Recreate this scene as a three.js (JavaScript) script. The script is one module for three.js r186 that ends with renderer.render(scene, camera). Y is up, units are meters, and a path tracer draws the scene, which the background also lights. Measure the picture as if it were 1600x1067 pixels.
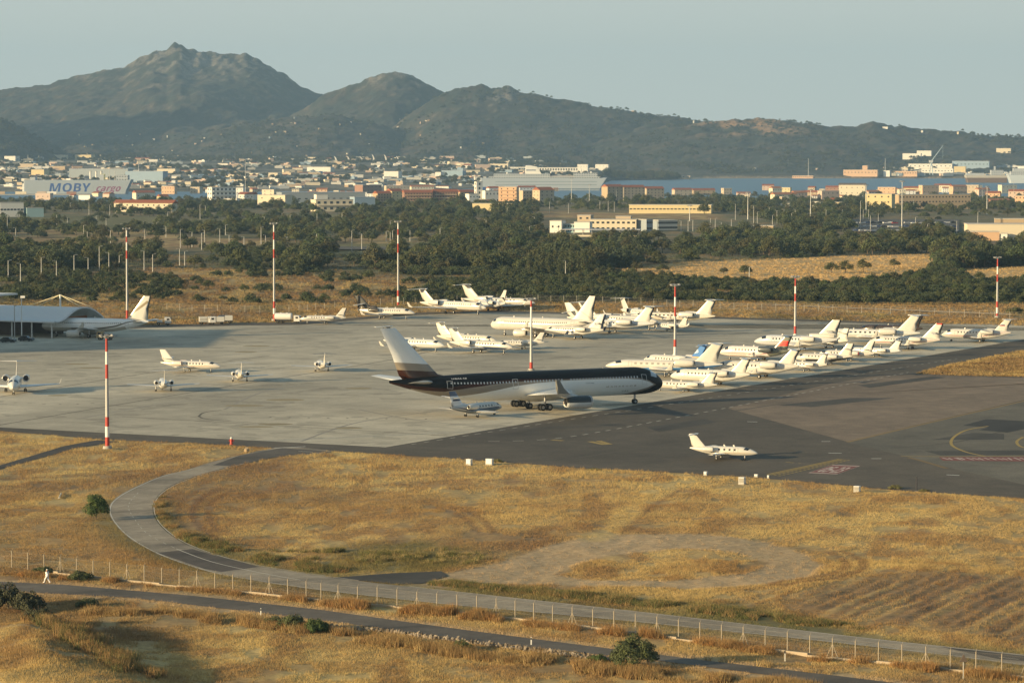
import * as THREE from 'three';
import { mergeGeometries, mergeVertices } from 'three/addons/utils/BufferGeometryUtils.js';
import { MarchingCubes } from 'three/addons/objects/MarchingCubes.js';

// ---------------------------------------------------------------- camera, sky, sun, exposure, air
const scene = new THREE.Scene();
const F = 4900, EYE = 52, PITCH = Math.atan(293.5 / F);          // photograph: 1600 x 1067, focal length in its pixels
const camera = new THREE.PerspectiveCamera(2 * Math.atan(533.5 / F) * 180 / Math.PI, 1600 / 1067, 1, 60000);
camera.position.set(0, EYE, 0);
camera.rotation.x = -PITCH;
scene.add(camera);
const renderer = new THREE.WebGLRenderer();
renderer.toneMapping = THREE.LinearToneMapping;
renderer.toneMappingExposure = 1.88;
renderer.shadowMap.enabled = true;
const SUN_AZ = 28 * Math.PI / 180, SUN_EL = 11 * Math.PI / 180;   // low evening sun, from the left and a little behind the viewer
const sunDir = new THREE.Vector3(-Math.cos(SUN_AZ) * Math.cos(SUN_EL), Math.sin(SUN_EL), Math.sin(SUN_AZ) * Math.cos(SUN_EL));
{ // clear evening air: pale at the horizon, bluer overhead, warmer round the sun
  const w = 256, h = 128, a = new Float32Array(w * h * 4), d = new THREE.Vector3();
  for (let j = 0; j < h; j++) for (let i = 0; i < w; i++) {
    const el = ((j + 0.5) / h - 0.5) * Math.PI, az = ((i + 0.5) / w - 0.5) * 2 * Math.PI;
    d.set(Math.cos(el) * Math.cos(az), Math.sin(el), Math.cos(el) * Math.sin(az));
    const up = Math.max(0, d.y), k = Math.pow(1 - up, 6), g = Math.max(0, d.dot(sunDir));
    const glow = Math.pow(g, 6) * 0.5 + Math.pow(g, 40) * 1.2;
    const o = (j * w + i) * 4;
    a[o] = 0.1 + 0.54 * k + glow * 1.0; a[o + 1] = 0.17 + 0.47 * k + glow * 0.72; a[o + 2] = 0.23 + 0.31 * k + glow * 0.36; a[o + 3] = 1;
  }
  const sky = new THREE.DataTexture(a, w, h, THREE.RGBAFormat, THREE.FloatType);
  sky.mapping = THREE.EquirectangularReflectionMapping; sky.magFilter = sky.minFilter = THREE.LinearFilter; sky.needsUpdate = true;
  scene.background = sky; scene.environment = sky;
  scene.backgroundIntensity = scene.environmentIntensity = 0.78;
}
const sun = new THREE.DirectionalLight(new THREE.Color().setRGB(1, 0.76, 0.42), 5);
sun.position.copy(sunDir).multiplyScalar(3000).add(new THREE.Vector3(0, 0, -700));
sun.target.position.set(0, 0, -700);
sun.castShadow = true; sun.shadow.mapSize.set(4096, 4096);
Object.assign(sun.shadow.camera, { left: -600, right: 600, top: 600, bottom: -600, near: 100, far: 6000 });
scene.add(sun, sun.target);
scene.fog = new THREE.FogExp2(new THREE.Color().setRGB(0.4, 0.66, 1), 0.000052);

// ---------------------------------------------------------------- helpers
let seed = 20240711;
const rnd = () => { seed = (seed * 1664525 + 1013904223) >>> 0; return seed / 4294967296; };
const rr = (a, b) => a + (b - a) * rnd();
const pick = a => a[Math.floor(rnd() * a.length)];
const clamp = (x, a, b) => Math.min(b, Math.max(a, x)), lerp = (a, b, t) => a + (b - a) * t;
const sstep = (a, b, x) => { const t = clamp((x - a) / (b - a), 0, 1); return t * t * (3 - 2 * t); };
const hash2 = (i, j) => { let n = (i * 374761393 + j * 668265263) | 0; n = Math.imul(n ^ (n >>> 13), 1274126177); return ((n ^ (n >>> 16)) >>> 0) / 4294967296; };
function noise(x, y) { const i = Math.floor(x), j = Math.floor(y), u = x - i, v = y - j, a = u * u * (3 - 2 * u), b = v * v * (3 - 2 * v);
  return lerp(lerp(hash2(i, j), hash2(i + 1, j), a), lerp(hash2(i, j + 1), hash2(i + 1, j + 1), a), b); }
function fbm(x, y, n = 4) { let s = 0, w = 0.5, t = 0; for (let k = 0; k < n; k++) { s += w * noise(x, y); t += w; w *= 0.5; x = x * 2.03 + 17.1; y = y * 2.03 + 5.7; } return s / t; }
const cp = Math.cos(PITCH), sp = Math.sin(PITCH);
// the map of the place was measured from the photograph: a picture point and a height give a place on the ground
function at(px, py, y = 0) { const u = (px - 800) / F, v = (533.5 - py) / F, dy = v * cp - sp, dz = -v * sp - cp, k = (y - EYE) / dy; return new THREE.Vector3(u * k, y, dz * k); }
function atD(px, py, depth) { const u = (px - 800) / F, v = (533.5 - py) / F, dy = v * cp - sp, dz = -v * sp - cp, k = -depth / dz; return new THREE.Vector3(u * k, EYE + dy * k, -depth); }
function toPx(x, y, z) { const Y = y - EYE, c = -z * cp - Y * sp, v = Y * cp - z * sp; return [800 + F * x / c, 533.5 - F * v / c]; }
const mToPx = py => Math.max(1, py - 240) / EYE;                  // picture pixels per metre on the ground there
const used = new Map();
function numbered(n) { const k = used.get(n) || 0; used.set(n, k + 1); return k ? n + '_' + String(k).padStart(3, '0') : n; }
function mesh(name, geo, mat, parent) { const m = new THREE.Mesh(geo, mat); m.castShadow = m.receiveShadow = true; if (parent) { m.name = name; parent.add(m); } else { m.name = numbered(name); scene.add(m); } return m; }
function tag(o, label, category, group) { o.userData.label = label; o.userData.category = category; if (group) o.userData.group = group; return o; }
function thing(name, label, category, pos, turn = 0, group) { const g = new THREE.Group(); g.name = numbered(name); scene.add(g); if (pos) g.position.copy(pos); g.rotation.y = turn; return tag(g, label, category, group); }
function struct(name, geo, mat) { const m = mesh(name, geo, mat); m.userData.kind = 'structure'; return m; }
function stuff(o) { o.userData.kind = 'stuff'; return o; }
const lin = (r, g, b) => new THREE.Color().setRGB(r, g, b);
const M = (r, g, b, rough = 0.8, metal = 0, extra = {}) => new THREE.MeshStandardMaterial({ color: lin(r, g, b), roughness: rough, metalness: metal, ...extra });
const cache = new Map();
const once = (k, f) => { if (!cache.has(k)) cache.set(k, f()); return cache.get(k); };
const BOX = new THREE.BoxGeometry(1, 1, 1);
function box(w, h, d, x = 0, y = 0, z = 0) { return once(`b${w},${h},${d},${x},${y},${z}`, () => new THREE.BoxGeometry(w, h, d).translate(x, y, z)); }
function bar(a, b, r, r2 = r, n = 6) { const A = new THREE.Vector3(...a), B = new THREE.Vector3(...b), d = B.clone().sub(A), g = new THREE.CylinderGeometry(r2, r, d.length(), n); g.translate(0, d.length() / 2, 0);
  g.applyQuaternion(new THREE.Quaternion().setFromUnitVectors(new THREE.Vector3(0, 1, 0), d.normalize())); return g.translate(A.x, A.y, A.z); }
const flat = g => { const n = g.index ? g.toNonIndexed() : g.clone(); for (const k of Object.keys(n.attributes)) if (!['position', 'normal', 'uv'].includes(k)) n.deleteAttribute(k); if (!n.attributes.uv) n.setAttribute('uv', new THREE.BufferAttribute(new Float32Array(n.attributes.position.count * 2), 2)); return n; };
const join = gs => mergeGeometries(gs.map(flat));
function grid(nx, ny, f, uvf) { // f(i/nx, j/ny) -> [x, y, z]
  const p = new Float32Array((nx + 1) * (ny + 1) * 3), uv = new Float32Array((nx + 1) * (ny + 1) * 2), idx = []; let o = 0;
  for (let j = 0; j <= ny; j++) for (let i = 0; i <= nx; i++, o++) { const v = f(i / nx, j / ny); p.set(v, o * 3); const t = uvf ? uvf(i / nx, j / ny, v) : [i / nx, j / ny]; uv[o * 2] = t[0]; uv[o * 2 + 1] = t[1];
    if (i < nx && j < ny) { const a = o, b = o + 1, c = o + nx + 1, d = c + 1; idx.push(a, b, d, a, d, c); } }
  const g = new THREE.BufferGeometry(); g.setAttribute('position', new THREE.BufferAttribute(p, 3)); g.setAttribute('uv', new THREE.BufferAttribute(uv, 2)); g.setIndex(idx); g.computeVertexNormals(); return g; }
function canvas(w, h, draw) { const c = document.createElement('canvas'); c.width = w; c.height = h; draw(c.getContext('2d'), w, h); const t = new THREE.CanvasTexture(c); t.colorSpace = THREE.SRGBColorSpace; t.anisotropy = 8; return t; }
function texture(n, f, srgb = true) { // f(u, v) -> [r, g, b] 0..1; tiles
  const a = new Uint8Array(n * n * 4); for (let j = 0; j < n; j++) for (let i = 0; i < n; i++) { const c = f(i / n, j / n), o = (j * n + i) * 4; for (let k = 0; k < 3; k++) a[o + k] = clamp(c[k], 0, 1) * 255; a[o + 3] = 255; }
  const t = new THREE.DataTexture(a, n, n, THREE.RGBAFormat); t.wrapS = t.wrapT = THREE.RepeatWrapping; t.magFilter = THREE.LinearFilter; t.minFilter = THREE.LinearMipmapLinearFilter; t.generateMipmaps = true; if (srgb) t.colorSpace = THREE.SRGBColorSpace; t.needsUpdate = true; return t; }
function tnoise(u, v, n) { const x = u * n, y = v * n, i = Math.floor(x), j = Math.floor(y), a = x - i, b = y - j, w = q => ((q % n) + n) % n; const A = a * a * (3 - 2 * a), B = b * b * (3 - 2 * b);
  return lerp(lerp(hash2(w(i), w(j)), hash2(w(i + 1), w(j)), A), lerp(hash2(w(i), w(j + 1)), hash2(w(i + 1), w(j + 1)), A), B); }
function tfbm(u, v, n, o = 4) { let s = 0, w = 0.5, t = 0; for (let k = 0; k < o; k++) { s += w * tnoise(u, v, n); t += w; w *= 0.55; n *= 2; } return s / t; }
const V2 = (px, py) => { const p = at(px, py); return new THREE.Vector2(p.x, -p.z); };   // map plane: x to the right, y away
const poly = pts => pts.map(p => V2(...p));
function inside(P, x, y) { let c = false; for (let i = 0, j = P.length - 1; i < P.length; j = i++) if ((P[i].y > y) !== (P[j].y > y) && x < (P[j].x - P[i].x) * (y - P[i].y) / (P[j].y - P[i].y) + P[i].x) c = !c; return c; }
function distTo(P, x, y, closed = true) { let m = 1e9; for (let i = 0; i < P.length - (closed ? 0 : 1); i++) { const a = P[i], b = P[(i + 1) % P.length], dx = b.x - a.x, dy = b.y - a.y, t = clamp(((x - a.x) * dx + (y - a.y) * dy) / (dx * dx + dy * dy + 1e-9), 0, 1); m = Math.min(m, Math.hypot(x - a.x - t * dx, y - a.y - t * dy)); } return m; }
const signed = (P, x, y) => inside(P, x, y) ? -distTo(P, x, y) : distTo(P, x, y);
function sheet(P, y, s = 1) { const g = new THREE.ShapeGeometry(new THREE.Shape(P)); g.rotateX(-Math.PI / 2); g.translate(0, y, 0); const u = g.attributes.uv; for (let i = 0; i < u.count; i++) u.setXY(i, u.getX(i) / s, u.getY(i) / s); return g; }
function ribbon(P, w, y, closed = false) { // a painted line of width w along P
  const L = [], R = [], n = P.length; for (let i = 0; i < n; i++) { const a = P[Math.max(0, i - 1)], b = P[Math.min(n - 1, i + 1)], d = b.clone().sub(a).normalize(); L.push(new THREE.Vector2(P[i].x - d.y * w / 2, P[i].y + d.x * w / 2)); R.push(new THREE.Vector2(P[i].x + d.y * w / 2, P[i].y - d.x * w / 2)); }
  return grid(n - 1, 1, (u, v) => { const i = Math.round(u * (n - 1)), q = v ? L[i] : R[i]; return [q.x, y, -q.y]; }); }
const smooth = (P, n) => new THREE.SplineCurve(P).getSpacedPoints(n);
function offset(P, w) { return P.map((p, i) => { const a = P[Math.max(0, i - 1)], b = P[Math.min(P.length - 1, i + 1)], d = b.clone().sub(a).normalize(); return new THREE.Vector2(p.x - d.y * w, p.y + d.x * w); }); }

// ---------------------------------------------------------------- the lie of the land
const interp = (T, x, k = 1) => { if (x <= T[0][0]) return T[0][k]; for (let i = 1; i < T.length; i++) if (x <= T[i][0]) { const a = T[i - 1], b = T[i], t = (x - a[0]) / (b[0] - a[0]); return lerp(a[k], b[k], t); } return T[T.length - 1][k]; };
const bearing = (x, D) => 800 + F * x / D;                         // which way a place lies from the viewpoint, counted in picture columns
const nearShore = q => interp([[-400, 3950], [0, 3980], [400, 4150], [800, 4300], [1000, 4450], [1600, 4700], [2000, 4800]], q);
const farShore = q => interp([[-3000, 4900], [0, 4950], [480, 5000], [640, 5200], [800, 5500], [935, 5900], [955, 7000], [1060, 7300], [1100, 7600], [1600, 7700], [2400, 7800]], q);
const SEA = -8;
const PAVE = {
  apron: poly([[-420, 646], [0, 668], [602, 699], [1600, 530.5], [1900, 506], [1800, 518.5], [1600, 512.5], [1180, 500], [780, 488], [700, 490], [640, 493], [560, 500], [470, 508], [380, 509], [240, 512], [0, 522], [-420, 526]]),
  taxiway: poly([[-420, 650], [0, 673.5], [160, 687], [300, 692], [430, 700.5], [520, 705], [700, 716], [900, 731], [1100, 741], [1250, 752], [1400, 766], [1600, 779], [1800, 792], [2000, 800], [2000, 506], [1800, 516.5], [1600, 510], [1180, 497], [780, 485], [640, 489], [560, 496], [470, 503], [380, 505], [240, 508], [0, 512], [-420, 520]]),
  island: poly([[1432, 584], [1470, 573], [1520, 563], [1600, 547.5], [1760, 531], [1760, 592], [1600, 589], [1500, 587]]),
  perimeter: poly([[372, 712], [330, 722], [290, 735], [255, 743], [215, 759], [183, 776], [170, 792], [174, 812], [200, 840], [250, 868], [330, 895], [420, 911], [520, 925], [700, 945], [900, 963], [1100, 983], [1300, 1004], [1500, 1027], [1700, 1053], [1700, 1036], [1600, 1023], [1400, 1002], [1200, 979], [1000, 956], [800, 934], [640, 917], [560, 908], [480, 897], [400, 884], [330, 866], [278, 844], [246, 817], [238, 792], [250, 771], [280, 753], [330, 737], [380, 724], [432, 714], [520, 706], [440, 699]]),
  road: poly([[-300, 893], [0, 909], [100, 914], [300, 931], [500, 953], [700, 981], [900, 1007], [1100, 1032], [1300, 1055], [1500, 1080], [1700, 1104], [1700, 1135], [1500, 1107], [1320, 1074], [1200, 1055], [1040, 1034], [900, 1019], [750, 1003], [560, 977], [400, 957], [200, 934], [0, 924], [-300, 905]]),
  spur: poly([[520, 903], [610, 896], [690, 893], [700, 900], [660, 912], [620, 913]]),
  path: poly([[-60, 742], [0, 727], [100, 697], [150, 688], [185, 690], [120, 700], [0, 733], [-60, 748]]),
};
const paveDist = (x, D) => { let m = 1e9; for (const k of ['taxiway', 'perimeter', 'road', 'spur', 'path']) { let s = signed(PAVE[k], x, D); if (k === 'taxiway') { const h = signed(PAVE.island, x, D); s = Math.max(s, -h); } m = Math.min(m, s); } return m; };
const BERM = poly([[-30, 1000], [70, 985], [130, 1010], [200, 1067], [260, 1120], [60, 1140], [-80, 1100]]);
const LOOP_OUT = poly([[620, 914], [690, 896], [780, 878], [860, 851], [950, 838], [1100, 837], [1200, 849], [1262, 868], [1287, 885], [1265, 905], [1200, 915], [1080, 920], [960, 918], [850, 913], [760, 912], [690, 920]]);
const LOOP_IN = poly([[868, 896], [905, 880], [950, 869], [1060, 860], [1155, 866], [1198, 881], [1160, 899], [1050, 908.5], [940, 906.5]]);
const PLOUGH = poly([[1220, 935], [1330, 905], [1480, 895], [1640, 900], [1640, 1010], [1500, 990], [1330, 970], [1230, 955]]);
const GREENS = [poly([[505, 862], [560, 848], [640, 843], [720, 855], [740, 880], [690, 893], [590, 897], [520, 888]]), poly([[440, 878], [520, 886], [560, 900], [480, 893]]), poly([[690, 906], [800, 915], [980, 932], [1010, 948], [880, 938], [700, 920]]), poly([[1020, 940], [1160, 945], [1320, 975], [1320, 992], [1100, 968]]), poly([[300, 830], [345, 845], [400, 870], [350, 866], [290, 840]])];
const TYRES = [[[0, 748], [120, 742], [260, 728]], [[560, 760], [700, 752], [860, 758]], [[330, 762], [300, 778], [288, 800], [300, 822], [330, 845]], [[352, 765], [322, 782], [312, 805], [326, 828]], [[1310, 865], [1335, 878], [1330, 893], [1290, 905], [1220, 915]], [[1055, 765], [1010, 790], [975, 818]], [[0, 760], [90, 766], [200, 745]], [[690, 790], [740, 812], [760, 835]]].map(P => smooth(poly(P), 24)), TRAIL = smooth(poly([[1075, 750], [1030, 770], [990, 795], [960, 825], [930, 845]]), 30);
const BROWNS = [poly([[0, 820], [150, 815], [330, 890], [200, 885], [0, 870]]), poly([[540, 790], [700, 770], [740, 800], [620, 820]]), poly([[240, 780], [340, 770], [350, 830], [260, 830]])];
function nearHeight(x, D, pd) {
  let h = -0.03;
  if (pd === undefined) pd = paveDist(x, D);
  const m = sstep(0.5, 9, pd);
  h += m * ((fbm(x / 26, D / 26, 3) - 0.5) * 0.9 + (fbm(x / 5 + 40, D / 5, 3) - 0.5) * 0.35 + (noise(x / 1.3, D / 1.3) - 0.5) * 0.16);
  if (D < 420) {
    const s = signed(BERM, x, D); if (s < 14) h += 2.5 * sstep(9, -9, s) * (0.8 + 0.5 * fbm(x / 7, D / 7, 2));
    if (inside(PLOUGH, x, D)) h += 0.07 * Math.sin((x * 0.911 - D * 0.411) * 2.85 + 2.4 * noise(x / 9, D / 9)) * sstep(0, 6, distTo(PLOUGH, x, D));
  }
  if (D > 985) h += 1.6 * sstep(985, 1075, D) * fbm(x / 40 + 9, D / 40, 3) * m;
  return h;
}
function midHeight(x, D) { const q = bearing(x, D); return 1.6 * fbm(x / 40 + 9, D / 40, 3) + 3 * (fbm(x / 170, D / 170, 3) - 0.5) * sstep(1075, 1300, D) * sstep(3000, 2400, D) - 9.6 * sstep(2700, nearShore(q) + 60, D); }
// ridges: picture column, row of the crest, metres to the crest, metres to the foot
const RIDGES = [
  [[-5200, 130, 11800, 8200], [-3300, 120, 11500, 8300], [-1500, 110, 11000, 8400], [-700, 125, 10800, 8400], [-200, 138, 10700, 8300], [0, 140, 10600, 8200], [40, 137, 10600, 8200], [80, 131, 10600, 8200], [110, 122, 10600, 8200], [150, 111, 10600, 8200], [195, 106, 10600, 8200], [215, 93, 10600, 8250], [240, 80, 10600, 8300], [262, 77, 10600, 8300], [274, 67, 10600, 8300], [284, 68, 10600, 8300], [296, 76, 10600, 8300], [312, 77, 10600, 8300], [345, 82, 10600, 8300], [385, 85, 10600, 8350], [400, 92, 10600, 8350], [420, 102, 10600, 8350], [445, 118, 10600, 8350], [475, 136, 10600, 8400], [500, 147, 10600, 8400], [560, 168, 10600, 8500], [640, 195, 10600, 8500], [700, 240, 10600, 9000]],
  [[330, 250, 9800, 8300], [400, 205, 9800, 8300], [440, 190, 9800, 8300], [480, 168, 9800, 8300], [505, 147, 9800, 8300], [520, 143, 9800, 8300], [560, 130, 9800, 8300], [598, 115, 9800, 8300], [618, 111, 9800, 8300], [640, 117, 9800, 8300], [670, 131, 9800, 8300], [694, 143, 9800, 8300], [740, 165, 9800, 8300], [800, 200, 9800, 8400], [860, 245, 9800, 8600]],
  [[520, 262, 9200, 7900], [580, 225, 9200, 7900], [640, 178, 9200, 7900], [690, 146, 9200, 7900], [720, 137, 9200, 7900], [750, 135, 9200, 7900], [778, 133, 9200, 7900], [800, 138, 9200, 7900], [850, 150, 9200, 7850], [900, 160, 9200, 7850], [950, 169, 9200, 7850], [1000, 176, 9200, 7850], [1060, 184, 9200, 7850], [1110, 192, 9200, 7850], [1200, 215, 9200, 7900], [1300, 250, 9200, 8300]],
  [[760, 285, 8700, 7650], [850, 250, 8700, 7650], [950, 215, 8700, 7650], [1050, 195, 8700, 7650], [1110, 189, 8700, 7650], [1150, 184, 8700, 7650], [1190, 186, 8700, 7650], [1240, 190, 8700, 7650], [1290, 196, 8700, 7650], [1335, 197, 8700, 7650], [1365, 191, 8700, 7650], [1400, 197, 8700, 7650], [1450, 203, 8700, 7650], [1500, 207, 8700, 7650], [1550, 212, 8700, 7650], [1620, 215, 8700, 7650], [1800, 225, 8700, 7650], [2400, 250, 8700, 7700]],
  [[-5000, 120, 7900, 6200], [-3000, -160, 7900, 6300], [-2300, -310, 7900, 6400], [-1750, -290, 7900, 6500], [-1250, -20, 8000, 6700], [-900, 120, 8200, 7000], [-300, 182, 8200, 7100], [-60, 180, 8100, 7200], [0, 185, 8100, 7200], [30, 196, 8100, 7200], [60, 215, 8100, 7200], [110, 240, 8100, 7300], [160, 255, 8100, 7500]],
  [[150, 255, 9000, 7800], [240, 232, 9000, 7800], [330, 205, 9000, 7900], [420, 188, 9000, 7900], [520, 178, 9000, 7900], [600, 195, 9000, 7900], [680, 232, 9000, 8000]],
];
function farHeight(x, D, out) {
  const q = bearing(x, D), sh = farShore(q); let h = -14 + 6.5 * sstep(sh - 260, sh + 30, D), best = -1, bt = 0;
  if (D > sh) h += Math.min(1, (D - sh) / 60) * 1.2 + Math.max(0, D - sh) * interp([[0, 0.0145], [700, 0.0135], [930, 0.012], [1060, 0.010], [1600, 0.012]], q) + (fbm(x / 90, D / 90, 3) - 0.5) * 5 * sstep(0, 500, D - sh);
  const warp = (fbm(x / 520 + 3, D / 520, 3) - 0.5) * 90, spur = fbm(x / 260 + 7, D / 620 + 2, 4);
  for (const R of RIDGES) { const qq = q + warp * 0.25; if (qq < R[0][0] || qq > R[R.length - 1][0]) continue;
    const rd = interp(R, qq, 2), fd = interp(R, qq, 3), rh = EYE + (240 - interp(R, q, 1)) / F * rd; if (rh <= 0) continue;
    let t = (D - fd) / (rd - fd), v; if (t < 0) continue;
    if (t <= 1) { const e = 4 * t * (1 - t); v = rh * (Math.pow(t, 1.25) * (1 - 0.2 * e) + e * (spur - 0.5) * 0.42); v = Math.min(v, rh * (0.2 + 0.8 * t)); } else v = rh * Math.max(0, 1 - (t - 1) * 1.1);
    if (v > h) { h = v; best = RIDGES.indexOf(R); bt = t; } }
  if (best >= 0) h += (fbm(x / 34, D / 34, 3) - 0.5) * 15 * sstep(0, 0.25, bt) + (noise(x / 11, D / 11) - 0.5) * 5 * sstep(0, 0.2, bt);
  const crag = best === 0 ? sstep(250, 380, h) : best === 1 ? sstep(240, 300, h) * 0.6 : best === 2 ? sstep(60, 15, Math.abs(q - 782)) * sstep(170, 225, h) : 0; if (crag) h += crag * (Math.abs(fbm(x / 48 + 70, D / 60, 3) - 0.5) * 32 - 6 + (noise(x / 17, D / 17) - 0.5) * 9);
  if (out) { out[0] = best; out[1] = bt; }
  return h;
}
function ground(x, D) { return D < 1075 ? nearHeight(x, D) : D < nearShore(bearing(x, D)) ? midHeight(x, D) : Math.max(SEA, farHeight(x, D)); }
function onGround(px, py) { let p = at(px, py), y = 0; for (let k = 0; k < 4; k++) { y = ground(p.x, -p.z); y = clamp(y, -9, 30); p = at(px, py, y); } p.y = ground(p.x, -p.z); return p; }

// ---------------------------------------------------------------- ground sheets
const fleck = texture(512, (u, v) => { const a = tfbm(u, v, 16, 5), b = tnoise(u, v, 256), c = tfbm(u + 0.37, v * 1, 64, 3), k = 0.62 + 0.32 * (a - 0.5) + 0.22 * (b - 0.5) + 0.3 * (c - 0.5); return [k + 0.2, k + 0.19, k + 0.17]; }, false);
const scrubTex = texture(1024, (u, v) => { const a = tfbm(u, v, 8, 5), d = tnoise(u, v, 170), e = tfbm(u + 0.3, v, 60, 3); let k = 0.62 + 0.5 * (a - 0.5) + 0.25 * (e - 0.5); k *= d > 0.6 ? 0.55 : 1; return [k * 1.02, k, k * 0.95]; }, false);
const straw = texture(512, (u, v) => { const a = tfbm(u, v, 12, 5), b = tnoise(u * 1, v * 1, 200), c = tfbm(u, v, 40, 3), k = 0.78 + 0.5 * (a - 0.5) + 0.35 * (b - 0.5) + 0.4 * (c - 0.5); return [k, k * 0.98, k * 0.94]; }, false);
function paint(g, f) { const p = g.attributes.position, c = new Float32Array(p.count * 3), o = [0, 0, 0]; for (let i = 0; i < p.count; i++) { f(p.getX(i), -p.getZ(i), p.getY(i), o); c.set(o, i * 3); } g.setAttribute('color', new THREE.BufferAttribute(c, 3)); return g; }
const mixTo = (o, c, t) => { for (let k = 0; k < 3; k++) o[k] += (c[k] - o[k]) * t; };
const STRAW = [0.55, 0.385, 0.155], PALE = [0.66, 0.49, 0.2], RUST = [0.36, 0.215, 0.085], EARTH = [0.22, 0.125, 0.065], DUST = [0.57, 0.41, 0.235], OLIVE = [0.15, 0.145, 0.045], SAGE = [0.10, 0.12, 0.05];
function nearColor(x, D, y, o) {
  const a = fbm(x / 14 + 3, D / 22, 4), b = fbm(x / 4 + 60, D / 9, 3), c = fbm(x / 45, D / 60 + 8, 3);
  o[0] = STRAW[0]; o[1] = STRAW[1]; o[2] = STRAW[2];
  mixTo(o, PALE, sstep(0.45, 0.7, a) * 0.8); mixTo(o, RUST, sstep(0.5, 0.7, b) * 0.75); mixTo(o, RUST, sstep(0.5, 0.66, fbm(x / 9 + 31, D / 5 + 2, 3)) * 0.5); mixTo(o, EARTH, sstep(0.52, 0.7, 1 - c) * 0.5);
  const wob = (b - 0.5) * 5;
  if (D < 620) {
    for (const G of GREENS) { const s = signed(G, x, D) + wob; if (s < 4) mixTo(o, OLIVE, sstep(4, -4, s) * 0.75); }
    for (const G of BROWNS) { const s = signed(G, x, D) + wob; if (s < 6) mixTo(o, RUST, sstep(6, -6, s) * 0.6); }
    const l = Math.max(signed(LOOP_OUT, x, D), -signed(LOOP_IN, x, D)) + wob * 0.25; if (l < 2) mixTo(o, DUST, sstep(0.8, -0.8, l) * (0.85 + 0.4 * (a - 0.4)));
    const pl = signed(PLOUGH, x, D) + wob; if (pl < 4) { mixTo(o, EARTH, sstep(4, -6, pl) * 0.75); const ac = x * 0.911 - D * 0.411, al = x * 0.411 + D * 0.911, fr = fbm(ac / 0.8 + 50, al / 16, 2); mixTo(o, RUST, sstep(0.5, 0.62, fr) * 0.6); mixTo(o, STRAW, sstep(0.52, 0.66, fbm(ac / 1.1 + 9, al / 20 + 4, 2)) * 0.55); }
    for (const T of TYRES) { const s = Math.abs(distTo(T, x, D, false) - 1.1) + wob * 0.1; if (s < 1) mixTo(o, EARTH, sstep(0.9, 0.2, s) * 0.6); }
    { const s = distTo(TRAIL, x, D, false) + wob * 0.5; if (s < 3) mixTo(o, PALE, sstep(3, 0.5, s) * 0.75); }
    const pr = Math.abs(signed(PAVE.perimeter, x, D)); if (pr < 5 && D < 470) mixTo(o, SAGE, sstep(5, 0.5, pr + wob * 0.5) * 0.55);
    const rd = signed(PAVE.road, x, D); if (rd > -1 && rd < 2.6) mixTo(o, DUST, sstep(2.6, 1, rd + wob * 0.2) * 0.8);
  } else { mixTo(o, RUST, sstep(0.42, 0.6, c) * 0.5 * sstep(900, 1000, D)); mixTo(o, OLIVE, sstep(0.5, 0.68, a) * 0.5 * sstep(930, 1010, D)); }
}
const nearGeo = grid(340, 440, (u, v) => { const D = 235 * Math.pow(1075 / 235, v), x = (u * 2 - 1) * (D * 0.185 + 34); return [x, nearHeight(x, D), -D]; }, (u, v, p) => [p[0] / 9, p[2] / 9]);
paint(nearGeo, nearColor);
struct('ground', nearGeo, new THREE.MeshStandardMaterial({ vertexColors: true, map: straw, roughness: 1 }));
const FIELDS = [poly([[925, 432], [1000, 420], [1120, 412], [1300, 405], [1450, 400], [1480, 412], [1440, 436], [1310, 449], [1150, 447], [1000, 439]]), poly([[1500, 425], [1640, 420], [1640, 445], [1520, 448]])];
const LAWNS = [poly([[0, 335], [180, 340], [400, 345], [420, 358], [200, 362], [0, 352]]), poly([[500, 385], [700, 378], [700, 396], [520, 408]]), poly([[450, 338], [560, 335], [560, 346], [450, 348]])];
const DRY = [poly([[0, 360], [260, 362], [260, 392], [0, 395]]), poly([[150, 415], [420, 425], [660, 440], [640, 480], [300, 490], [100, 470]]), poly([[510, 372], [660, 370], [660, 382], [510, 384]]), poly([[840, 332], [1120, 338], [1130, 345], [840, 341]]), poly([[250, 370], [420, 378], [420, 392], [250, 388]])];
function midColor(x, D, y, o) {
  const a = fbm(x / 30 + 5, D / 60, 4), b = fbm(x / 9, D / 26, 3);
  o[0] = 0.15; o[1] = 0.125; o[2] = 0.055; mixTo(o, SAGE, sstep(0.4, 0.6, a) * 0.7); mixTo(o, RUST, sstep(0.52, 0.7, b) * 0.5);
  const w = (b - 0.5) * 14;
  for (const P of FIELDS) { const s = signed(P, x, D) + w; if (s < 8) { mixTo(o, [0.7, 0.47, 0.2], sstep(8, -8, s)); mixTo(o, STRAW, sstep(0.5, 0.7, a) * 0.3); } }
  for (const P of LAWNS) { const s = signed(P, x, D) + w; if (s < 8) mixTo(o, OLIVE, sstep(8, -8, s) * 0.9); }
  for (const P of DRY) { const s = signed(P, x, D) + w; if (s < 8) mixTo(o, b > 0.5 ? RUST : STRAW, sstep(8, -8, s) * 0.7); }
}
const midGeo = grid(260, 300, (u, v) => { const D = 1075 * Math.pow(5000 / 1075, v), x = (u * 2 - 1) * (D * 0.185 + 34); return [x, midHeight(x, D), -D]; }, (u, v, p) => [p[0] / 30, p[2] / 30]);
paint(midGeo, midColor);
struct('scrubland', midGeo, new THREE.MeshStandardMaterial({ vertexColors: true, map: straw, roughness: 1 }));
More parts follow.
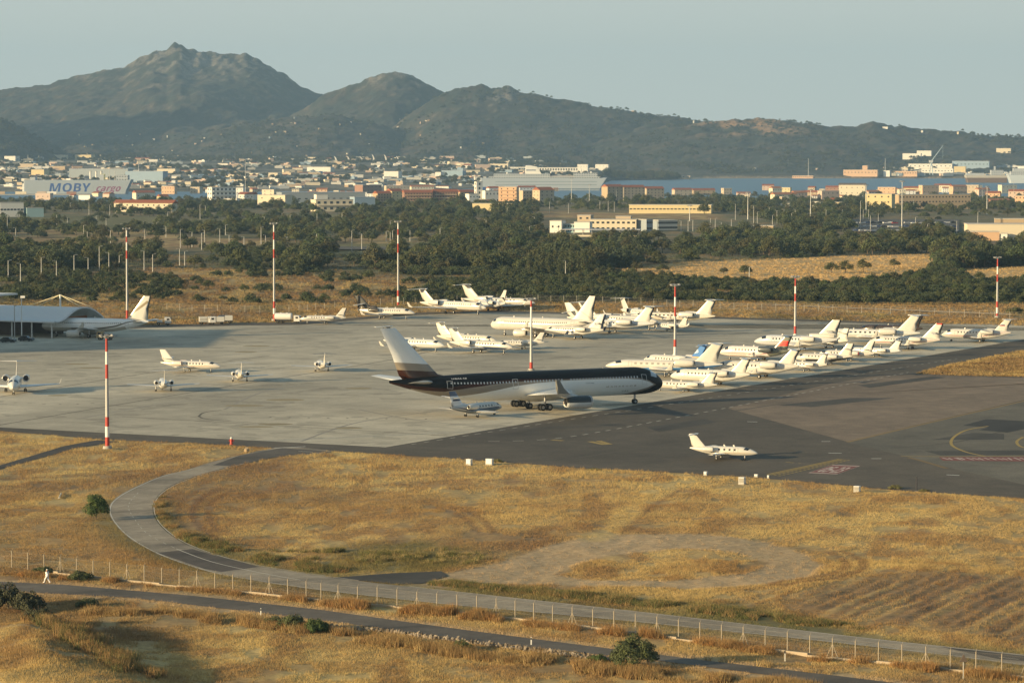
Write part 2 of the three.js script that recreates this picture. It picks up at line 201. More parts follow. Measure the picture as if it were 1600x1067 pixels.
{ const g = new THREE.PlaneGeometry(14000, 6600, 40, 20); g.rotateX(-Math.PI / 2); g.translate(0, 0, -300 - 0); const p = g.attributes.position; for (let i = 0; i < p.count; i++) { const D = -p.getZ(i); p.setY(i, D > 3000 ? -14 : D < 0 ? -3 : -3.2 - Math.max(0, D - 1000) * 0.0055); }
  g.translate(0, 0, -600); struct('plain', g, M(0.2, 0.15, 0.07, 1)); }
const waves = texture(256, (u, v) => { const k = tfbm(u, v, 10, 4); return [k, k, k]; }, false); waves.repeat.set(900, 900);
{ const g = new THREE.PlaneGeometry(36000, 22000); g.rotateX(-Math.PI / 2); g.translate(0, SEA, -14000); struct('bay_water', g, new THREE.MeshPhysicalMaterial({ color: lin(0.09, 0.19, 0.29), roughness: 0.42, bumpMap: waves, bumpScale: 0.5 })); }
{ // land beyond the bay, with the hills
  const cols = []; for (let i = 0; i <= 540; i++) cols.push(lerp(-60, 1660, i / 540)); for (let i = 1; i <= 16; i++) cols.push(1660 + i * 60); for (let i = 1; i <= 34; i++) cols.unshift(-60 - i * 150);
  const rows = []; for (let i = 0; i <= 90; i++) rows.push(lerp(4750, 7500, i / 90)); for (let i = 1; i <= 240; i++) rows.push(lerp(7500, 10900, i / 240)); for (let i = 1; i <= 24; i++) rows.push(lerp(10900, 14500, i / 24));
  const g = grid(cols.length - 1, rows.length - 1, (u, v) => { const D = rows[Math.round(v * (rows.length - 1))], x = (cols[Math.round(u * (cols.length - 1))] - 800) / F * D; return [x, farHeight(x, D), -D]; }, (u, v, p) => [p[0] / 620, p[2] / 620]);
  const o2 = [0, 0], N = g.attributes.normal; let i = 0;
  paint(g, (x, D, y, o) => { farHeight(x, D, o2); const steep = 1 - N.getY(i++), a = fbm(x / 60 + 20, D / 60, 4), b = fbm(x / 22, D / 30 + 90, 3), q = bearing(x, D);
    o[0] = 0.03; o[1] = 0.042; o[2] = 0.026; mixTo(o, [0.075, 0.066, 0.04], sstep(0.46, 0.62, a) * 0.8); mixTo(o, [0.2, 0.13, 0.075], sstep(0.58, 0.68, b) * 0.45);
    const peak = o2[0] === 0 ? sstep(250, 400, y) : o2[0] === 1 ? sstep(230, 300, y) * 0.7 : o2[0] === 2 ? sstep(34, 8, Math.abs(q - 782)) * sstep(150, 230, y) : 0;
    mixTo(o, [0.33, 0.3, 0.27], sstep(0.62 - 0.24 * peak, 0.7 - 0.22 * peak, b * 0.6 + a * 0.4) * (0.25 + 0.75 * peak) * 0.9 * sstep(60, 140, y));
    if (o2[0] === 3 && y > 95) mixTo(o, [0.5, 0.31, 0.17], sstep(130, 40, Math.abs(q - 1175)) * sstep(0.42, 0.55, a + 0.1) * sstep(96, 112, y));
    if (o2[0] < 0 && D < 8600) mixTo(o, [0.36, 0.33, 0.26], sstep(0.38, 0.55, a) * (q < 960 ? 0.8 : 0.3));
    if (y < SEA + 2.2 && q > 1050) mixTo(o, [0.55, 0.43, 0.3], 0.8);
  });
  struct('hills', g, new THREE.MeshStandardMaterial({ vertexColors: true, map: scrubTex, roughness: 1 }));
}

// ---------------------------------------------------------------- pavements and paint
const concreteTex = texture(1024, (u, v) => { const a = tfbm(u, v, 5, 6), b = tnoise(u, v, 400), c = tfbm(u * 1 + 0.2, v * 1, 28, 3); const streak = tfbm(u, v * 1, 3, 2); let k = 0.88 + 0.2 * (a - 0.5) + 0.07 * (b - 0.5) + 0.12 * (c - 0.5) + 0.14 * (streak - 0.5); const sx = (u * 16) % 1, sy = (v * 16) % 1; k *= 0.965 + 0.07 * hash2(Math.floor(u * 16), Math.floor(v * 16)); if (sx < 0.012 || sy < 0.012) k *= 0.8; if (tfbm(u + 0.6, v + 0.1, 22, 3) > 0.66) k *= 0.9; return [k * 1.0, k * 0.975, k * 0.91]; });
const asphaltTex = texture(1024, (u, v) => { const a = tfbm(u, v, 4, 6), b = tnoise(u, v, 500), c = tfbm(u, v * 1, 40, 3), lane = tfbm(v, v, 12, 2); const k = 0.7 + 0.3 * (a - 0.5) + 0.12 * (b - 0.5) + 0.16 * (c - 0.5) + 0.1 * (lane - 0.5); return [k, k * 0.985, k * 0.955]; });
const AX = Math.atan2(331, 166);                                    // the apron's long axis on the map
function turned(P, y, size, ang = AX) { const g = sheet(P, y, 1), p = g.attributes.position, u = g.attributes.uv, c = Math.cos(ang), s = Math.sin(ang); for (let i = 0; i < p.count; i++) { const x = p.getX(i), d = -p.getZ(i); u.setXY(i, (x * c + d * s) / size, (-x * s + d * c) / size); } return g; }
const lev = { taxi: 0.02, slab: 0.03, mark: 0.036 };
const pave = (r, g, b, map, rough = 0.85) => new THREE.MeshStandardMaterial({ color: lin(r, g, b), map, roughness: rough });
{ const s = new THREE.Shape(PAVE.taxiway); s.holes.push(new THREE.Path(PAVE.island)); const g = new THREE.ShapeGeometry(s); g.rotateX(-Math.PI / 2); g.translate(0, lev.taxi, 0); const p = g.attributes.position, u = g.attributes.uv; for (let i = 0; i < p.count; i++) { const x = p.getX(i), d = -p.getZ(i), c = Math.cos(AX), n = Math.sin(AX); u.setXY(i, (x * c + d * n) / 130, (-x * n + d * c) / 130); }
  struct('taxiway', g, pave(0.2, 0.168, 0.128, asphaltTex)); }
struct('apron', turned(PAVE.apron, lev.slab, 120), pave(0.62, 0.585, 0.52, concreteTex));
const oldPave = poly([[1137, 638], [1325, 690.5], [1420, 667], [1600, 625], [1760, 590], [1760, 592], [1600, 590.5], [1440, 586], [1390, 585], [1300, 599], [1200, 623]]);
struct('worn_taxiway', turned(oldPave, lev.slab, 90), pave(0.42, 0.32, 0.235, asphaltTex));
const greyTaxi = poly([[1325, 692], [1420, 669], [1600, 627], [1800, 583], [1800, 800], [1600, 757], [1500, 735], [1420, 714]]);
struct('grey_taxiway', turned(greyTaxi, lev.slab - 0.004, 110), pave(0.3, 0.275, 0.22, asphaltTex));
const patchTar = pave(0.055, 0.055, 0.055, asphaltTex), patchGrey = pave(0.13, 0.12, 0.105, asphaltTex);
const tarPatches = [[[[1505, 665], [1542, 655], [1600, 658], [1680, 661], [1680, 668], [1600, 671], [1575, 676], [1530, 672], [1545, 668]], patchTar], [[[1446, 705], [1680, 703], [1680, 711.5], [1470, 711.5]], patchGrey], [[[1455, 687.5], [1520, 676.5], [1570, 678], [1570, 687]], patchGrey], [[[1340, 602], [1460, 588], [1480, 590], [1360, 606]], patchGrey], [[[1010, 668], [1100, 655], [1120, 660], [1030, 675]], patchGrey], [[[1215, 633], [1330, 622], [1400, 622], [1270, 636]], patchGrey]];
tarPatches.forEach(([P, m], i) => struct('asphalt_patch', turned(poly(P), lev.mark - (i % 2) * 0.002, 60), m));
struct('perimeter_road', turned(smooth(PAVE.perimeter.concat([PAVE.perimeter[0]]), 240), lev.slab, 40, 0.4), pave(0.66, 0.57, 0.45, asphaltTex));
struct('public_road', turned(PAVE.road, lev.slab, 40, 0.4), pave(0.26, 0.225, 0.19, asphaltTex));
struct('road_spur', turned(PAVE.spur, lev.slab + 0.004, 30, 0.4), pave(0.12, 0.11, 0.095, asphaltTex));
struct('service_path', turned(PAVE.path, lev.slab, 30, 0.4), pave(0.1, 0.09, 0.085, asphaltTex));
struct('road_patch', turned(poly([[245, 864], [300, 858], [330, 867], [405, 886], [345, 894], [318, 889]]), lev.mark, 30, 0.4), pave(0.2, 0.165, 0.14, asphaltTex));
struct('road_patch', turned(poly([[332, 727], [365, 729], [432, 713.5], [520, 706], [440, 700], [372, 712.5]]), lev.mark, 30, 0.4), pave(0.2, 0.175, 0.15, asphaltTex));
struct('road_patch', turned(poly([[1468, 1010.5], [1600, 1025], [1640, 1030], [1640, 1036], [1560, 1030]]), lev.mark, 30, 0.4), pave(0.14, 0.12, 0.1, asphaltTex));
const white = M(0.72, 0.7, 0.64, 0.8), yellow = M(0.36, 0.25, 0.07, 0.9), jointDark = M(0.12, 0.105, 0.08, 0.9), redPaint = M(0.38, 0.05, 0.04, 0.8), oil = M(0.3, 0.245, 0.14, 0.9);
const lines = (name, list, w, mat, y = lev.mark) => struct(name, join(list.map(l => ribbon(smooth(poly(l), Math.max(6, l.length * 6)), w, y))), mat);
function dashes(l, w, on, off, y) { const P = smooth(poly(l), 600), out = []; let run = 0, cur = []; for (let i = 1; i < P.length; i++) { run += P[i].distanceTo(P[i - 1]); if (run % (on + off) < on) cur.push(P[i]); else { if (cur.length > 1) out.push(ribbon([cur[0], cur[cur.length - 1]], w, y)); cur = []; } } if (cur.length > 1) out.push(ribbon([cur[0], cur[cur.length - 1]], w, y)); return out; }
lines('pavement_joint', [[[-60, 676], [0, 664], [300, 613], [590, 566], [740, 538], [1000, 515], [1300, 500.5]], [[190, 651], [700, 681]], [[0, 620], [250, 580], [420, 556]], [[310, 651], [318, 645], [345, 641]], [[310, 651], [330, 656], [420, 662], [560, 668]], [[100, 596], [230, 590]], [[420, 616], [560, 618]]], 0.5, jointDark);
struct('apron_marking', join([...dashes([[0, 580], [120, 562], [210, 546]], 1.2, 0.5, 3.4, lev.mark), ...dashes([[40, 604], [200, 585], [390, 563]], 1.2, 0.5, 3.6, lev.mark), ...dashes([[420, 652], [560, 654], [690, 655]], 1.2, 0.5, 3.4, lev.mark), ...dashes([[0, 628], [100, 632], [170, 628]], 1.2, 0.5, 3.2, lev.mark), ...dashes([[640, 548], [720, 556], [800, 552]], 1.6, 0.35, 1.6, lev.mark), ...dashes([[260, 590], [420, 572], [560, 548]], 1.2, 0.5, 3.6, lev.mark)]), jointDark);
lines('tyre_mark', [[[470, 690], [560, 660], [700, 640]], [[350, 640], [420, 610], [520, 600], [620, 612]], [[120, 655], [260, 630], [380, 622]], [[900, 560], [1000, 545], [1120, 522]], [[560, 640], [640, 655], [760, 668]], [[300, 560], [420, 548], [560, 530]], [[860, 545], [940, 552], [1000, 560]]], 0.7, M(0.3, 0.275, 0.23, 0.9), lev.mark - 0.003);
lines('tyre_mark', [[[760, 700], [980, 668], [1240, 628]], [[900, 716], [1100, 690], [1320, 700]], [[1400, 700], [1500, 690], [1600, 665]]], 0.8, M(0.085, 0.073, 0.056, 0.9), lev.slab + 0.002);
struct('oil_stain', join([[430, 663, 9, 5], [400, 667, 9, 4], [545, 669, 7, 4], [120, 569, 8, 6], [142, 575, 8, 6], [400, 541, 10, 6], [384, 550, 8, 6], [445, 625, 11, 6], [382, 634, 11, 5], [90, 618, 6, 4], [560, 607, 8, 6]].map(([x, y, w, d]) => { const g = new THREE.CircleGeometry(0.5, 18); g.rotateX(-Math.PI / 2); g.scale(w * 0.75, 1, d * 0.9); const p = at(x, y); g.translate(p.x, lev.mark - 0.001, p.z); return g; })), oil);
struct('taxiway_marking', join([...dashes([[640, 695], [900, 654], [1110, 622], [1500, 560]], 0.35, 2.5, 2.2, lev.mark), ...dashes([[760, 690], [880, 684], [1060, 652], [1230, 619], [1420, 582]], 0.45, 2.5, 2.2, lev.mark)]), M(0.42, 0.39, 0.33, 0.9));
lines('yellow_line', [[[1545, 666], [1512, 672], [1494, 681], [1487, 690], [1491, 698], [1512, 707], [1540, 713]], [[1408, 713], [1500, 713.5], [1720, 711]], [[1600, 683], [1590, 690], [1596, 698], [1620, 703]]], 0.55, yellow, lev.mark + 0.004);
lines('yellow_line', [[[1325, 691], [1460, 659], [1600, 627], [1720, 600]]], 0.8, M(0.24, 0.16, 0.06, 0.9));
lines('yellow_line', [[[1420, 715], [1440, 720], [1480, 732]]], 0.8, M(0.2, 0.13, 0.05, 0.9));
lines('holding_line', [[[1199, 741.5], [1312, 717.5]], [[1204, 742.3], [1317, 718]]], 0.45, yellow);
struct('holding_line', join([...dashes([[1210, 743], [1322, 718.6]], 0.5, 0.9, 0.8, lev.mark), ...dashes([[1217, 744], [1328, 719.2]], 0.5, 0.9, 0.8, lev.mark), ...dashes([[1228, 722], [1252, 724.5]], 0.4, 2, 1, lev.mark)]), yellow);
lines('white_line', [[[428, 700.2], [477, 698]], [[466, 705], [488, 706.5]], [[1295, 708], [1316, 708.5]], [[1362, 716.8], [1378, 716.8]], [[1480, 742], [1500, 743]], [[1284, 690], [1298, 690]], [[1168, 659], [1184, 659.5]]], 0.5, white);
lines('yellow_block', [[[862, 687.5], [880, 688.8]], [[922, 690], [945, 695]], [[935, 689], [953, 694.5]]], 1.2, M(0.34, 0.24, 0.07, 0.9));
function paintedPanel(name, corners, label, n) { // flat red panel with white lettering on the taxiway
  const P = poly(corners), tx = canvas(1024, 256, (c, w, h) => { c.fillStyle = '#7d4640'; c.fillRect(0, 0, w, h); c.strokeStyle = '#b9ada2'; c.fillStyle = '#c2b7ac'; c.lineWidth = 16; c.font = 'bold 210px sans-serif'; c.textAlign = 'center'; c.textBaseline = 'middle'; if (n) { c.strokeRect(14, 14, w - 28, h - 28); c.save(); c.translate(w / 2, h / 2 + 8); c.scale(1.5, 1); c.fillText(label, 0, 0); c.restore(); }
    else { let s = 5; const r = () => (s = (s * 16807) % 2147483647) / 2147483647; for (let x = 20; x < w - 40; x += 46) { c.beginPath(); c.moveTo(x, 40 + r() * 40); c.lineTo(x + 14 + r() * 34, 200 - r() * 40); if (r() > 0.5) c.lineTo(x + 20 + r() * 20, 50); c.stroke(); } } });
  const g = grid(4, 4, (u, v) => { const a = P[0].clone().lerp(P[1], u), b = P[3].clone().lerp(P[2], u), q = a.lerp(b, v); return [q.x, lev.mark + 0.004, -q.y]; });
  return struct(name, g, new THREE.MeshStandardMaterial({ map: tx, roughness: 0.85 })); }
paintedPanel('red_marking', [[1262, 739.5], [1308, 741.5], [1346, 728], [1303, 726.2]], '05-23', 1);
paintedPanel('red_marking', [[1474, 720], [1680, 722], [1676, 714], [1468, 714.5]], '', 0);
{ // edge lines of the perimeter road
  const L = smooth(poly([[300, 733], [255, 744], [216, 760], [185, 777], [172, 792], [176, 812], [202, 839.5], [252, 867.5], [331, 894], [420, 910.2], [520, 924], [700, 944], [900, 962], [1100, 982], [1300, 1003], [1500, 1026], [1690, 1051]]), 120);
  const R = smooth(poly([[380, 725], [331, 738], [281, 754], [251, 772], [240, 792], [248, 816.5], [280, 843.5], [332, 865.5], [402, 883.5], [482, 896.5], [560, 907.3]]), 60), R2 = smooth(poly([[640, 916.6], [800, 934.6], [1000, 956.8], [1200, 979.8], [1400, 1003], [1600, 1024]]), 40), C = smooth(poly([[275, 858], [330, 878], [400, 894], [470, 907]]), 30);
  struct('road_edge_line', join([ribbon(L, 0.16, lev.mark + 0.006), ribbon(R, 0.14, lev.mark + 0.006), ribbon(R2, 0.14, lev.mark + 0.006), ribbon(C, 0.16, lev.mark + 0.006)]), M(0.6, 0.56, 0.48, 0.9));
  struct('road_centre_line', join([...dashes([[215, 770], [200, 790], [210, 812], [232, 836], [275, 858]], 0.12, 2, 2.5, lev.mark + 0.006), ...dashes([[470, 907], [560, 916], [900, 953], [1300, 997], [1690, 1042]], 0.12, 2.5, 3.5, lev.mark + 0.006)]), M(0.5, 0.46, 0.38, 0.9)); }

// ---------------------------------------------------------------- aircraft
const gloss = (c, o = {}) => new THREE.MeshPhysicalMaterial({ color: c, roughness: 0.38, clearcoat: 0.55, clearcoatRoughness: 0.16, ...o });
const css = s => once('css' + s, () => new THREE.Color(s));
const paintOf = s => once('paint' + s, () => gloss(css(s)));
const WHITE = '#c9c6bf', darkGlass = new THREE.MeshPhysicalMaterial({ color: lin(0.012, 0.014, 0.018), roughness: 0.08, clearcoat: 1 }), paleGlass = new THREE.MeshPhysicalMaterial({ color: lin(0.42, 0.46, 0.5), roughness: 0.15, clearcoat: 1 });
const rubber = M(0.02, 0.02, 0.02, 0.9), strut = M(0.45, 0.45, 0.45, 0.45, 0.4), hubMat = M(0.4, 0.4, 0.4, 0.5, 0.3), dark = M(0.012, 0.012, 0.013, 0.8), bareMetal = M(0.62, 0.62, 0.62, 0.28, 0.9), fanMat = M(0.05, 0.05, 0.055, 0.5, 0.6);
const AIRFOIL = [[0, 0], [0.04, 0.55], [0.15, 0.9], [0.38, 1], [0.7, 0.55], [1, 0.02], [0.7, -0.2], [0.38, -0.5], [0.12, -0.5]];
function wingGeo(S) { const n = AIRFOIL.length, g = grid(S.length - 1, n, (u, v) => { const s = S[Math.round(u * (S.length - 1))], a = AIRFOIL[Math.round(v * n) % n], n3 = s.n || [0, 1, 0]; return [s.x - a[0] * s.c, s.y + a[1] * s.t * n3[1], s.z + a[1] * s.t * n3[2]]; });
  const cap = s => { const n3 = s.n || [0, 1, 0], sh = AIRFOIL.map(a => [s.x - a[0] * s.c, s.y + a[1] * s.t * n3[1], s.z + a[1] * s.t * n3[2]]), p = []; for (let i = 1; i < n - 1; i++) p.push(...sh[0], ...sh[i], ...sh[i + 1]); const q = new THREE.BufferGeometry(); q.setAttribute('position', new THREE.BufferAttribute(new Float32Array(p), 3)); q.computeVertexNormals(); return q; };
  return join([g, cap(S[S.length - 1])]); }
function planarUV(g, ax = 0, ay = 1) { g.computeBoundingBox(); const b = g.boundingBox, p = g.attributes.position, u = g.attributes.uv, k = ['x', 'y', 'z']; for (let i = 0; i < p.count; i++) u.setXY(i, (p.getComponent(i, ax) - b.min[k[ax]]) / (b.max[k[ax]] - b.min[k[ax]]), (p.getComponent(i, ay) - b.min[k[ay]]) / (b.max[k[ay]] - b.min[k[ay]])); return g; }
const TYPES = {
  gulf: { L: 28.4, R: 1.22, y0: 2.6, tn: 0.2, tt: 0.58, wing: { t: 0.37, c: 6.2, tip: 1.7, span: 27.6, sweep: 30, dih: 3 }, wl: 1.7, eng: { t: 0.615, r: 0.92, len: 4.7, y: 0.62 }, fin: { t: 0.755, c: 5.2, h: 7.9, tip: 2.7, back: 4.5 }, tp: { at: 1, span: 10.2, c: 2.7, sweep: 30 }, win: { n: 7, t0: 0.27, t1: 0.56, w: 0.62, h: 0.46 } },
  global: { L: 27.6, R: 1.38, y0: 2.75, tn: 0.17, tt: 0.6, wing: { t: 0.38, c: 6.4, tip: 1.6, span: 27.8, sweep: 33, dih: 3 }, wl: 1.6, eng: { t: 0.64, r: 0.88, len: 4.2, y: 0.6 }, fin: { t: 0.765, c: 4.9, h: 7.7, tip: 2.5, back: 4.7 }, tp: { at: 1, span: 9.7, c: 2.6, sweep: 33 }, win: { n: 13, t0: 0.2, t1: 0.6, w: 0.3, h: 0.42 } },
  challenger: { L: 19.6, R: 1.36, y0: 2.2, tn: 0.2, tt: 0.6, wing: { t: 0.39, c: 5.2, tip: 1.3, span: 19, sweep: 27, dih: 2.5 }, wl: 1.1, eng: { t: 0.6, r: 0.78, len: 3.5, y: 0.55 }, fin: { t: 0.745, c: 3.7, h: 6.3, tip: 2.0, back: 3.3 }, tp: { at: 1, span: 8.5, c: 2, sweep: 28 }, win: { n: 7, t0: 0.26, t1: 0.52, w: 0.3, h: 0.4 } },
  midjet: { L: 19.8, R: 1.16, y0: 2.05, tn: 0.2, tt: 0.58, wing: { t: 0.4, c: 4.6, tip: 1.2, span: 19, sweep: 27, dih: 3 }, wl: 1.2, eng: { t: 0.6, r: 0.72, len: 3.3, y: 0.5 }, fin: { t: 0.74, c: 4.2, h: 6.2, tip: 2.4, back: 3.2 }, tp: { at: 1, span: 7.6, c: 1.9, sweep: 28 }, win: { n: 7, t0: 0.27, t1: 0.53, w: 0.3, h: 0.42 } },
  falcon: { L: 19.6, R: 1.22, y0: 2.25, tn: 0.22, tt: 0.55, wing: { t: 0.38, c: 5.4, tip: 1.3, span: 20, sweep: 29, dih: 2 }, wl: 1.3, eng: { t: 0.6, r: 0.68, len: 3.2, y: 0.45 }, fin: { t: 0.73, c: 4.8, h: 7.1, tip: 2, back: 4.2 }, tp: { at: 0.42, span: 7.8, c: 1.9, sweep: 30 }, win: { n: 9, t0: 0.25, t1: 0.56, w: 0.3, h: 0.4 } },
  citation: { L: 15.6, R: 0.92, y0: 1.75, tn: 0.23, tt: 0.58, wing: { t: 0.42, c: 3.1, tip: 1.2, span: 16.6, sweep: 8, dih: 4 }, wl: 0, eng: { t: 0.6, r: 0.58, len: 2.7, y: 0.4 }, fin: { t: 0.76, c: 3, h: 5.2, tip: 1.5, back: 2.5 }, tp: { at: 0.24, span: 6.4, c: 1.5, sweep: 12 }, win: { n: 6, t0: 0.28, t1: 0.54, w: 0.32, h: 0.36 } },
  light: { L: 12, R: 0.78, y0: 1.42, tn: 0.26, tt: 0.56, wing: { t: 0.43, c: 2.4, tip: 1, span: 13.2, sweep: 7, dih: 4 }, wl: 0, eng: { t: 0.62, r: 0.44, len: 1.9, y: 0.38 }, fin: { t: 0.76, c: 2.4, h: 4.1, tip: 1.2, back: 1.9 }, tp: { at: 1, span: 5, c: 1.1, sweep: 10 }, win: { n: 4, t0: 0.32, t1: 0.55, w: 0.34, h: 0.32 } },
  hawker: { L: 15, R: 0.97, y0: 1.78, tn: 0.2, tt: 0.55, wing: { t: 0.42, c: 3.6, tip: 1.2, span: 15.7, sweep: 22, dih: 3 }, wl: 0, eng: { t: 0.6, r: 0.56, len: 2.6, y: 0.42 }, fin: { t: 0.74, c: 3.4, h: 5.4, tip: 1.8, back: 2.5 }, tp: { at: 0.55, span: 6, c: 1.6, sweep: 20 }, win: { n: 6, t0: 0.26, t1: 0.55, w: 0.3, h: 0.34 } },
  lear: { L: 16.4, R: 0.84, y0: 1.45, tn: 0.24, tt: 0.58, wing: { t: 0.42, c: 3, tip: 1.2, span: 13.4, sweep: 15, dih: 3 }, wl: 0.9, eng: { t: 0.62, r: 0.52, len: 2.5, y: 0.42 }, fin: { t: 0.76, c: 3, h: 4.4, tip: 1.7, back: 2.4 }, tp: { at: 1, span: 5.2, c: 1.4, sweep: 25 }, win: { n: 6, t0: 0.3, t1: 0.55, w: 0.3, h: 0.32 } },
  liner: { L: 33, R: 1.95, y0: 3.5, tn: 0.13, tt: 0.6, blunt: 1, wing: { t: 0.34, c: 7, tip: 1.6, span: 34, sweep: 26, dih: 5.5 }, wl: 1.6, eng: { under: [5.6], r: 1.05, len: 3.9, x: 0.31, drop: 1.35 }, fin: { t: 0.79, c: 6.2, h: 11.9, tip: 2.1, back: 5.6 }, tp: { at: 0, span: 13, c: 3.6, sweep: 32 }, win: { n: 34, t0: 0.17, t1: 0.76, w: 0.26, h: 0.36, joined: 1 }, bigGear: 1 },
  heavy: { L: 62.8, R: 2.82, y0: 4.75, tn: 0.115, tt: 0.64, blunt: 1, wing: { t: 0.345, c: 11.8, tip: 2.6, span: 58.6, sweep: 32, dih: 5.2 }, wl: 2.8, eng: { under: [9.4, 19.6], r: 1.28, len: 5.4, x: 0.3, drop: 1.75 }, fin: { t: 0.815, c: 8.6, h: 17, tip: 3.3, back: 10.4 }, tp: { at: 0, span: 19.4, c: 6, sweep: 33 }, win: { n: 62, t0: 0.11, t1: 0.8, w: 0.28, h: 0.42, joined: 1 }, heavy: 1, bigGear: 1 },
};
function section(p, t) { // nose to tail
  let r = p.R, y = p.y0; const X = p.L * (0.52 - t);
  if (t < p.tn) { const s = t / p.tn; r *= p.blunt ? Math.pow(1 - Math.pow(1 - s, 2.1), 0.55) : Math.pow(1 - Math.pow(1 - s, 1.7), 0.66); y -= p.R * (p.blunt ? 0.28 : 0.36) * Math.pow(1 - s, 1.7); }
  if (t > p.tt) { const s = (t - p.tt) / (1 - p.tt); r *= 1 - (p.blunt ? 0.9 : 0.86) * Math.pow(s, p.blunt ? 1.7 : 1.75); y += p.R * (p.blunt ? 0.62 : 0.4) * Math.pow(s, 1.7); }
  return [X, y, Math.max(0.02, r)]; }
function skin(p, t, phi, off = 0) { const [x, y, r] = section(p, t); return [x, y + (r + off) * Math.cos(phi), (r + off) * Math.sin(phi)]; }
function patch(p, t0, t1, a0, a1, off = 0.012, nx = 3, ny = 3, skew = 0) { const k = Math.PI / 180; return grid(nx, ny, (u, v) => skin(p, lerp(t0, t1, u) + skew * v, lerp(a0, a1, v) * k, off)); }
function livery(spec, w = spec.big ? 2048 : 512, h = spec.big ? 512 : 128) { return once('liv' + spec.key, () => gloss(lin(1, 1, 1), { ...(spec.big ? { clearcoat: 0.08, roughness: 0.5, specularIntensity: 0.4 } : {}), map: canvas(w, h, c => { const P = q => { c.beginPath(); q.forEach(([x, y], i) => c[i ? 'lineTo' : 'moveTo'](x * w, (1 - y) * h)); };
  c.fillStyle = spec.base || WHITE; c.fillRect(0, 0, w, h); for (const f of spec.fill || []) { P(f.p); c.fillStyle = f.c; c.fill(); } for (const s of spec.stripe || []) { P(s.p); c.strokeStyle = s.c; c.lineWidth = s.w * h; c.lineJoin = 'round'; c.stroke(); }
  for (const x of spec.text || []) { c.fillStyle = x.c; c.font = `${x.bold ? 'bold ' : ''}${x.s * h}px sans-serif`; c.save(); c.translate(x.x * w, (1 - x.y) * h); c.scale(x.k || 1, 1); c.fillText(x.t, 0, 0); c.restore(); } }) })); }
function spun(profile, n = 18) { const g = new THREE.LatheGeometry(profile.map(([x, r]) => new THREE.Vector2(r, x)), n); g.rotateZ(-Math.PI / 2); return g; }   // profile: [along the axis, radius]
function wheelGeo(r, w) { return once(`wheel${r},${w}`, () => { const g = new THREE.LatheGeometry([[r * 0.5, -w * 0.5], [r * 0.88, -w * 0.5], [r, -w * 0.28], [r, w * 0.28], [r * 0.88, w * 0.5], [r * 0.5, w * 0.5]].map(q => new THREE.Vector2(...q)), 16); g.rotateX(Math.PI / 2); return g; }); }
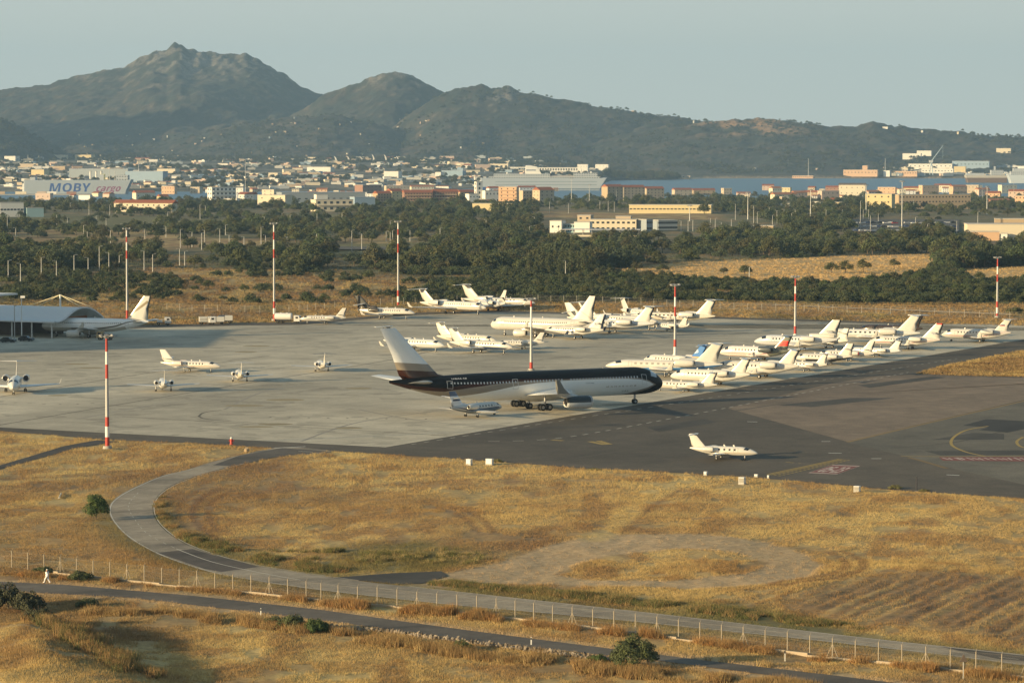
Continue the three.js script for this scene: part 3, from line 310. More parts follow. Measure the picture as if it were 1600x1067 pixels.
function aircraft(type, { nose, tail, row, dir, label, category = 'jet', name = 'business_jet', group, body, fin = WHITE, finTex, tp = WHITE, wing = WHITE, nac = WHITE, winglet, plugs, tri, scale = 1, cover, glass = darkGlass, winMat = darkGlass, mark }) {
  const p = TYPES[type], o = thing(name, label, category, at((nose + tail) / 2, row, lev.slab), dir * Math.PI / 180, group); if (scale !== 1) o.scale.setScalar(scale);
  const G = (k, f) => once(type + k, f), add = (n, g, m, par = o) => mesh(n, g, m, par), E = p.eng, W = p.wing, FN = p.fin, TP = p.tp, rad = Math.PI / 180;
  add('fuselage', G('fus', () => grid(p.heavy ? 90 : 46, p.heavy ? 40 : 26, (u, v) => { const t = u < 0.25 ? u * u / 0.25 * 0.8 + u * 0.2 : u; return skin(p, clamp(t, 0, 1), Math.PI - v * 2 * Math.PI); }, (u, v, q) => { const t = 0.52 - q[0] / p.L, s = section(p, t); return [t, (q[1] - s[1]) / s[2] * 0.5 + 0.5]; })), body ? livery(body) : paintOf(WHITE));
  // wings
  const wx = p.L * (0.52 - W.t), hs = W.span / 2, wy = p.y0 - p.R * 0.72, sw = Math.tan(W.sweep * rad), dh = Math.tan(W.dih * rad), z0 = p.R * 0.3, kink = z0 + (hs - z0) * 0.36, tipc = W.tip, wm = paintOf(wing);
  for (const s of [-1, 1]) {
    add('wing', G('wing' + s, () => { const sec = (z, c) => ({ x: wx - (z - z0) * sw, y: wy + (z - z0) * dh, z: s * z, c, t: c * 0.1 }); return wingGeo([sec(z0, W.c), sec(kink, lerp(W.c, tipc, 0.52)), sec(hs, tipc)]); }), wm);
    if (p.wl) add('winglet', G('wl' + s, () => { const x = wx - (hs - z0) * sw, y = wy + (hs - z0) * dh; return wingGeo([{ x, y: y + 0.02, z: s * hs, c: tipc, t: tipc * 0.08, n: [0, 0.6, -s * 0.7] }, { x: x - p.wl * 0.5, y: y + p.wl * 0.4, z: s * (hs + p.wl * 0.18), c: tipc * 0.7, t: tipc * 0.06, n: [0, 0, -s] }, { x: x - p.wl * 0.95, y: y + p.wl, z: s * (hs + p.wl * 0.34), c: tipc * 0.36, t: tipc * 0.04, n: [0, 0, -s] }]); }), paintOf(winglet || WHITE));
  }
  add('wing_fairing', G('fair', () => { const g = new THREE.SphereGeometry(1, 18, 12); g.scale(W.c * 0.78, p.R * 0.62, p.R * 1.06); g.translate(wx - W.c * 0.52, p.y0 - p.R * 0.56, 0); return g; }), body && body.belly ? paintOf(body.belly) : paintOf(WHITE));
  // engines
  const nacGeo = (r, len) => once(`nac${r},${len}`, () => spun([[len * 0.5 - len * 0.12, r * 0.72], [len * 0.5 - 0.02, r * 0.84], [len * 0.5, r * 0.9], [len * 0.42, r * 0.99], [len * 0.2, r * 1.03], [-len * 0.15, r * 0.98], [-len * 0.4, r * 0.78], [-len * 0.5, r * 0.66], [-len * 0.44, r * 0.6]]));
  const inGeo = (r, len) => once(`in${r},${len}`, () => spun([[len * 0.36, r * 0.78], [len * 0.36, r * 0.2], [len * 0.43, 0.001]])), exGeo = (r, len) => once(`ex${r},${len}`, () => spun([[-len * 0.42, r * 0.62], [-len * 0.42, r * 0.28], [-len * 0.56, 0.002]])), lipGeo = (r, len) => once(`lip${r},${len}`, () => new THREE.TorusGeometry(r * 0.87, r * 0.06, 8, 24).rotateY(Math.PI / 2).translate(len * 0.5 - 0.01, 0, 0));
  const engine = (x, y, z, r, len, pylon) => { const n = add('nacelle', nacGeo(r, len), E.tex ? E.tex : nac.isMaterial ? nac : paintOf(nac)); n.position.set(x, y, z); add('intake', inGeo(r, len), fanMat, n); add('exhaust', exGeo(r, len), dark, n); add('intake_lip', lipGeo(r, len), bareMetal, n); if (plugs) { const d = add('engine_cover', once(`plug${r},${len}`, () => new THREE.CylinderGeometry(r * 0.7, r * 0.7, 0.12, 18).rotateZ(Math.PI / 2).translate(-len * 0.5, 0, 0)), paintOf('#a81f22'), n); } if (pylon) add('pylon', pylon, wm); return n; };
  if (E.under) for (const z of E.under) for (const s of [-1, 1]) { const lex = wx - (z - z0) * sw, wyy = wy + (z - z0) * dh, x = lex + E.len * 0.28, y = wyy - E.drop; engine(x, y, s * z, E.r, E.len, G(`pyl${z}${s}`, () => wingGeo([{ x: x + E.len * 0.25, y: y + E.r * 0.7, z: s * z, c: E.len * 0.85, t: 0.2, n: [0, 0, 1] }, { x: lex - 0.2, y: wyy + 0.05, z: s * z, c: E.len * 0.7, t: 0.2, n: [0, 0, 1] }]))); }
  else for (const s of [-1, 1]) { const x = p.L * (0.52 - E.t) - E.len / 2, y = p.y0 + p.R * E.y, z = s * (p.R * 0.86 + E.r + 0.28); engine(x, y, z, E.r, E.len, G('pyl' + s, () => wingGeo([{ x: x + E.len * 0.3, y: y - 0.1, z: s * p.R * 0.5, c: E.len * 0.7, t: 0.24 }, { x: x + E.len * 0.25, y: y - 0.05, z: z - s * E.r * 0.8, c: E.len * 0.6, t: 0.2 }]))); }
  const fx = p.L * (0.52 - FN.t), fy = section(p, FN.t)[1] + section(p, FN.t)[2] * 0.55, tipx = fx - FN.back;
  if (tri) { const n = add('centre_engine', G('tri', () => spun([[FN.c * 0.62, 0.2], [FN.c * 0.6, E.r * 0.72], [FN.c * 0.4, E.r * 0.86], [-FN.c * 0.3, E.r * 0.8], [-FN.c * 0.62, E.r * 0.55], [-FN.c * 0.62, 0.02]])), nac.isMaterial ? nac : paintOf(nac)); n.position.set(fx - FN.c * 0.35, fy + E.r * 0.75, 0); add('intake', G('trin', () => new THREE.CircleGeometry(E.r * 0.62, 16).rotateY(Math.PI / 2).translate(FN.c * 0.63, 0, 0)), dark, n); }
  // tail
  const fg = G('fin', () => planarUV(wingGeo([{ x: fx + FN.c * (p.blunt ? 0.55 : 0.35), y: fy - 0.15, z: 0, c: FN.c * (p.blunt ? 1.5 : 1.35), t: 0.1, n: [0, 0, 1] }, { x: fx - FN.back * 0.1, y: lerp(fy, FN.h, 0.12), z: 0, c: FN.c, t: FN.c * 0.045, n: [0, 0, 1] }, { x: lerp(fx, tipx, 0.5), y: lerp(fy, FN.h, 0.5), z: 0, c: lerp(FN.c, FN.tip, 0.5), t: FN.c * 0.035, n: [0, 0, 1] }, { x: tipx, y: FN.h, z: 0, c: FN.tip, t: FN.tip * 0.04, n: [0, 0, 1] }])));
  const fo = add('fin', fg, finTex ? once('finm' + finTex.key, () => gloss(lin(1, 1, 1), { map: canvas(256, 256, finTex.draw) })) : paintOf(fin));
  const ty = TP.at === 0 ? p.y0 + p.R * 0.45 : lerp(fy, FN.h, TP.at), tx = TP.at === 0 ? p.L * (0.52 - 0.845) : TP.at === 1 ? tipx + TP.c * 0.25 : lerp(fx, tipx, TP.at) - FN.c * 0.12, tdh = TP.at === 0 ? 0.11 : TP.at === 1 ? -0.02 : p === TYPES.falcon ? -0.12 : 0.12, ts = Math.tan(TP.sweep * rad);
  for (const s of [-1, 1]) add('tailplane', G('tp' + s, () => wingGeo([0, TP.span / 2].map((z, i) => ({ x: tx - z * ts, y: ty + z * tdh, z: s * z, c: TP.c * (i ? 0.45 : 1), t: TP.c * (i ? 0.03 : 0.09) })))), paintOf(tp));
  if (TP.at === 1) add('tail_bullet', G('bul', () => { const g = new THREE.SphereGeometry(1, 14, 8); g.scale(TP.c * 0.75, TP.c * 0.09, TP.c * 0.1); g.translate(tx - TP.c * 0.55, ty, 0); return g; }), paintOf(fin));
  // glazing
  const ck = p.blunt ? [0.25, 0.47, 14, 62] : [0.42, 0.66, 10, 64];
  for (const s of [-1, 1]) add('cockpit_window', G('ck' + s, () => patch(p, p.tn * ck[0], p.tn * ck[1], s * ck[2], s * ck[3], 0.015, 4, 6, p.tn * (p.blunt ? 0.1 : 0.08))), p.heavy ? paleGlass : glass);
  const N = p.win, dt = (N.t1 - N.t0) / (N.n - 1), ww = N.w / p.L, wa = N.h / p.R / rad / 2, wc = p.heavy ? 70 : p.blunt ? 72 : 70;
  if (N.joined) for (const s of [-1, 1]) stuff(add('cabin_windows', G('win' + s, () => { const a = []; for (let i = 0; i < N.n; i++) { const t = N.t0 + i * dt; if (p.heavy && (Math.abs(t - 0.1) < 0.02 || Math.abs(t - 0.385) < 0.012 || Math.abs(t - 0.56) < 0.012)) continue; a.push(patch(p, t - ww / 2, t + ww / 2, s * (wc - wa), s * (wc + wa), 0.01, 1, 1)); } return join(a); }), winMat));
  else for (const s of [-1, 1]) for (let i = 0; i < N.n; i++) { const t = N.t0 + i * dt; add('cabin_window', G(`w${s}${i}`, () => patch(p, t - ww / 2, t + ww / 2, s * (wc - wa), s * (wc + wa), 0.01, 1, 2)), winMat); }
  if (!p.blunt) for (const s of [-1, 1]) add('door', G('dr' + s, () => { const t = p.tn * 1.04, w = 0.8 / p.L, L = 0.045 / p.L; return join([patch(p, t, t + L, s * 48, s * 100, 0.008, 1, 5), patch(p, t + w, t + w + L, s * 48, s * 100, 0.008, 1, 5), patch(p, t, t + w, s * 47, s * 48.6, 0.008, 1, 1)]); }), M(0.2, 0.2, 0.2, 0.6));
  else for (const s of [-1, 1]) for (const t of p.heavy ? [0.085, 0.565, 0.795] : [0.13, 0.8]) add('door', G(`dr${s}${t}`, () => { const w = (p.heavy ? 1.15 : 0.9) / p.L, L = 0.09 / p.L, a0 = p.heavy ? 58 : 56, a1 = p.heavy ? 100 : 100; return join([patch(p, t, t + L, s * a0, s * a1, 0.012, 1, 6), patch(p, t + w, t + w + L, s * a0, s * a1, 0.012, 1, 6), patch(p, t, t + w, s * a0, s * (a0 + 1.8), 0.012, 1, 1), patch(p, t, t + w, s * (a1 - 1.8), s * a1, 0.012, 1, 1)]); }), p.heavy ? M(0.55, 0.55, 0.55, 0.6) : M(0.35, 0.35, 0.35, 0.6));
  if (cover) add('windscreen_cover', G('cov', () => patch(p, p.tn * 0.36, p.tn * 0.7, -70, 70, 0.03, 4, 10)), paintOf(cover));
  // landing gear
  const wr = p.heavy ? 0.68 : p.bigGear ? 0.5 : p.R * 0.28, nw = wr * 0.78, leg = (x, z, r, w, spread, top, pairs) => { const l = add('landing_gear', bar([x, r, z], [x, top, z], p.bigGear ? 0.2 : 0.11, p.bigGear ? 0.24 : 0.14, 8), strut); for (const [dx, dz] of pairs) { const k = add('wheel', wheelGeo(r, w), rubber, l); k.position.set(x + dx, r, z + dz); } for (const [dx, dz] of pairs) { const k = add('hub', once(`hub${r}${w}`, () => new THREE.CylinderGeometry(r * 0.5, r * 0.5, w * 0.7, 12).rotateX(Math.PI / 2)), hubMat, l); k.position.set(x + dx, r, z + dz); } return l; };
  leg(p.L * (0.52 - (p.heavy ? 0.105 : p.blunt ? 0.135 : p.tn * 0.72)), 0, nw, nw * 0.5, 0, p.y0 - p.R * 0.4, [[0, -nw * 0.55], [0, nw * 0.55]]);
  const gx = wx - W.c * (p.heavy ? 0.78 : 0.72), gz = p.heavy ? 5.35 : p.blunt ? 3.6 : p.R * 1.25 + 0.4, d = wr * 1.15;
  for (const s of [-1, 1]) leg(gx, s * gz, wr, wr * 0.62, 0, wy + gz * dh, p.heavy ? [[-d, -0.55], [-d, 0.55], [d, -0.55], [d, 0.55]] : [[0, -wr * 0.5], [0, wr * 0.5]]);
  if (p.heavy) leg(gx - 0.6, 0, wr * 0.9, wr * 0.5, 0, p.y0 - p.R * 0.6, [[0, -0.45], [0, 0.45]]);
  for (const t of p.blunt ? [0.22, 0.5] : [0.33, 0.47]) add('antenna', G('ant' + t, () => { const q = skin(p, t, 0); return wingGeo([{ x: q[0], y: q[1] - 0.02, z: 0, c: 0.4, t: 0.03, n: [0, 0, 1] }, { x: q[0] - 0.2, y: q[1] + 0.28, z: 0, c: 0.2, t: 0.02, n: [0, 0, 1] }]); }), paintOf(WHITE));
  return o;
}
// liveries
const stripe = (key, c, pts, w = 0.05, extra = {}) => ({ key, stripe: [{ c, w, p: pts }], ...extra });
const low = (key, c, y = 0.34, w = 0.05, extra) => stripe(key, c, [[0, y + 0.12], [0.15, y + 0.02], [0.6, y], [0.85, y + 0.12], [1, y + 0.4]], w, extra);
const BLACK = '#0c0b0c';
{ // the big black and brown four-engined jet
  const curve = (pts, close) => [...pts.map(p => [p[0], p[1]]), ...close];
  const up = [[0.055, 0.40], [0.075, 0.50], [0.11, 0.575], [0.16, 0.62], [0.25, 0.645], [0.4, 0.64], [0.5, 0.60], [0.58, 0.52], [0.66, 0.38], [0.74, 0.2], [0.8, 0.04], [0.82, -0.05]], dn = [[0.19, -0.05], [0.16, 0.04], [0.12, 0.16], [0.08, 0.28], [0.055, 0.40]];
  const shift = (a, f) => a.map(([x, y], i) => [x, y + f(x)]);
  const white = [...up, ...dn], grey = [[0.045, 0.4], ...shift(up.slice(1), x => 0.045 + 0.26 * sstep(0.4, 0.8, x)), [0.93, 0.1], [0.93, -0.1], [0.2, -0.1], [0.15, 0], [0.1, 0.13], [0.07, 0.24]], brown = [[0.04, 0.4], ...shift(up.slice(1), x => 0.06 + 0.42 * sstep(0.35, 0.85, x)), [0.93, 0.36], [1, 0.4], [1, -0.1], [0.22, -0.1]];
  aircraft('heavy', { nose: 1035, tail: 602, row: 639, dir: 29.5, scale: 1.02, name: 'airliner', category: 'airliner', label: 'large four-engined jet with black top, brown bands and white belly', nac: gloss(lin(1, 1, 1), { map: canvas(64, 256, (c, w, h) => { c.fillStyle = '#d4d6d6'; c.fillRect(0, 0, w, h); c.fillStyle = '#8e8880'; c.fillRect(w * 0.42, 0, w * 0.58, h); c.fillStyle = '#5b3322'; c.fillRect(w * 0.46, 0, w * 0.54, h); c.fillStyle = BLACK; c.fillRect(w * 0.5, 0, w * 0.5, h); }) }), tp: '#cfd2d3', winMat: paleGlass, wing: '#c9cbcb', winglet: '#8e8d88',
    body: { key: 'heavy', big: 1, base: BLACK, belly: '#dfe0de', fill: [{ c: '#3b2015', p: brown }, { c: '#8d8478', p: grey }, { c: '#e3e4e2', p: white }], text: [{ t: 'B O U R K H A N', x: 0.125, y: 0.335, s: 0.075, c: '#8c7a60', k: 0.86 }, { t: 'M-IABU', x: 0.742, y: 0.83, s: 0.075, c: '#d8d8d8', bold: 1, k: 0.8 }, { t: 'A B U', x: 0.15, y: 0.16, s: 0.06, c: '#3b3f45', k: 0.7 }, { t: 'AIRCRAFT', x: 0.285, y: 0.5, s: 0.05, c: '#4a4d52', k: 0.6 }] },
    finTex: { key: 'heavy', draw: (c, w, h) => { c.fillStyle = BLACK; c.fillRect(0, 0, w, h); const band = (y0, y1, s, col) => { c.fillStyle = col; c.beginPath(); c.moveTo(0, h * (1 - y0)); c.lineTo(w, h * (1 - y0 + s)); c.lineTo(w, h * (1 - y1 + s)); c.lineTo(0, h * (1 - y1)); c.fill(); }; band(0.1, 0.3, 0.12, '#3b2015'); band(0.26, 0.42, 0.12, '#8d8478'); band(0.4, 1.4, 0.14, '#dfe1e2'); } } });
}
const inRow = 'jets parked nose inward along the taxiway edge', farRow = 'jets parked along the back of the apron';
// foreground taxiway and left of the apron
aircraft('light', { nose: 1180, tail: 1078, row: 717, dir: -20, label: 'small white twin jet alone on the dark taxiway', body: low('lm', '#a88d55', 0.3, 0.04) });
aircraft('hawker', { nose: 780, tail: 705, row: 651, dir: 48, label: 'small white and blue jet under the big black jet', fin: '#dfe3ea', finTex: { key: 'hk', draw: (c, w, h) => { c.fillStyle = '#dfe3ea'; c.fillRect(0, 0, w, h); c.fillStyle = '#4a5a78'; c.fillRect(0, 0, w * 0.5, h * 0.3); c.fillStyle = '#1f2f55'; c.fillRect(w * 0.2, h * 0.5, w * 0.5, h * 0.1); } }, body: { key: 'hk', belly: '#7b8794', fill: [{ c: '#6d7884', p: [[0, 0.42], [0.25, 0.42], [0.5, 0.3], [0.8, 0.2], [1, 0.3], [1, 0], [0, 0]] }], stripe: [{ c: '#22345e', w: 0.09, p: [[0.1, 0.46], [0.4, 0.36], [0.7, 0.32], [1, 0.7]] }, { c: '#22345e', w: 0.05, p: [[0.5, 0.5], [0.75, 0.46], [1, 0.85]] }] } });
aircraft('citation', { nose: 339, tail: 252, row: 581, dir: -18, label: 'white twin jet with red engine intakes beside the tail-on jets', body: low('ct1', '#b98c4a', 0.36, 0.05), nac: '#d8c8bc', group: undefined });
aircraft('light', { nose: 247, tail: 262, row: 611, dir: 99, label: 'T-tailed light jet seen from behind, nearest the light mast', scale: 1.2 , body: { ...low('q1', '#77808c', 0.36, 0.04), base: '#c6c8ca' } });
aircraft('light', { nose: 367, tail: 381, row: 596, dir: 99, label: 'T-tailed light jet seen from behind, middle of three', scale: 1.15 , body: { ...low('q2', '#a08a5c', 0.42, 0.03), base: '#cfc9bb' } });
aircraft('light', { nose: 496, tail: 508, row: 580, dir: 101, label: 'T-tailed light jet with dark tailplane, seen from behind', scale: 1.12, tp: '#34302c', fin: WHITE, body: stripe('lb', '#1c2440', [[0.3, 0.3], [0.7, 0.45], [1, 0.6]], 0.1) });
aircraft('challenger', { nose: 30, tail: 16, row: 613, dir: -84, label: 'white T-tailed jet facing the viewer with dark windscreen', wing: '#dfe2e4' , body: { ...low('q3', '#6b6f74', 0.33, 0.025), base: '#cccdc9' } });
aircraft('citation', { nose: 470, tail: 541, row: 506, dir: 168, label: 'small white jet with blue stripe beside the fuel tanker', body: low('ct2', '#33486f', 0.4, 0.06), scale: 0.95 });
{ // the airliner at the terminal
  aircraft('liner', { nose: 61, tail: 241, row: 527, dir: 163, name: 'airliner', category: 'airliner', label: 'white airliner with curved bronze stripe nosed under the terminal roof', wing: '#c6c9cb',
    body: { key: 'bbj', base: '#f0efec', belly: '#cfcbc2', fill: [{ c: '#bdb6aa', p: [[0, 0.32], [0.4, 0.3], [0.62, 0.26], [0.8, 0.3], [0.8, 0], [0, 0]] }], stripe: [{ c: '#5d5546', w: 0.1, p: [[0.3, 0.24], [0.55, 0.27], [0.72, 0.42], [0.86, 0.8], [0.95, 1.1]] }] },
    finTex: { key: 'bbj', draw: (c, w, h) => { c.fillStyle = WHITE; c.fillRect(0, 0, w, h); c.strokeStyle = '#8b7f66'; c.lineWidth = 20; c.beginPath(); c.moveTo(w * 1.05, h * 0.98); c.quadraticCurveTo(w * 0.55, h * 0.75, w * 0.08, h * 0.2); c.stroke(); } } });
}
// back of the apron
aircraft('falcon', { nose: 647, tail: 556, row: 498, dir: -20, tri: 1, group: farRow, label: 'white trijet with black tail and dark engine, by the back masts', fin: '#20201f', nac: '#3b352c', body: { key: 'fb', fill: [{ c: '#2b2b2c', p: [[0, 0.3], [0.3, 0.26], [0.6, 0.16], [0.9, 0], [0, 0]] }] } });
aircraft('global', { nose: 759, tail: 652, row: 490, dir: -38, group: farRow, label: 'long cream T-tailed jet nose toward the apron, right of a tall mast' , body: { ...low('q4', '#8c5f52', 0.3, 0.04), base: '#d3d0c8' } });
aircraft('gulf', { nose: 832, tail: 722, row: 482.5, dir: -30, group: farRow, label: 'T-tailed jet with violet stripe, farthest back beside the scrub', body: low('g1', '#5c5a78', 0.42, 0.05) });
aircraft('falcon', { nose: 748, tail: 788, row: 485, dir: 120, group: farRow, label: 'white jet with low tailplane crossing in front of the violet-striped jet' , body: { ...low('q5', '#5f6c84', 0.36, 0.03), base: '#c6c8ca' } });
aircraft('liner', { nose: 768, tail: 932, row: 526, dir: 152, name: 'airliner', category: 'airliner', label: 'plain white twin-engined airliner nose left in the middle of the apron', body: { key: 'acj', belly: WHITE, stripe: [{ c: '#a9a294', w: 0.025, p: [[0.12, 0.46], [0.6, 0.44], [0.8, 0.46], [0.9, 0.62]] }] }, finTex: { key: 'acj', draw: (c, w, h) => { c.fillStyle = WHITE; c.fillRect(0, 0, w, h); c.strokeStyle = '#b7b09f'; c.lineWidth = 6; c.beginPath(); c.moveTo(w * 0.95, h * 0.1); c.lineTo(w * 0.1, h * 0.9); c.stroke(); } } });
aircraft('falcon', { nose: 852, tail: 944, row: 529, dir: 148, label: 'white jet with navy winglets and fin stripe before the white airliner', winglet: '#2c3447', finTex: { key: 'f7', draw: (c, w, h) => { c.fillStyle = WHITE; c.fillRect(0, 0, w, h); c.fillStyle = '#39435c'; c.beginPath(); c.moveTo(0, h); c.lineTo(w * 0.25, h); c.lineTo(w * 0.1, 0); c.lineTo(0, 0); c.fill(); } }, body: low('f7', '#39435c', 0.35, 0.03) });
aircraft('midjet', { nose: 774, tail: 681, row: 541, dir: -34, label: 'cream T-tailed jet just behind the jet with a dark belly sweep', fin: '#e7e0cd' , body: { ...low('q6', '#8f8b82', 0.42, 0.025), base: '#cfc9bb' } });
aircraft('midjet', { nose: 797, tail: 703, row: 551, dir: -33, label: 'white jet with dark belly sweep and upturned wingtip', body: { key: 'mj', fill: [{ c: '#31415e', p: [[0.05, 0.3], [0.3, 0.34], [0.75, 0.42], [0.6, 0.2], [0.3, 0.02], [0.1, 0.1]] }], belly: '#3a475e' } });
aircraft('midjet', { nose: 691, tail: 598, row: 548, dir: -34, label: 'white jet half hidden behind the fin of the big black jet', tp: '#d9d9d6', fin: '#3e434a' , body: { ...low('q7', '#77808c', 0.33, 0.04), base: '#cccdc9' } });
aircraft('citation', { nose: 784, tail: 845, row: 545, dir: 164, scale: 0.86, label: 'little white jet with dark windows beside the middle mast', body: low('c6', '#3b3d42', 0.3, 0.03) });
aircraft('falcon', { nose: 975, tail: 885, row: 511, dir: -28, group: farRow, label: 'jet whose white fin rises just left of the airliner fin' , body: { ...low('q8', '#a08a5c', 0.3, 0.03), base: '#d3d0c8' } });
aircraft('global', { nose: 1012, tail: 918, row: 514, dir: -34, group: farRow, label: 'white jet nose right directly behind the airliner tail', body: low('gb', '#7b7f8c', 0.4, 0.03) });
aircraft('gulf', { nose: 890, tail: 1022, row: 520, dir: 152, group: farRow, label: 'white T-tailed jet behind the navy-finned jet, registration on its fin' , body: { ...low('q9', '#6b6f74', 0.36, 0.025), base: '#c6c8ca' } });
aircraft('gulf', { nose: 992, tail: 1116, row: 508, dir: 152, group: farRow, label: 'large white jet with upswept wingtip, last of the back cluster' , body: { ...low('q10', '#8c5f52', 0.42, 0.04), base: '#cfc9bb' } });
aircraft('midjet', { nose: 1000, tail: 988, row: 498, dir: -62, group: farRow, label: 'T-tailed jet seen head-on far behind the white cluster' , body: { ...low('q11', '#5f6c84', 0.33, 0.03), base: '#cccdc9' } });
aircraft('lear', { nose: 1018, tail: 1074, row: 517, dir: 132, label: 'slim jet with curved dark tail stripe beside a mast', body: { key: 'lr', stripe: [{ c: '#3a3a38', w: 0.12, p: [[0.5, 0.2], [0.75, 0.3], [1, 0.8]] }] } });
// row along the taxiway
aircraft('gulf', { nose: 944, tail: 1138, row: 588, dir: 162, group: inRow, label: 'long cream jet with blue belly and seven oval windows', body: { key: 'gv', belly: '#3c78b4', fill: [{ c: '#3c78b4', p: [[0.3, 0.22], [0.5, 0.3], [0.75, 0.3], [1, 0.4], [1, 0], [0.3, 0]] }] }, winMat: M(0.3, 0.29, 0.26, 0.3) });
aircraft('challenger', { nose: 1016, tail: 1096, row: 578, dir: 138, scale: 1.0, group: inRow, label: 'jet with bright blue fin and orange tail stripe', fin: '#2f6fb5', tp: '#9aa1a6', finTex: { key: 'bl', draw: (c, w, h) => { c.fillStyle = '#2f72b8'; c.fillRect(0, 0, w, h); c.fillStyle = '#e9a13b'; c.fillRect(0, h * 0.8, w, h * 0.2); c.strokeStyle = '#d7e0e6'; c.lineWidth = 9; c.beginPath(); c.arc(w * 0.5, h * 0.45, 20, 0, 7); c.moveTo(w * 0.42, h * 0.3); c.lineTo(w * 0.58, h * 0.6); c.stroke(); } }, body: { key: 'bl', fill: [{ c: '#e6a041', p: [[0.7, 0.5], [0.85, 0.7], [1, 0.8], [1, 0.2], [0.8, 0.3]] }] } });
aircraft('challenger', { nose: 1052, tail: 1172, row: 602, dir: 152, group: inRow, label: 'plain white jet with red wingtips behind the black nose', winglet: '#b3362a', cover: undefined , body: { ...low('q12', '#8f8b82', 0.3, 0.025), base: '#d3d0c8' } });
aircraft('lear', { nose: 1018, tail: 1119, row: 612, dir: 154, group: inRow, label: 'slim white jet nearest the nose of the big black jet', body: low('l2', '#9b8a6a', 0.3, 0.03) });
aircraft('challenger', { nose: 1118, tail: 1250, row: 590, dir: 155, scale: 1.08, group: inRow, label: 'white T-tailed jet lying in the shadow of its neighbour', body: low('c9', '#b9b7ae', 0.3, 0.02) });
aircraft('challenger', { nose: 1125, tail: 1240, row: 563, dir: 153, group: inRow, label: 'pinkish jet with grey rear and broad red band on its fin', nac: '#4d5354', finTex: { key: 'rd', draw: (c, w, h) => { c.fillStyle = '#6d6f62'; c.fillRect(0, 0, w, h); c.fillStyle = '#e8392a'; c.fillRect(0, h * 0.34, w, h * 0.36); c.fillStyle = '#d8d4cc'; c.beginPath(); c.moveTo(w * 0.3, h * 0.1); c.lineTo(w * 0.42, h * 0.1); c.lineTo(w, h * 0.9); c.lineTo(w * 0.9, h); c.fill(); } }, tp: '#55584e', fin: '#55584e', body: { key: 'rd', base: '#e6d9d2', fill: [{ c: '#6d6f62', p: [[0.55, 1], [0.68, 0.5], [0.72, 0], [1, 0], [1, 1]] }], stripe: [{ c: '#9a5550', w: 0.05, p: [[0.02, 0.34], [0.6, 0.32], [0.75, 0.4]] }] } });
aircraft('falcon', { nose: 1181, tail: 1311, row: 548, dir: 156, tri: 1, scale: 1.18, group: inRow, label: 'large white trijet with bare fin, behind the grey-tailed jet' , body: { ...low('q13', '#77808c', 0.36, 0.04), base: '#c6c8ca' } });
aircraft('hawker', { nose: 1262, tail: 1320, row: 543, dir: 140, plugs: 1, group: inRow, label: 'white jet showing two red exhaust covers' , body: { ...low('q14', '#a08a5c', 0.42, 0.03), base: '#cfc9bb' } });
aircraft('gulf', { nose: 1288, tail: 1438, row: 536, dir: 158, group: inRow, label: 'longest white jet of the far row, oval windows and upswept wingtip' , body: { ...low('q15', '#6b6f74', 0.33, 0.025), base: '#cccdc9' } });
aircraft('challenger', { nose: 1342, tail: 1443, row: 527, dir: 153, group: inRow, label: 'dark brown jet hidden behind the longest white jet', fin: '#4b3a30', tp: '#b6b2aa', nac: '#3a302a', wing: '#a9a7a2', body: { key: 'dk', base: '#3c3029', belly: '#3c3029' } });
aircraft('light', { nose: 1222, tail: 1291, row: 580, dir: 150, group: inRow, label: 'light white jet with swept tail past the shadowed jet', scale: 1.06 , body: { ...low('q16', '#8c5f52', 0.3, 0.04), base: '#d3d0c8' } });
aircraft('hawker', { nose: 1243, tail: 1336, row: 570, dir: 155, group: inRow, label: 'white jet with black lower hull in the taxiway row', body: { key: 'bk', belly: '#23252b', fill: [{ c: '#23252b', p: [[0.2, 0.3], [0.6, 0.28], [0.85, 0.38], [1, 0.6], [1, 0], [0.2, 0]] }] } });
aircraft('citation', { nose: 1284, tail: 1362, row: 564, dir: 152, plugs: 1, group: inRow, label: 'white twin jet with a single bright red engine cover', body: low('c4', '#b0543f', 0.3, 0.03) });
aircraft('lear', { nose: 1330, tail: 1404, row: 557, dir: 146, group: inRow, label: 'slim white jet between the red-covered and red-striped jets' , body: { ...low('q17', '#5f6c84', 0.36, 0.03), base: '#c6c8ca' } });
aircraft('falcon', { nose: 1362, tail: 1471, row: 545.5, dir: 155, group: inRow, label: 'white jet with red fin tip and red side stripe', body: low('rs', '#b5473a', 0.3, 0.05), finTex: { key: 'rt', draw: (c, w, h) => { c.fillStyle = WHITE; c.fillRect(0, 0, w, h); c.fillStyle = '#c03a2c'; c.fillRect(0, 0, w, h * 0.09); } } });
aircraft('challenger', { nose: 1473, tail: 1583, row: 534, dir: 158, group: inRow, label: 'white jet with red cheatline and a flag on its fin, at the row end', body: stripe('ch9', '#b5473a', [[0, 0.42], [0.2, 0.3], [0.6, 0.3], [0.8, 0.45], [1, 0.9]], 0.04), finTex: { key: 'fl', draw: (c, w, h) => { c.fillStyle = WHITE; c.fillRect(0, 0, w, h); c.fillStyle = '#3c3f63'; c.fillRect(w * 0.3, h * 0.4, w * 0.25, h * 0.06); c.fillStyle = '#a33'; c.fillRect(w * 0.3, h * 0.46, w * 0.25, h * 0.05); } } });

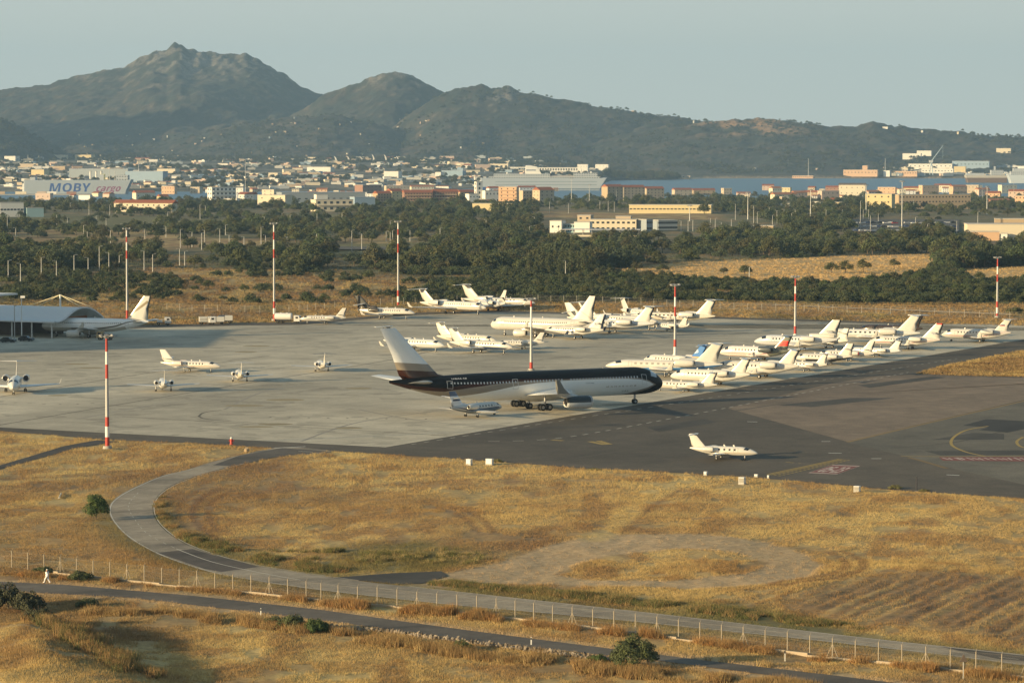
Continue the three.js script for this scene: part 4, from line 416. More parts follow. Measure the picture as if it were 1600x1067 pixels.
// ---------------------------------------------------------------- floodlight masts
const maskRed = M(0.42, 0.045, 0.03, 0.55), maskWhite = M(0.74, 0.73, 0.7, 0.5), galv = M(0.42, 0.42, 0.41, 0.5, 0.35), lampGrey = M(0.3, 0.3, 0.3, 0.5, 0.3);
function mast(px, base, top, bands, label) {
  const p = at(px, base), h = (base - top) / mToPx(base), o = thing('floodlight_mast', label, 'light mast', p, 0, 'red and white banded apron light masts');
  mesh('footing', new THREE.CylinderGeometry(0.75, 0.85, 0.5, 12).translate(0, 0.25, 0), M(0.4, 0.37, 0.32, 0.9), o);
  const rad = y => lerp(0.4, 0.2, y / h);
  for (const [a, b, c] of bands) { const y0 = Math.max(0.3, a * h), y1 = b * h; mesh(c === 'g' ? 'shaft' : c === 'r' ? 'red_band' : 'white_band', new THREE.CylinderGeometry(rad(y1) + (c === 'g' ? 0 : 0.004), rad(y0) + (c === 'g' ? 0 : 0.004), y1 - y0, 12).translate(0, (y0 + y1) / 2, 0), c === 'g' ? galv : c === 'r' ? maskRed : maskWhite, o); }
  mesh('lamp_frame', join([new THREE.TorusGeometry(0.95, 0.07, 6, 20).rotateX(Math.PI / 2).translate(0, h + 0.1, 0), bar([-0.95, h + 0.1, 0], [0.95, h + 0.1, 0], 0.06), bar([0, h + 0.1, -0.95], [0, h + 0.1, 0.95], 0.06), new THREE.CylinderGeometry(0.3, 0.35, 0.5, 10).translate(0, h, 0)]), galv, o);
  for (let k = 0; k < 6; k++) { const a = k * Math.PI / 3 + 0.3, l = mesh('floodlight', box(0.55, 0.42, 0.3), lampGrey, o); l.position.set(Math.cos(a) * 1.15, h + 0.2, Math.sin(a) * 1.15); l.rotation.set(0.5, -a + Math.PI / 2, 0, 'YXZ'); }
  return o; }
const B1 = [[0, 0.105, 'r'], [0.105, 0.2, 'w'], [0.2, 0.285, 'r'], [0.285, 0.63, 'g'], [0.63, 0.755, 'r'], [0.755, 0.87, 'w'], [0.87, 1, 'r']], B2 = [[0, 0.1, 'r'], [0.1, 0.65, 'g'], [0.65, 0.74, 'r'], [0.74, 0.82, 'w'], [0.82, 0.91, 'r'], [0.91, 1, 'w']], B3 = [[0, 0.07, 'r'], [0.07, 0.17, 'w'], [0.17, 0.27, 'r'], [0.27, 0.6, 'g'], [0.6, 0.73, 'r'], [0.73, 0.86, 'w'], [0.86, 1, 'r']];
mast(167, 701, 526, B1, 'nearest banded mast, on the dry grass at the apron edge');
mast(198, 502, 358, [[0, 0.12, 'r'], [0.12, 0.68, 'g'], [0.68, 0.77, 'r'], [0.77, 0.86, 'w'], [0.86, 0.92, 'r'], [0.92, 1, 'w']], 'tall banded mast behind the airliner at the terminal');
mast(428, 501, 350, [[0, 0.07, 'r'], [0.07, 0.13, 'w'], [0.13, 0.2, 'r'], [0.2, 0.65, 'g'], [0.65, 0.74, 'r'], [0.74, 0.84, 'w'], [0.84, 0.92, 'r'], [0.92, 1, 'w']], 'tall banded mast beside the white fuel tanker');
mast(622, 480, 347, [[0, 0.06, 'r'], [0.06, 0.13, 'w'], [0.13, 0.2, 'r'], [0.2, 0.64, 'g'], [0.64, 0.75, 'r'], [0.75, 0.85, 'w'], [0.85, 0.92, 'r'], [0.92, 1, 'w']], 'tall banded mast between the black-tailed trijet and a cream jet');
mast(830, 579, 468, [[0, 0.12, 'r'], [0.12, 0.62, 'g'], [0.62, 0.9, 'w'], [0.9, 1, 'r']], 'banded mast rising directly behind the big black jet');
mast(1055, 572, 446, [[0, 0.24, 'w'], [0.24, 0.33, 'r'], [0.33, 0.62, 'g'], [0.62, 0.74, 'r'], [0.74, 0.86, 'w'], [0.86, 1, 'r']], 'banded mast among the white jets right of centre');
mast(1243, 531, 433, [[0, 0.1, 'w'], [0.1, 0.22, 'r'], [0.22, 0.62, 'g'], [0.62, 0.74, 'r'], [0.74, 0.86, 'w'], [0.86, 1, 'r']], 'banded mast behind the grey-tailed jet and its neighbours');
mast(1559, 496, 403, B3, 'banded mast by the path at the far corner of the apron');

// ---------------------------------------------------------------- terminal roof by the left edge
{
  const A = -28.5 * Math.PI / 180, o = thing('terminal_canopy', 'curved white terminal roof on slender columns above the airliner nose', 'terminal', at(85, 529, 0), A);
  // local x runs along the roof toward the apron end, local -z goes back from the front edge
  const prof = [[0, 4.7], [2, 4.75], [4.5, 5.4], [7, 6.6], [9.5, 7.6], [12.5, 8.2], [15.5, 8.1], [18.5, 7.3], [21, 6.1], [23, 4.9]], cv = new THREE.SplineCurve(prof.map(q => new THREE.Vector2(...q))).getPoints(40), Lr = 62;
  const shell = new THREE.Shape([...cv, ...cv.map(q => new THREE.Vector2(q.x, q.y - 0.35)).reverse()]);
  mesh('roof', new THREE.ExtrudeGeometry(shell, { depth: Lr, bevelEnabled: false, curveSegments: 2 }).rotateY(Math.PI / 2).translate(-Lr, 0, 0), M(0.66, 0.67, 0.67, 0.45), o);
  mesh('roof_rim', new THREE.TubeGeometry(new THREE.CatmullRomCurve3(cv.map(q => new THREE.Vector3(0.05, q.y - 0.1, -q.x))), 40, 0.28, 6), M(0.6, 0.6, 0.6, 0.5), o);
  for (let k = 0; k < 9; k++) { mesh('column', bar([-2 - k * 7, 0, -1.2], [-2 - k * 7, 4.7, -1.2], 0.22, 0.22, 8), M(0.6, 0.6, 0.58, 0.5), o); mesh('column', bar([-2 - k * 7, 0, -21.5], [-2 - k * 7, 5.4, -21.5], 0.22, 0.22, 8), M(0.6, 0.6, 0.58, 0.5), o); }
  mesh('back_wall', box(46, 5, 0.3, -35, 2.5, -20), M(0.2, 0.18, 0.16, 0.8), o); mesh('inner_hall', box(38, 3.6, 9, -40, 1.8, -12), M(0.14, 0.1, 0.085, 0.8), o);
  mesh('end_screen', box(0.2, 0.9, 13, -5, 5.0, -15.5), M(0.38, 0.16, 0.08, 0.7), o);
  const mx = -10, mz = -16; mesh('pylon', bar([mx, 7.6, mz], [mx, 11.6, mz], 0.3, 0.26, 8), M(0.75, 0.74, 0.7, 0.5), o);
  for (const [dx, dz] of [[-11, 2], [-7, 5], [9, 4], [11, -2]]) mesh('stay_cable', bar([mx, 11.5, mz], [mx + dx, 8.0, mz + dz * 0.4], 0.09), M(0.7, 0.62, 0.4, 0.5), o);
  const p2 = at(33, 533), l = thing('apron_lamp', 'white lamp post with box head in front of the terminal roof', 'lamp post', p2); mesh('pole', bar([0, 0, 0], [0, 12.2, 0], 0.16, 0.12, 8), M(0.7, 0.7, 0.68, 0.5), l); mesh('lamp_head', box(1.2, 0.6, 0.7, 0.4, 12.3, 0), M(0.7, 0.7, 0.68, 0.5), l);
  const p3 = at(22, 531), l2 = thing('apron_lamp', 'thinner grey lamp post at the terminal roof edge', 'lamp post', p3); mesh('pole', bar([0, 0, 0], [0, 9.5, 0], 0.15, 0.11, 8), galv, l2); mesh('lamp_head', box(0.7, 0.25, 0.3, 0.2, 9.55, 0), galv, l2);
  const q = thing('terminal_building', 'large pale terminal hall whose roof tip shows at the picture edge', 'building', new THREE.Vector3(-212, 0, -838), 0); mesh('wall', box(84, 18, 80, 0, 9, 0), M(0.5, 0.46, 0.4, 0.8), q); mesh('roof', box(88, 0.9, 84, 0, 18.5, 0), M(0.66, 0.67, 0.67, 0.45), q);
  const q2 = thing('terminal_wing', 'low pale roof edge above the curved terminal canopy', 'building', at(-58, 520, 0), A); mesh('wall', box(30, 9.2, 8, -17, 4.6, -14), M(0.5, 0.46, 0.4, 0.8), q2); mesh('roof', box(38, 0.5, 13, -15, 10.6, -14), M(0.66, 0.67, 0.67, 0.45), q2); for (let k = 0; k < 4; k++) mesh('roof_post', box(0.4, 1.4, 0.4, -5 - k * 7, 9.8, -10.5), galv, q2);
}
// ---------------------------------------------------------------- vehicles
function shellGeo(P, w, bev = 0.08) { return new THREE.ExtrudeGeometry(new THREE.Shape(P.map(q => new THREE.Vector2(...q))), { depth: w - 2 * bev, bevelSize: bev, bevelThickness: bev, bevelSegments: 2, steps: 1 }).translate(0, 0, -w / 2 + bev); }
function car(px, py, dir, col, label) { const o = thing('parked_car', label, 'car', at(px, py, lev.slab), dir * Math.PI / 180, 'cars under the terminal roof'); const m = gloss(lin(...col));
  mesh('body', once('carbody', () => shellGeo([[-2.1, 0.35], [2.05, 0.35], [2.15, 0.62], [1.95, 0.82], [1.0, 0.92], [-1.95, 0.98], [-2.15, 0.8]], 1.72)), m, o); mesh('cabin', once('carcab', () => shellGeo([[1.0, 0.9], [0.35, 1.38], [-1.15, 1.42], [-1.9, 0.95]], 1.5)), darkGlass, o); mesh('roof', once('carroof', () => shellGeo([[0.38, 1.39], [0.3, 1.45], [-1.1, 1.48], [-1.2, 1.43]], 1.46, 0.02)), m, o);
  for (const x of [-1.3, 1.32]) for (const z of [-0.76, 0.76]) { const w = mesh('wheel', wheelGeo(0.32, 0.22), rubber, o); w.position.set(x, 0.32, z); } for (const z of [-0.6, 0.6]) mesh('headlight', box(0.08, 0.14, 0.34, 2.14, 0.68, z), paleGlass, o); return o; }
car(12, 535, -18, [0.02, 0.022, 0.026], 'dark car nearest the picture edge below the terminal');
car(40, 533, -22, [0.03, 0.03, 0.034], 'dark car parked beside a terminal column');
function truck(px, py, dir, label, kind, cab = [0.62, 0.61, 0.58]) {
  const o = thing(kind === 'tanker' ? 'fuel_tanker' : 'service_truck', label, 'truck', at(px, py, lev.slab), dir * Math.PI / 180), m = gloss(lin(...cab));
  const L = kind === 'tanker' ? 7.6 : 4.2;
  mesh('chassis', box(L, 0.25, 1.7, 0, 0.75, 0), dark, o); mesh('cab', shellGeo([[L / 2 - 1.5, 0.7], [L / 2 + 0.25, 0.7], [L / 2 + 0.3, 1.5], [L / 2, 2.3], [L / 2 - 1.5, 2.35]], 2.1), m, o); mesh('windscreen', box(0.06, 0.7, 1.7, L / 2 + 0.26, 1.78, 0), darkGlass, o); for (const z of [-1.06, 1.06]) mesh('door_window', box(0.8, 0.55, 0.04, L / 2 - 0.6, 1.8, z), darkGlass, o);
  if (kind === 'tanker') { mesh('tank', spun([[-3.4, 0.02], [-3.4, 0.95], [-3.2, 1.15], [1.7, 1.15], [1.9, 0.95], [1.9, 0.02]], 20).scale(1, 0.95, 1.02).translate(-0.55, 2.05, 0), gloss(lin(0.72, 0.71, 0.68)), o); mesh('tail_panel', box(0.2, 0.7, 2.2, -3.9, 0.95, 0), M(0.4, 0.12, 0.05, 0.6), o); for (const x of [-2, 0]) mesh('hatch', new THREE.CylinderGeometry(0.35, 0.35, 0.18, 12).translate(x, 3.2, 0), strut, o); }
  else if (kind === 'belt') { const b = mesh('conveyor', box(6.2, 0.22, 1, 0, 1.7, 0), M(0.25, 0.25, 0.25, 0.7), o); b.rotation.z = 0.16; mesh('engine_box', box(1.6, 0.8, 1.6, -1, 1.2, 0), m, o); }
  else { mesh('cargo_box', box(2.4, 1.5, 2, -0.85, 1.62, 0), M(0.68, 0.66, 0.6, 0.6), o); mesh('side_panel', box(2, 0.9, 0.05, -0.85, 1.6, 1.03), M(0.5, 0.48, 0.44, 0.6), o); }
  for (const x of kind === 'tanker' ? [-2.9, -1.7, 2.9] : [-1.3, 1.4]) for (const z of [-0.85, 0.85]) { const w = mesh('wheel', wheelGeo(0.48, 0.32), rubber, o); w.position.set(x, 0.48, z); } return o; }
truck(449, 505, -12, 'white fuel tanker parked before the small blue-striped jet', 'tanker');
truck(254, 508, 8, 'pale service truck with raised platform behind the airliner tail', 'belt');
truck(321, 507, 10, 'small white box truck standing alone at the apron back', 'box');
truck(339, 507, 190, 'white ground service truck, second from the airliner tail', 'box', [0.7, 0.69, 0.66]); truck(352, 505, 190, 'dark ground service tug at the end of the vehicle row', 'box', [0.05, 0.05, 0.055]);
truck(164, 531, 170, 'belt loader standing under the airliner wing', 'belt', [0.35, 0.25, 0.12]);
// ---------------------------------------------------------------- small things on the airfield grass
function cabinet(px, py, w, h, d, label, face) { const p = onGround(px, py), o = thing('equipment_cabinet', label, 'cabinet', p, -0.45, 'white equipment cabinets along the taxiway'); mesh('plinth', box(w * 1.1, 0.3, d * 1.1, 0, 0.1, 0), M(0.4, 0.38, 0.34, 0.9), o); mesh('casing', box(w, h, d, 0, 0.25 + h / 2, 0), M(0.62, 0.61, 0.58, 0.5), o); mesh('door', box(w * 0.84, h * 0.86, 0.05, 0, 0.25 + h / 2, d / 2 + 0.02), face ? M(0.3, 0.28, 0.24, 0.6) : M(0.72, 0.72, 0.7, 0.5), o); mesh('lid', box(w * 1.08, 0.06, d * 1.08, 0, 0.28 + h, 0), M(0.7, 0.69, 0.66, 0.5), o); return o; }
cabinet(733, 727, 0.85, 0.75, 0.7, 'narrower of two white cabinets at the taxiway grass edge'); cabinet(765, 727, 1.15, 0.8, 0.7, 'wider white cabinet beside a small yellow bush');
cabinet(1103, 743, 0.5, 0.35, 0.5, 'low white box below the lone taxiing jet'); cabinet(1160, 757, 0.9, 0.85, 0.8, 'white cabinet with dark open front in the grass', 1); cabinet(1340, 769, 0.85, 0.65, 0.8, 'white cabinet with dark side near the red runway marking', 1); cabinet(1201, 748, 0.3, 0.25, 0.3, 'tiny white marker box at the yellow holding line'); cabinet(1182, 746, 0.55, 0.22, 0.3, 'flat pale light fitting by the taxiway edge');
{ const o = thing('fire_hydrant', 'red hydrant with white cap beside the apron edge', 'hydrant', onGround(361, 695)); mesh('body', spun([[0, 0.34], [0.2, 0.34], [0.22, 0.26], [1.0, 0.26], [1.1, 0.2], [1.15, 0.01]], 14).rotateZ(Math.PI / 2), maskRed, o); mesh('cap', new THREE.SphereGeometry(0.24, 12, 8).translate(0, 1.18, 0), M(0.75, 0.72, 0.66, 0.6), o); mesh('outlet', bar([-0.45, 0.75, 0], [0.45, 0.75, 0], 0.12, 0.12, 8), maskRed, o);
  const s = thing('stone_block', 'brown stone block on the grass by the perimeter road mouth', 'block', onGround(385, 707)); const g = new THREE.DodecahedronGeometry(0.55, 0); g.scale(1, 1, 0.8); mesh('stone', g.translate(0, 0.4, 0), M(0.35, 0.26, 0.16, 0.95), s);
  const d = thing('marker_pole', 'thin dark pole standing at the taxiway grass edge', 'pole', onGround(1433, 768)); mesh('pole', bar([0, 0, 0], [0, 2.3, 0], 0.11, 0.09, 8), M(0.03, 0.03, 0.04, 0.7), d); mesh('base', box(0.4, 0.1, 0.4, 0, 0.05, 0), M(0.3, 0.28, 0.25, 0.9), d);
  const pp = onGround(93, 777), q = thing('fallen_pipe', 'pale pipe lying on the dry grass near a round bush', 'pipe', pp); mesh('pipe', bar([-0.3, 0.25, -3.2], [0.25, 0.25, 3], 0.11, 0.11, 8), M(0.6, 0.55, 0.45, 0.7), q); mesh('end_cap', bar([0.25, 0.25, 3], [0.26, 0.25, 3.15], 0.14, 0.14, 8), M(0.5, 0.45, 0.36, 0.7), q);
  for (const [x, y, l] of [[407, 962, 'short white marker post among the reeds'], [830, 1008, 'short white marker post at the stone wall']]) { const m = thing('road_marker_post', l, 'marker post', onGround(x, y)); mesh('post', box(0.13, 0.85, 0.1, 0, 0.42, 0), M(0.75, 0.74, 0.7, 0.6), m); mesh('reflector_band', box(0.135, 0.2, 0.105, 0, 0.68, 0), M(0.05, 0.05, 0.05, 0.6), m); }
  const sg = thing('road_sign', 'triangular warning sign seen from behind on a thin post', 'sign', onGround(1506, 1062), 0.15); mesh('post', bar([0, 0, 0], [0, 2.5, 0], 0.045, 0.045, 8), M(0.55, 0.54, 0.5, 0.5, 0.3), sg); const t = new THREE.Shape([[-0.42, 0], [0.42, 0], [0, 0.74]].map(a => new THREE.Vector2(...a))); mesh('panel', new THREE.ExtrudeGeometry(t, { depth: 0.03, bevelEnabled: true, bevelSize: 0.02, bevelThickness: 0.01 }).translate(0, 1.8, 0.03), M(0.16, 0.12, 0.09, 0.6), sg);
  const s2 = thing('kilometre_post', 'dark-topped post beside the shaded bend of the road', 'marker post', onGround(1227, 1033)); mesh('post', box(0.14, 0.9, 0.12, 0, 0.45, 0), M(0.55, 0.52, 0.46, 0.7), s2); mesh('cap', box(0.16, 0.25, 0.14, 0, 0.95, 0), M(0.06, 0.05, 0.05, 0.7), s2);
}
// ---------------------------------------------------------------- boundary fence with its plinth
const fenceLine = smooth(poly([[-60, 881], [20, 888.5], [172, 904.5], [302, 917.5], [490, 936.5], [517, 939.5], [745, 961.5], [894, 980], [1050, 996.5], [1213, 1015], [1459, 1043], [1572, 1053.5], [1680, 1067]]), 56);
{
  const o = thing('boundary_fence', 'chain-link boundary fence on concrete posts along the road', 'fence'), conc = M(0.34, 0.29, 0.22, 0.9), wire = M(0.24, 0.22, 0.19, 0.7, 0.2), H = 2.15;
  const post = once('fpost', () => new THREE.BoxGeometry(0.085, H, 0.085).translate(0, H / 2, 0)), arm = once('farm', () => bar([0, H, 0], [0, H + 0.28, -0.22], 0.035, 0.03, 4));
  const diag = [];
  fenceLine.forEach((q, i) => { const y = ground(q.x, q.y), nx = fenceLine[Math.min(i + 1, fenceLine.length - 1)], an = Math.atan2(nx.y - q.y, nx.x - q.x); const p = mesh('post', post, conc, o); p.position.set(q.x, y, -q.y); p.rotation.y = an;
    mesh('outrigger', arm, conc, p);
    if (i % 4 === 2) for (const s of [-1, 1]) { const b = mesh('brace', bar([0, H * 0.72, 0], [s * 0.75, 0, 0], 0.045, 0.045, 4), conc, p); }
    if (i < fenceLine.length - 1) { const y2 = ground(nx.x, nx.y), A = [q.x, y, -q.y], B = [nx.x, y2, -nx.y]; for (const h of [0.15, 0.8, 1.45, 2.08]) diag.push(bar([A[0], A[1] + h, A[2]], [B[0], B[1] + h, B[2]], 0.01, 0.01, 3)); const n = 14; for (let k = -8; k < n; k++) { const f = (t, h) => [lerp(A[0], B[0], t), lerp(A[1], B[1], t) + h, lerp(A[2], B[2], t)]; const t0 = k / n, t1 = (k + 10) / n; const a = clamp(t0, 0, 1), b = clamp(t1, 0, 1); if (b - a < 0.02) continue; const hh = t => 0.15 + (t - t0) / (t1 - t0) * 1.93; diag.push(bar(f(a, hh(a)), f(b, hh(b)), 0.0035, 0.0035, 3)); diag.push(bar(f(a, 2.23 - hh(a)), f(b, 2.23 - hh(b)), 0.0035, 0.0035, 3)); } } });
  stuff(mesh('wire_netting', join(diag), wire, o));
  const w = thing('fence_plinth', 'low weathered concrete plinth under the boundary fence', 'low wall'), wm = pave(0.5, 0.41, 0.3, fleck, 0.9); for (let i = 5; i < fenceLine.length - 1; i++) { const a = fenceLine[i], b = fenceLine[i + 1], m = offset([a, b], -0.35), L = m[0].distanceTo(m[1]); const k = mesh('wall_segment', once('plinth' + (i % 3), () => new THREE.BoxGeometry(1, 0.3 + (i % 3) * 0.05, 0.24)), wm, w); k.scale.x = L * 0.995; const c = m[0].clone().add(m[1]).multiplyScalar(0.5); k.position.set(c.x, ground(c.x, c.y) + 0.1, -c.y); k.rotation.y = Math.atan2(b.y - a.y, b.x - a.x); }
}
{ // chain-link fence behind the apron
  const o = thing('perimeter_fence', 'far wire fence between the back of the apron and the scrub', 'fence'), P = smooth(poly([[260, 486], [420, 490], [520, 484], [640, 478.5], [760, 473.5], [900, 476.5], [1100, 483], [1320, 489.5], [1600, 498], [1700, 501]]), 70), pm = M(0.45, 0.42, 0.37, 0.8), g = once('fp2', () => new THREE.CylinderGeometry(0.06, 0.06, 2.4, 5).translate(0, 1.2, 0)), rails = [];
  P.forEach((q, i) => { const y = ground(q.x, q.y), p = mesh('post', g, pm, o); p.position.set(q.x, y, -q.y); if (i) { const r = P[i - 1], y0 = ground(r.x, r.y); for (const h of [0.3, 0.8, 1.3, 1.8, 2.3]) rails.push(bar([r.x, y0 + h, -r.y], [q.x, y + h, -q.y], 0.02, 0.02, 3)); } });
  stuff(mesh('wire_strands', join(rails), M(0.35, 0.33, 0.3, 0.6), o));
}
{ // dry stone wall below the road
  const o = thing('stone_wall', 'low tumbled dry-stone wall beside the near road', 'stone wall'), P = smooth(poly([[372, 969], [420, 973], [520, 983], [600, 988], [700, 1001], [800, 1014], [900, 1026], [960, 1033]]), 240), gs = [0, 1, 2, 3].map(k => { const g = new THREE.IcosahedronGeometry(0.3, 1), p = g.attributes.position; for (let i = 0; i < p.count; i++) { const x = p.getX(i), y = p.getY(i), z = p.getZ(i), f = 0.75 + 0.5 * hash2(Math.round((x + k) * 40), Math.round((y + z * 3) * 40)); p.setXYZ(i, x * f * 1.25, y * f * 0.8, z * f); } g.computeVertexNormals(); return g; }), ms = [M(0.22, 0.18, 0.135, 0.95), M(0.15, 0.12, 0.09, 0.95), M(0.29, 0.24, 0.185, 0.95)]; o.userData.kind = 'thing';
  P.forEach((q, i) => { const n = i % 3 ? 1 : 2; for (let k = 0; k < n; k++) { const m = mesh('stone', pick(gs), pick(ms), o); m.position.set(q.x + rr(-0.15, 0.15), ground(q.x, q.y) + 0.1 + k * 0.22 + rr(-0.06, 0.1), -q.y + rr(-0.25, 0.25)); m.rotation.set(rr(0, 6), rr(0, 6), rr(0, 6)); m.scale.setScalar(rr(0.35, 0.8)); } }); }
{ // walker on the near road
  const o = thing('person', 'person in white clothes striding along the near road', 'person', onGround(73, 912).setY(lev.slab), Math.PI * 0.93), N = 56, S = 2.2;
  const J = { head: [0.03, 1.6, 0, 0.105], chin: [0.055, 1.52, 0, 0.07], neck: [0.01, 1.45, 0, 0.058], chest: [0.02, 1.26, 0, 0.15], waist: [0, 1.02, 0, 0.12], hipL: [0, 0.9, -0.1, 0.1], hipR: [0, 0.9, 0.1, 0.1], kneeL: [0.24, 0.5, -0.1, 0.068], ankL: [0.36, 0.1, -0.1, 0.045], toeL: [0.52, 0.06, -0.1, 0.038], kneeR: [-0.06, 0.48, 0.1, 0.068], ankR: [-0.3, 0.13, 0.1, 0.045], toeR: [-0.2, 0.045, 0.1, 0.038], shL: [0.01, 1.38, -0.19, 0.062], elL: [-0.13, 1.12, -0.24, 0.046], haL: [-0.08, 0.87, -0.23, 0.034], shR: [0.01, 1.38, 0.19, 0.062], elR: [0.1, 1.11, 0.24, 0.046], haR: [0.27, 0.93, 0.21, 0.034] };
  const bones = [['head', 'chin'], ['chin', 'neck'], ['neck', 'chest'], ['chest', 'waist'], ['waist', 'hipL'], ['waist', 'hipR'], ['hipL', 'kneeL'], ['kneeL', 'ankL'], ['ankL', 'toeL'], ['hipR', 'kneeR'], ['kneeR', 'ankR'], ['ankR', 'toeR'], ['chest', 'shL'], ['chest', 'shR'], ['shL', 'elL'], ['elL', 'haL'], ['shR', 'elR'], ['elR', 'haR']];
  const fing = []; for (const [h, e, s] of [['haL', 'elL', -1], ['haR', 'elR', 1]]) { const H = J[h], E = J[e], d = new THREE.Vector3(H[0] - E[0], H[1] - E[1], H[2] - E[2]).normalize(); for (let k = 0; k < 5; k++) { const off = (k - 2) * 0.022, len = [0.06, 0.085, 0.09, 0.085, 0.07][k]; fing.push([[H[0] + off, H[1], H[2]], [H[0] + off + d.x * len, H[1] + d.y * len - 0.01, H[2] - s * 0.012 + (k ? 0 : -s * 0.03)], 0.011]); } }
  const cap = (x, y, z, a, b, ra, rb) => { const dx = b[0] - a[0], dy = b[1] - a[1], dz = b[2] - a[2], t = clamp(((x - a[0]) * dx + (y - a[1]) * dy + (z - a[2]) * dz) / (dx * dx + dy * dy + dz * dz), 0, 1); return Math.hypot(x - a[0] - t * dx, y - a[1] - t * dy, z - a[2] - t * dz) - lerp(ra, rb, t); };
  const field = (x, y, z, clothes) => { let s = 0; for (const [a, b] of bones) { const A = J[a], B = J[b]; const c = clothes ? 0.012 : 0; s += Math.exp(-26 * (cap(x, y, z, A, B, A[3] + c, B[3] + c))); } let d = -Math.log(s + 1e-12) / 26; for (const [a, b, r] of fing) d = Math.min(d, cap(x, y, z, a, b, r, r * 0.8)); return d; };
  function surf(n, fn) { const mc = new MarchingCubes(n, M(1, 1, 1), false, false, 120000); mc.isolation = 0; for (let k = 0; k < n; k++) for (let j = 0; j < n; j++) for (let i = 0; i < n; i++) mc.field[k * n * n + j * n + i] = -fn((i - n / 2) / (n / 2) * 0.95, (j - n / 2) / (n / 2) * 0.95 + 0.88, (k - n / 2) / (n / 2) * 0.95); mc.update(); const c = mc.count, g = new THREE.BufferGeometry(), p = new Float32Array(mc.positionArray.slice(0, c * 3)); for (let i = 0; i < c; i++) { p[i * 3] *= 0.95; p[i * 3 + 1] = p[i * 3 + 1] * 0.95 + 0.88; p[i * 3 + 2] *= 0.95; } g.setAttribute('position', new THREE.BufferAttribute(p, 3)); g.setAttribute('normal', new THREE.BufferAttribute(new Float32Array(mc.normalArray.slice(0, c * 3)), 3)); return g; }
  mesh('body', surf(96, (x, y, z) => field(x, y, z)), M(0.4, 0.23, 0.15, 0.7), o);
  mesh('clothing', surf(80, (x, y, z) => Math.max(field(x, y, z, 1), y - 1.44, 0.09 - y)), M(0.78, 0.77, 0.76, 0.8), o);
  mesh('hair', new THREE.SphereGeometry(0.115, 14, 10).scale(1.02, 0.8, 1).translate(0.015, 1.65, 0), M(0.7, 0.68, 0.62, 0.9), o);
}

// ---------------------------------------------------------------- trees, shrubs, grass
function crownGeo(s0, { n, size, blobs, shape, spread = 1 }) { // leaf clumps: small faces spread over uneven lobes
  const old = seed; seed = s0; const B = []; for (let i = 0; i < blobs; i++) B.push(shape(i / blobs));
  const pos = new Float32Array(n * 12), nor = new Float32Array(n * 12), col = new Float32Array(n * 12), idx = [], d = new THREE.Vector3(), u = new THREE.Vector3(), w = new THREE.Vector3();
  let tot = 0; const cum = B.map(b => (tot += b[3] * b[3]));
  for (let i = 0; i < n; i++) { const t = rnd() * tot, b = B[cum.findIndex(c => c >= t)] || B[0]; d.set(rr(-1, 1), rr(-0.75, 1), rr(-1, 1)).normalize(); const r = b[3] * (0.62 + 0.42 * Math.sqrt(rnd())), cx = b[0] + d.x * r * spread, cy = b[1] + d.y * r * 0.82, cz = b[2] + d.z * r * spread;
    const nn = d.clone().add(new THREE.Vector3(rr(-1, 1), rr(-0.6, 1), rr(-1, 1)).multiplyScalar(0.75)).normalize(); u.set(rr(-1, 1), rr(-1, 1), rr(-1, 1)).cross(nn).normalize(); w.crossVectors(nn, u); const a = size * rr(0.55, 1.25), c = size * rr(0.4, 0.9), k = 0.72 + 0.56 * rnd();
    [[-a, 0], [0, -c], [a, 0], [0, c]].forEach(([p, q], j) => { const o = i * 12 + j * 3; pos[o] = cx + u.x * p + w.x * q; pos[o + 1] = cy + u.y * p + w.y * q; pos[o + 2] = cz + u.z * p + w.z * q; nor[o] = nn.x; nor[o + 1] = nn.y; nor[o + 2] = nn.z; col[o] = k * rr(0.92, 1.1); col[o + 1] = k; col[o + 2] = k * 0.95; }); const o = i * 4; idx.push(o, o + 1, o + 2, o, o + 2, o + 3); }
  const g = new THREE.BufferGeometry(); g.setAttribute('position', new THREE.BufferAttribute(pos, 3)); g.setAttribute('normal', new THREE.BufferAttribute(nor, 3)); g.setAttribute('color', new THREE.BufferAttribute(col, 3)); g.setIndex(idx); seed = old; return g; }
const dome = (R, h0, h1, r) => () => { const a = rr(0, 6.283), q = Math.sqrt(rnd()) * R, t = 1 - (q / R) ** 2; return [Math.cos(a) * q, lerp(h0, h1, 0.25 + 0.75 * t * rr(0.4, 1)), Math.sin(a) * q, r * rr(0.7, 1.25)]; };
const column = (R, h0, h1, r) => t => { const a = rr(0, 6.283), q = R * rr(0, 1) * (1 - 0.6 * t); return [Math.cos(a) * q, lerp(h0, h1, t), Math.sin(a) * q, r * (1.1 - 0.5 * t)]; };
function trunkGeo(h, r, limbs, reach, s0) { const old = seed; seed = s0; const g = [bar([0, -0.3, 0], [rr(-0.1, 0.1), h, rr(-0.1, 0.1)], r, r * 0.6, 6)]; for (let i = 0; i < limbs; i++) { const a = i / limbs * 6.283 + rr(0, 0.7); g.push(bar([0, h * rr(0.55, 0.95), 0], [Math.cos(a) * reach * rr(0.6, 1), h + reach * rr(0.4, 0.9), Math.sin(a) * reach * rr(0.6, 1)], r * 0.45, r * 0.15, 5)); } seed = old; return join(g); }
const leafM = (r, g, b) => new THREE.MeshPhysicalMaterial({ color: lin(r, g, b), vertexColors: true, roughness: 0.85, transmission: 0.12, thickness: 0 });
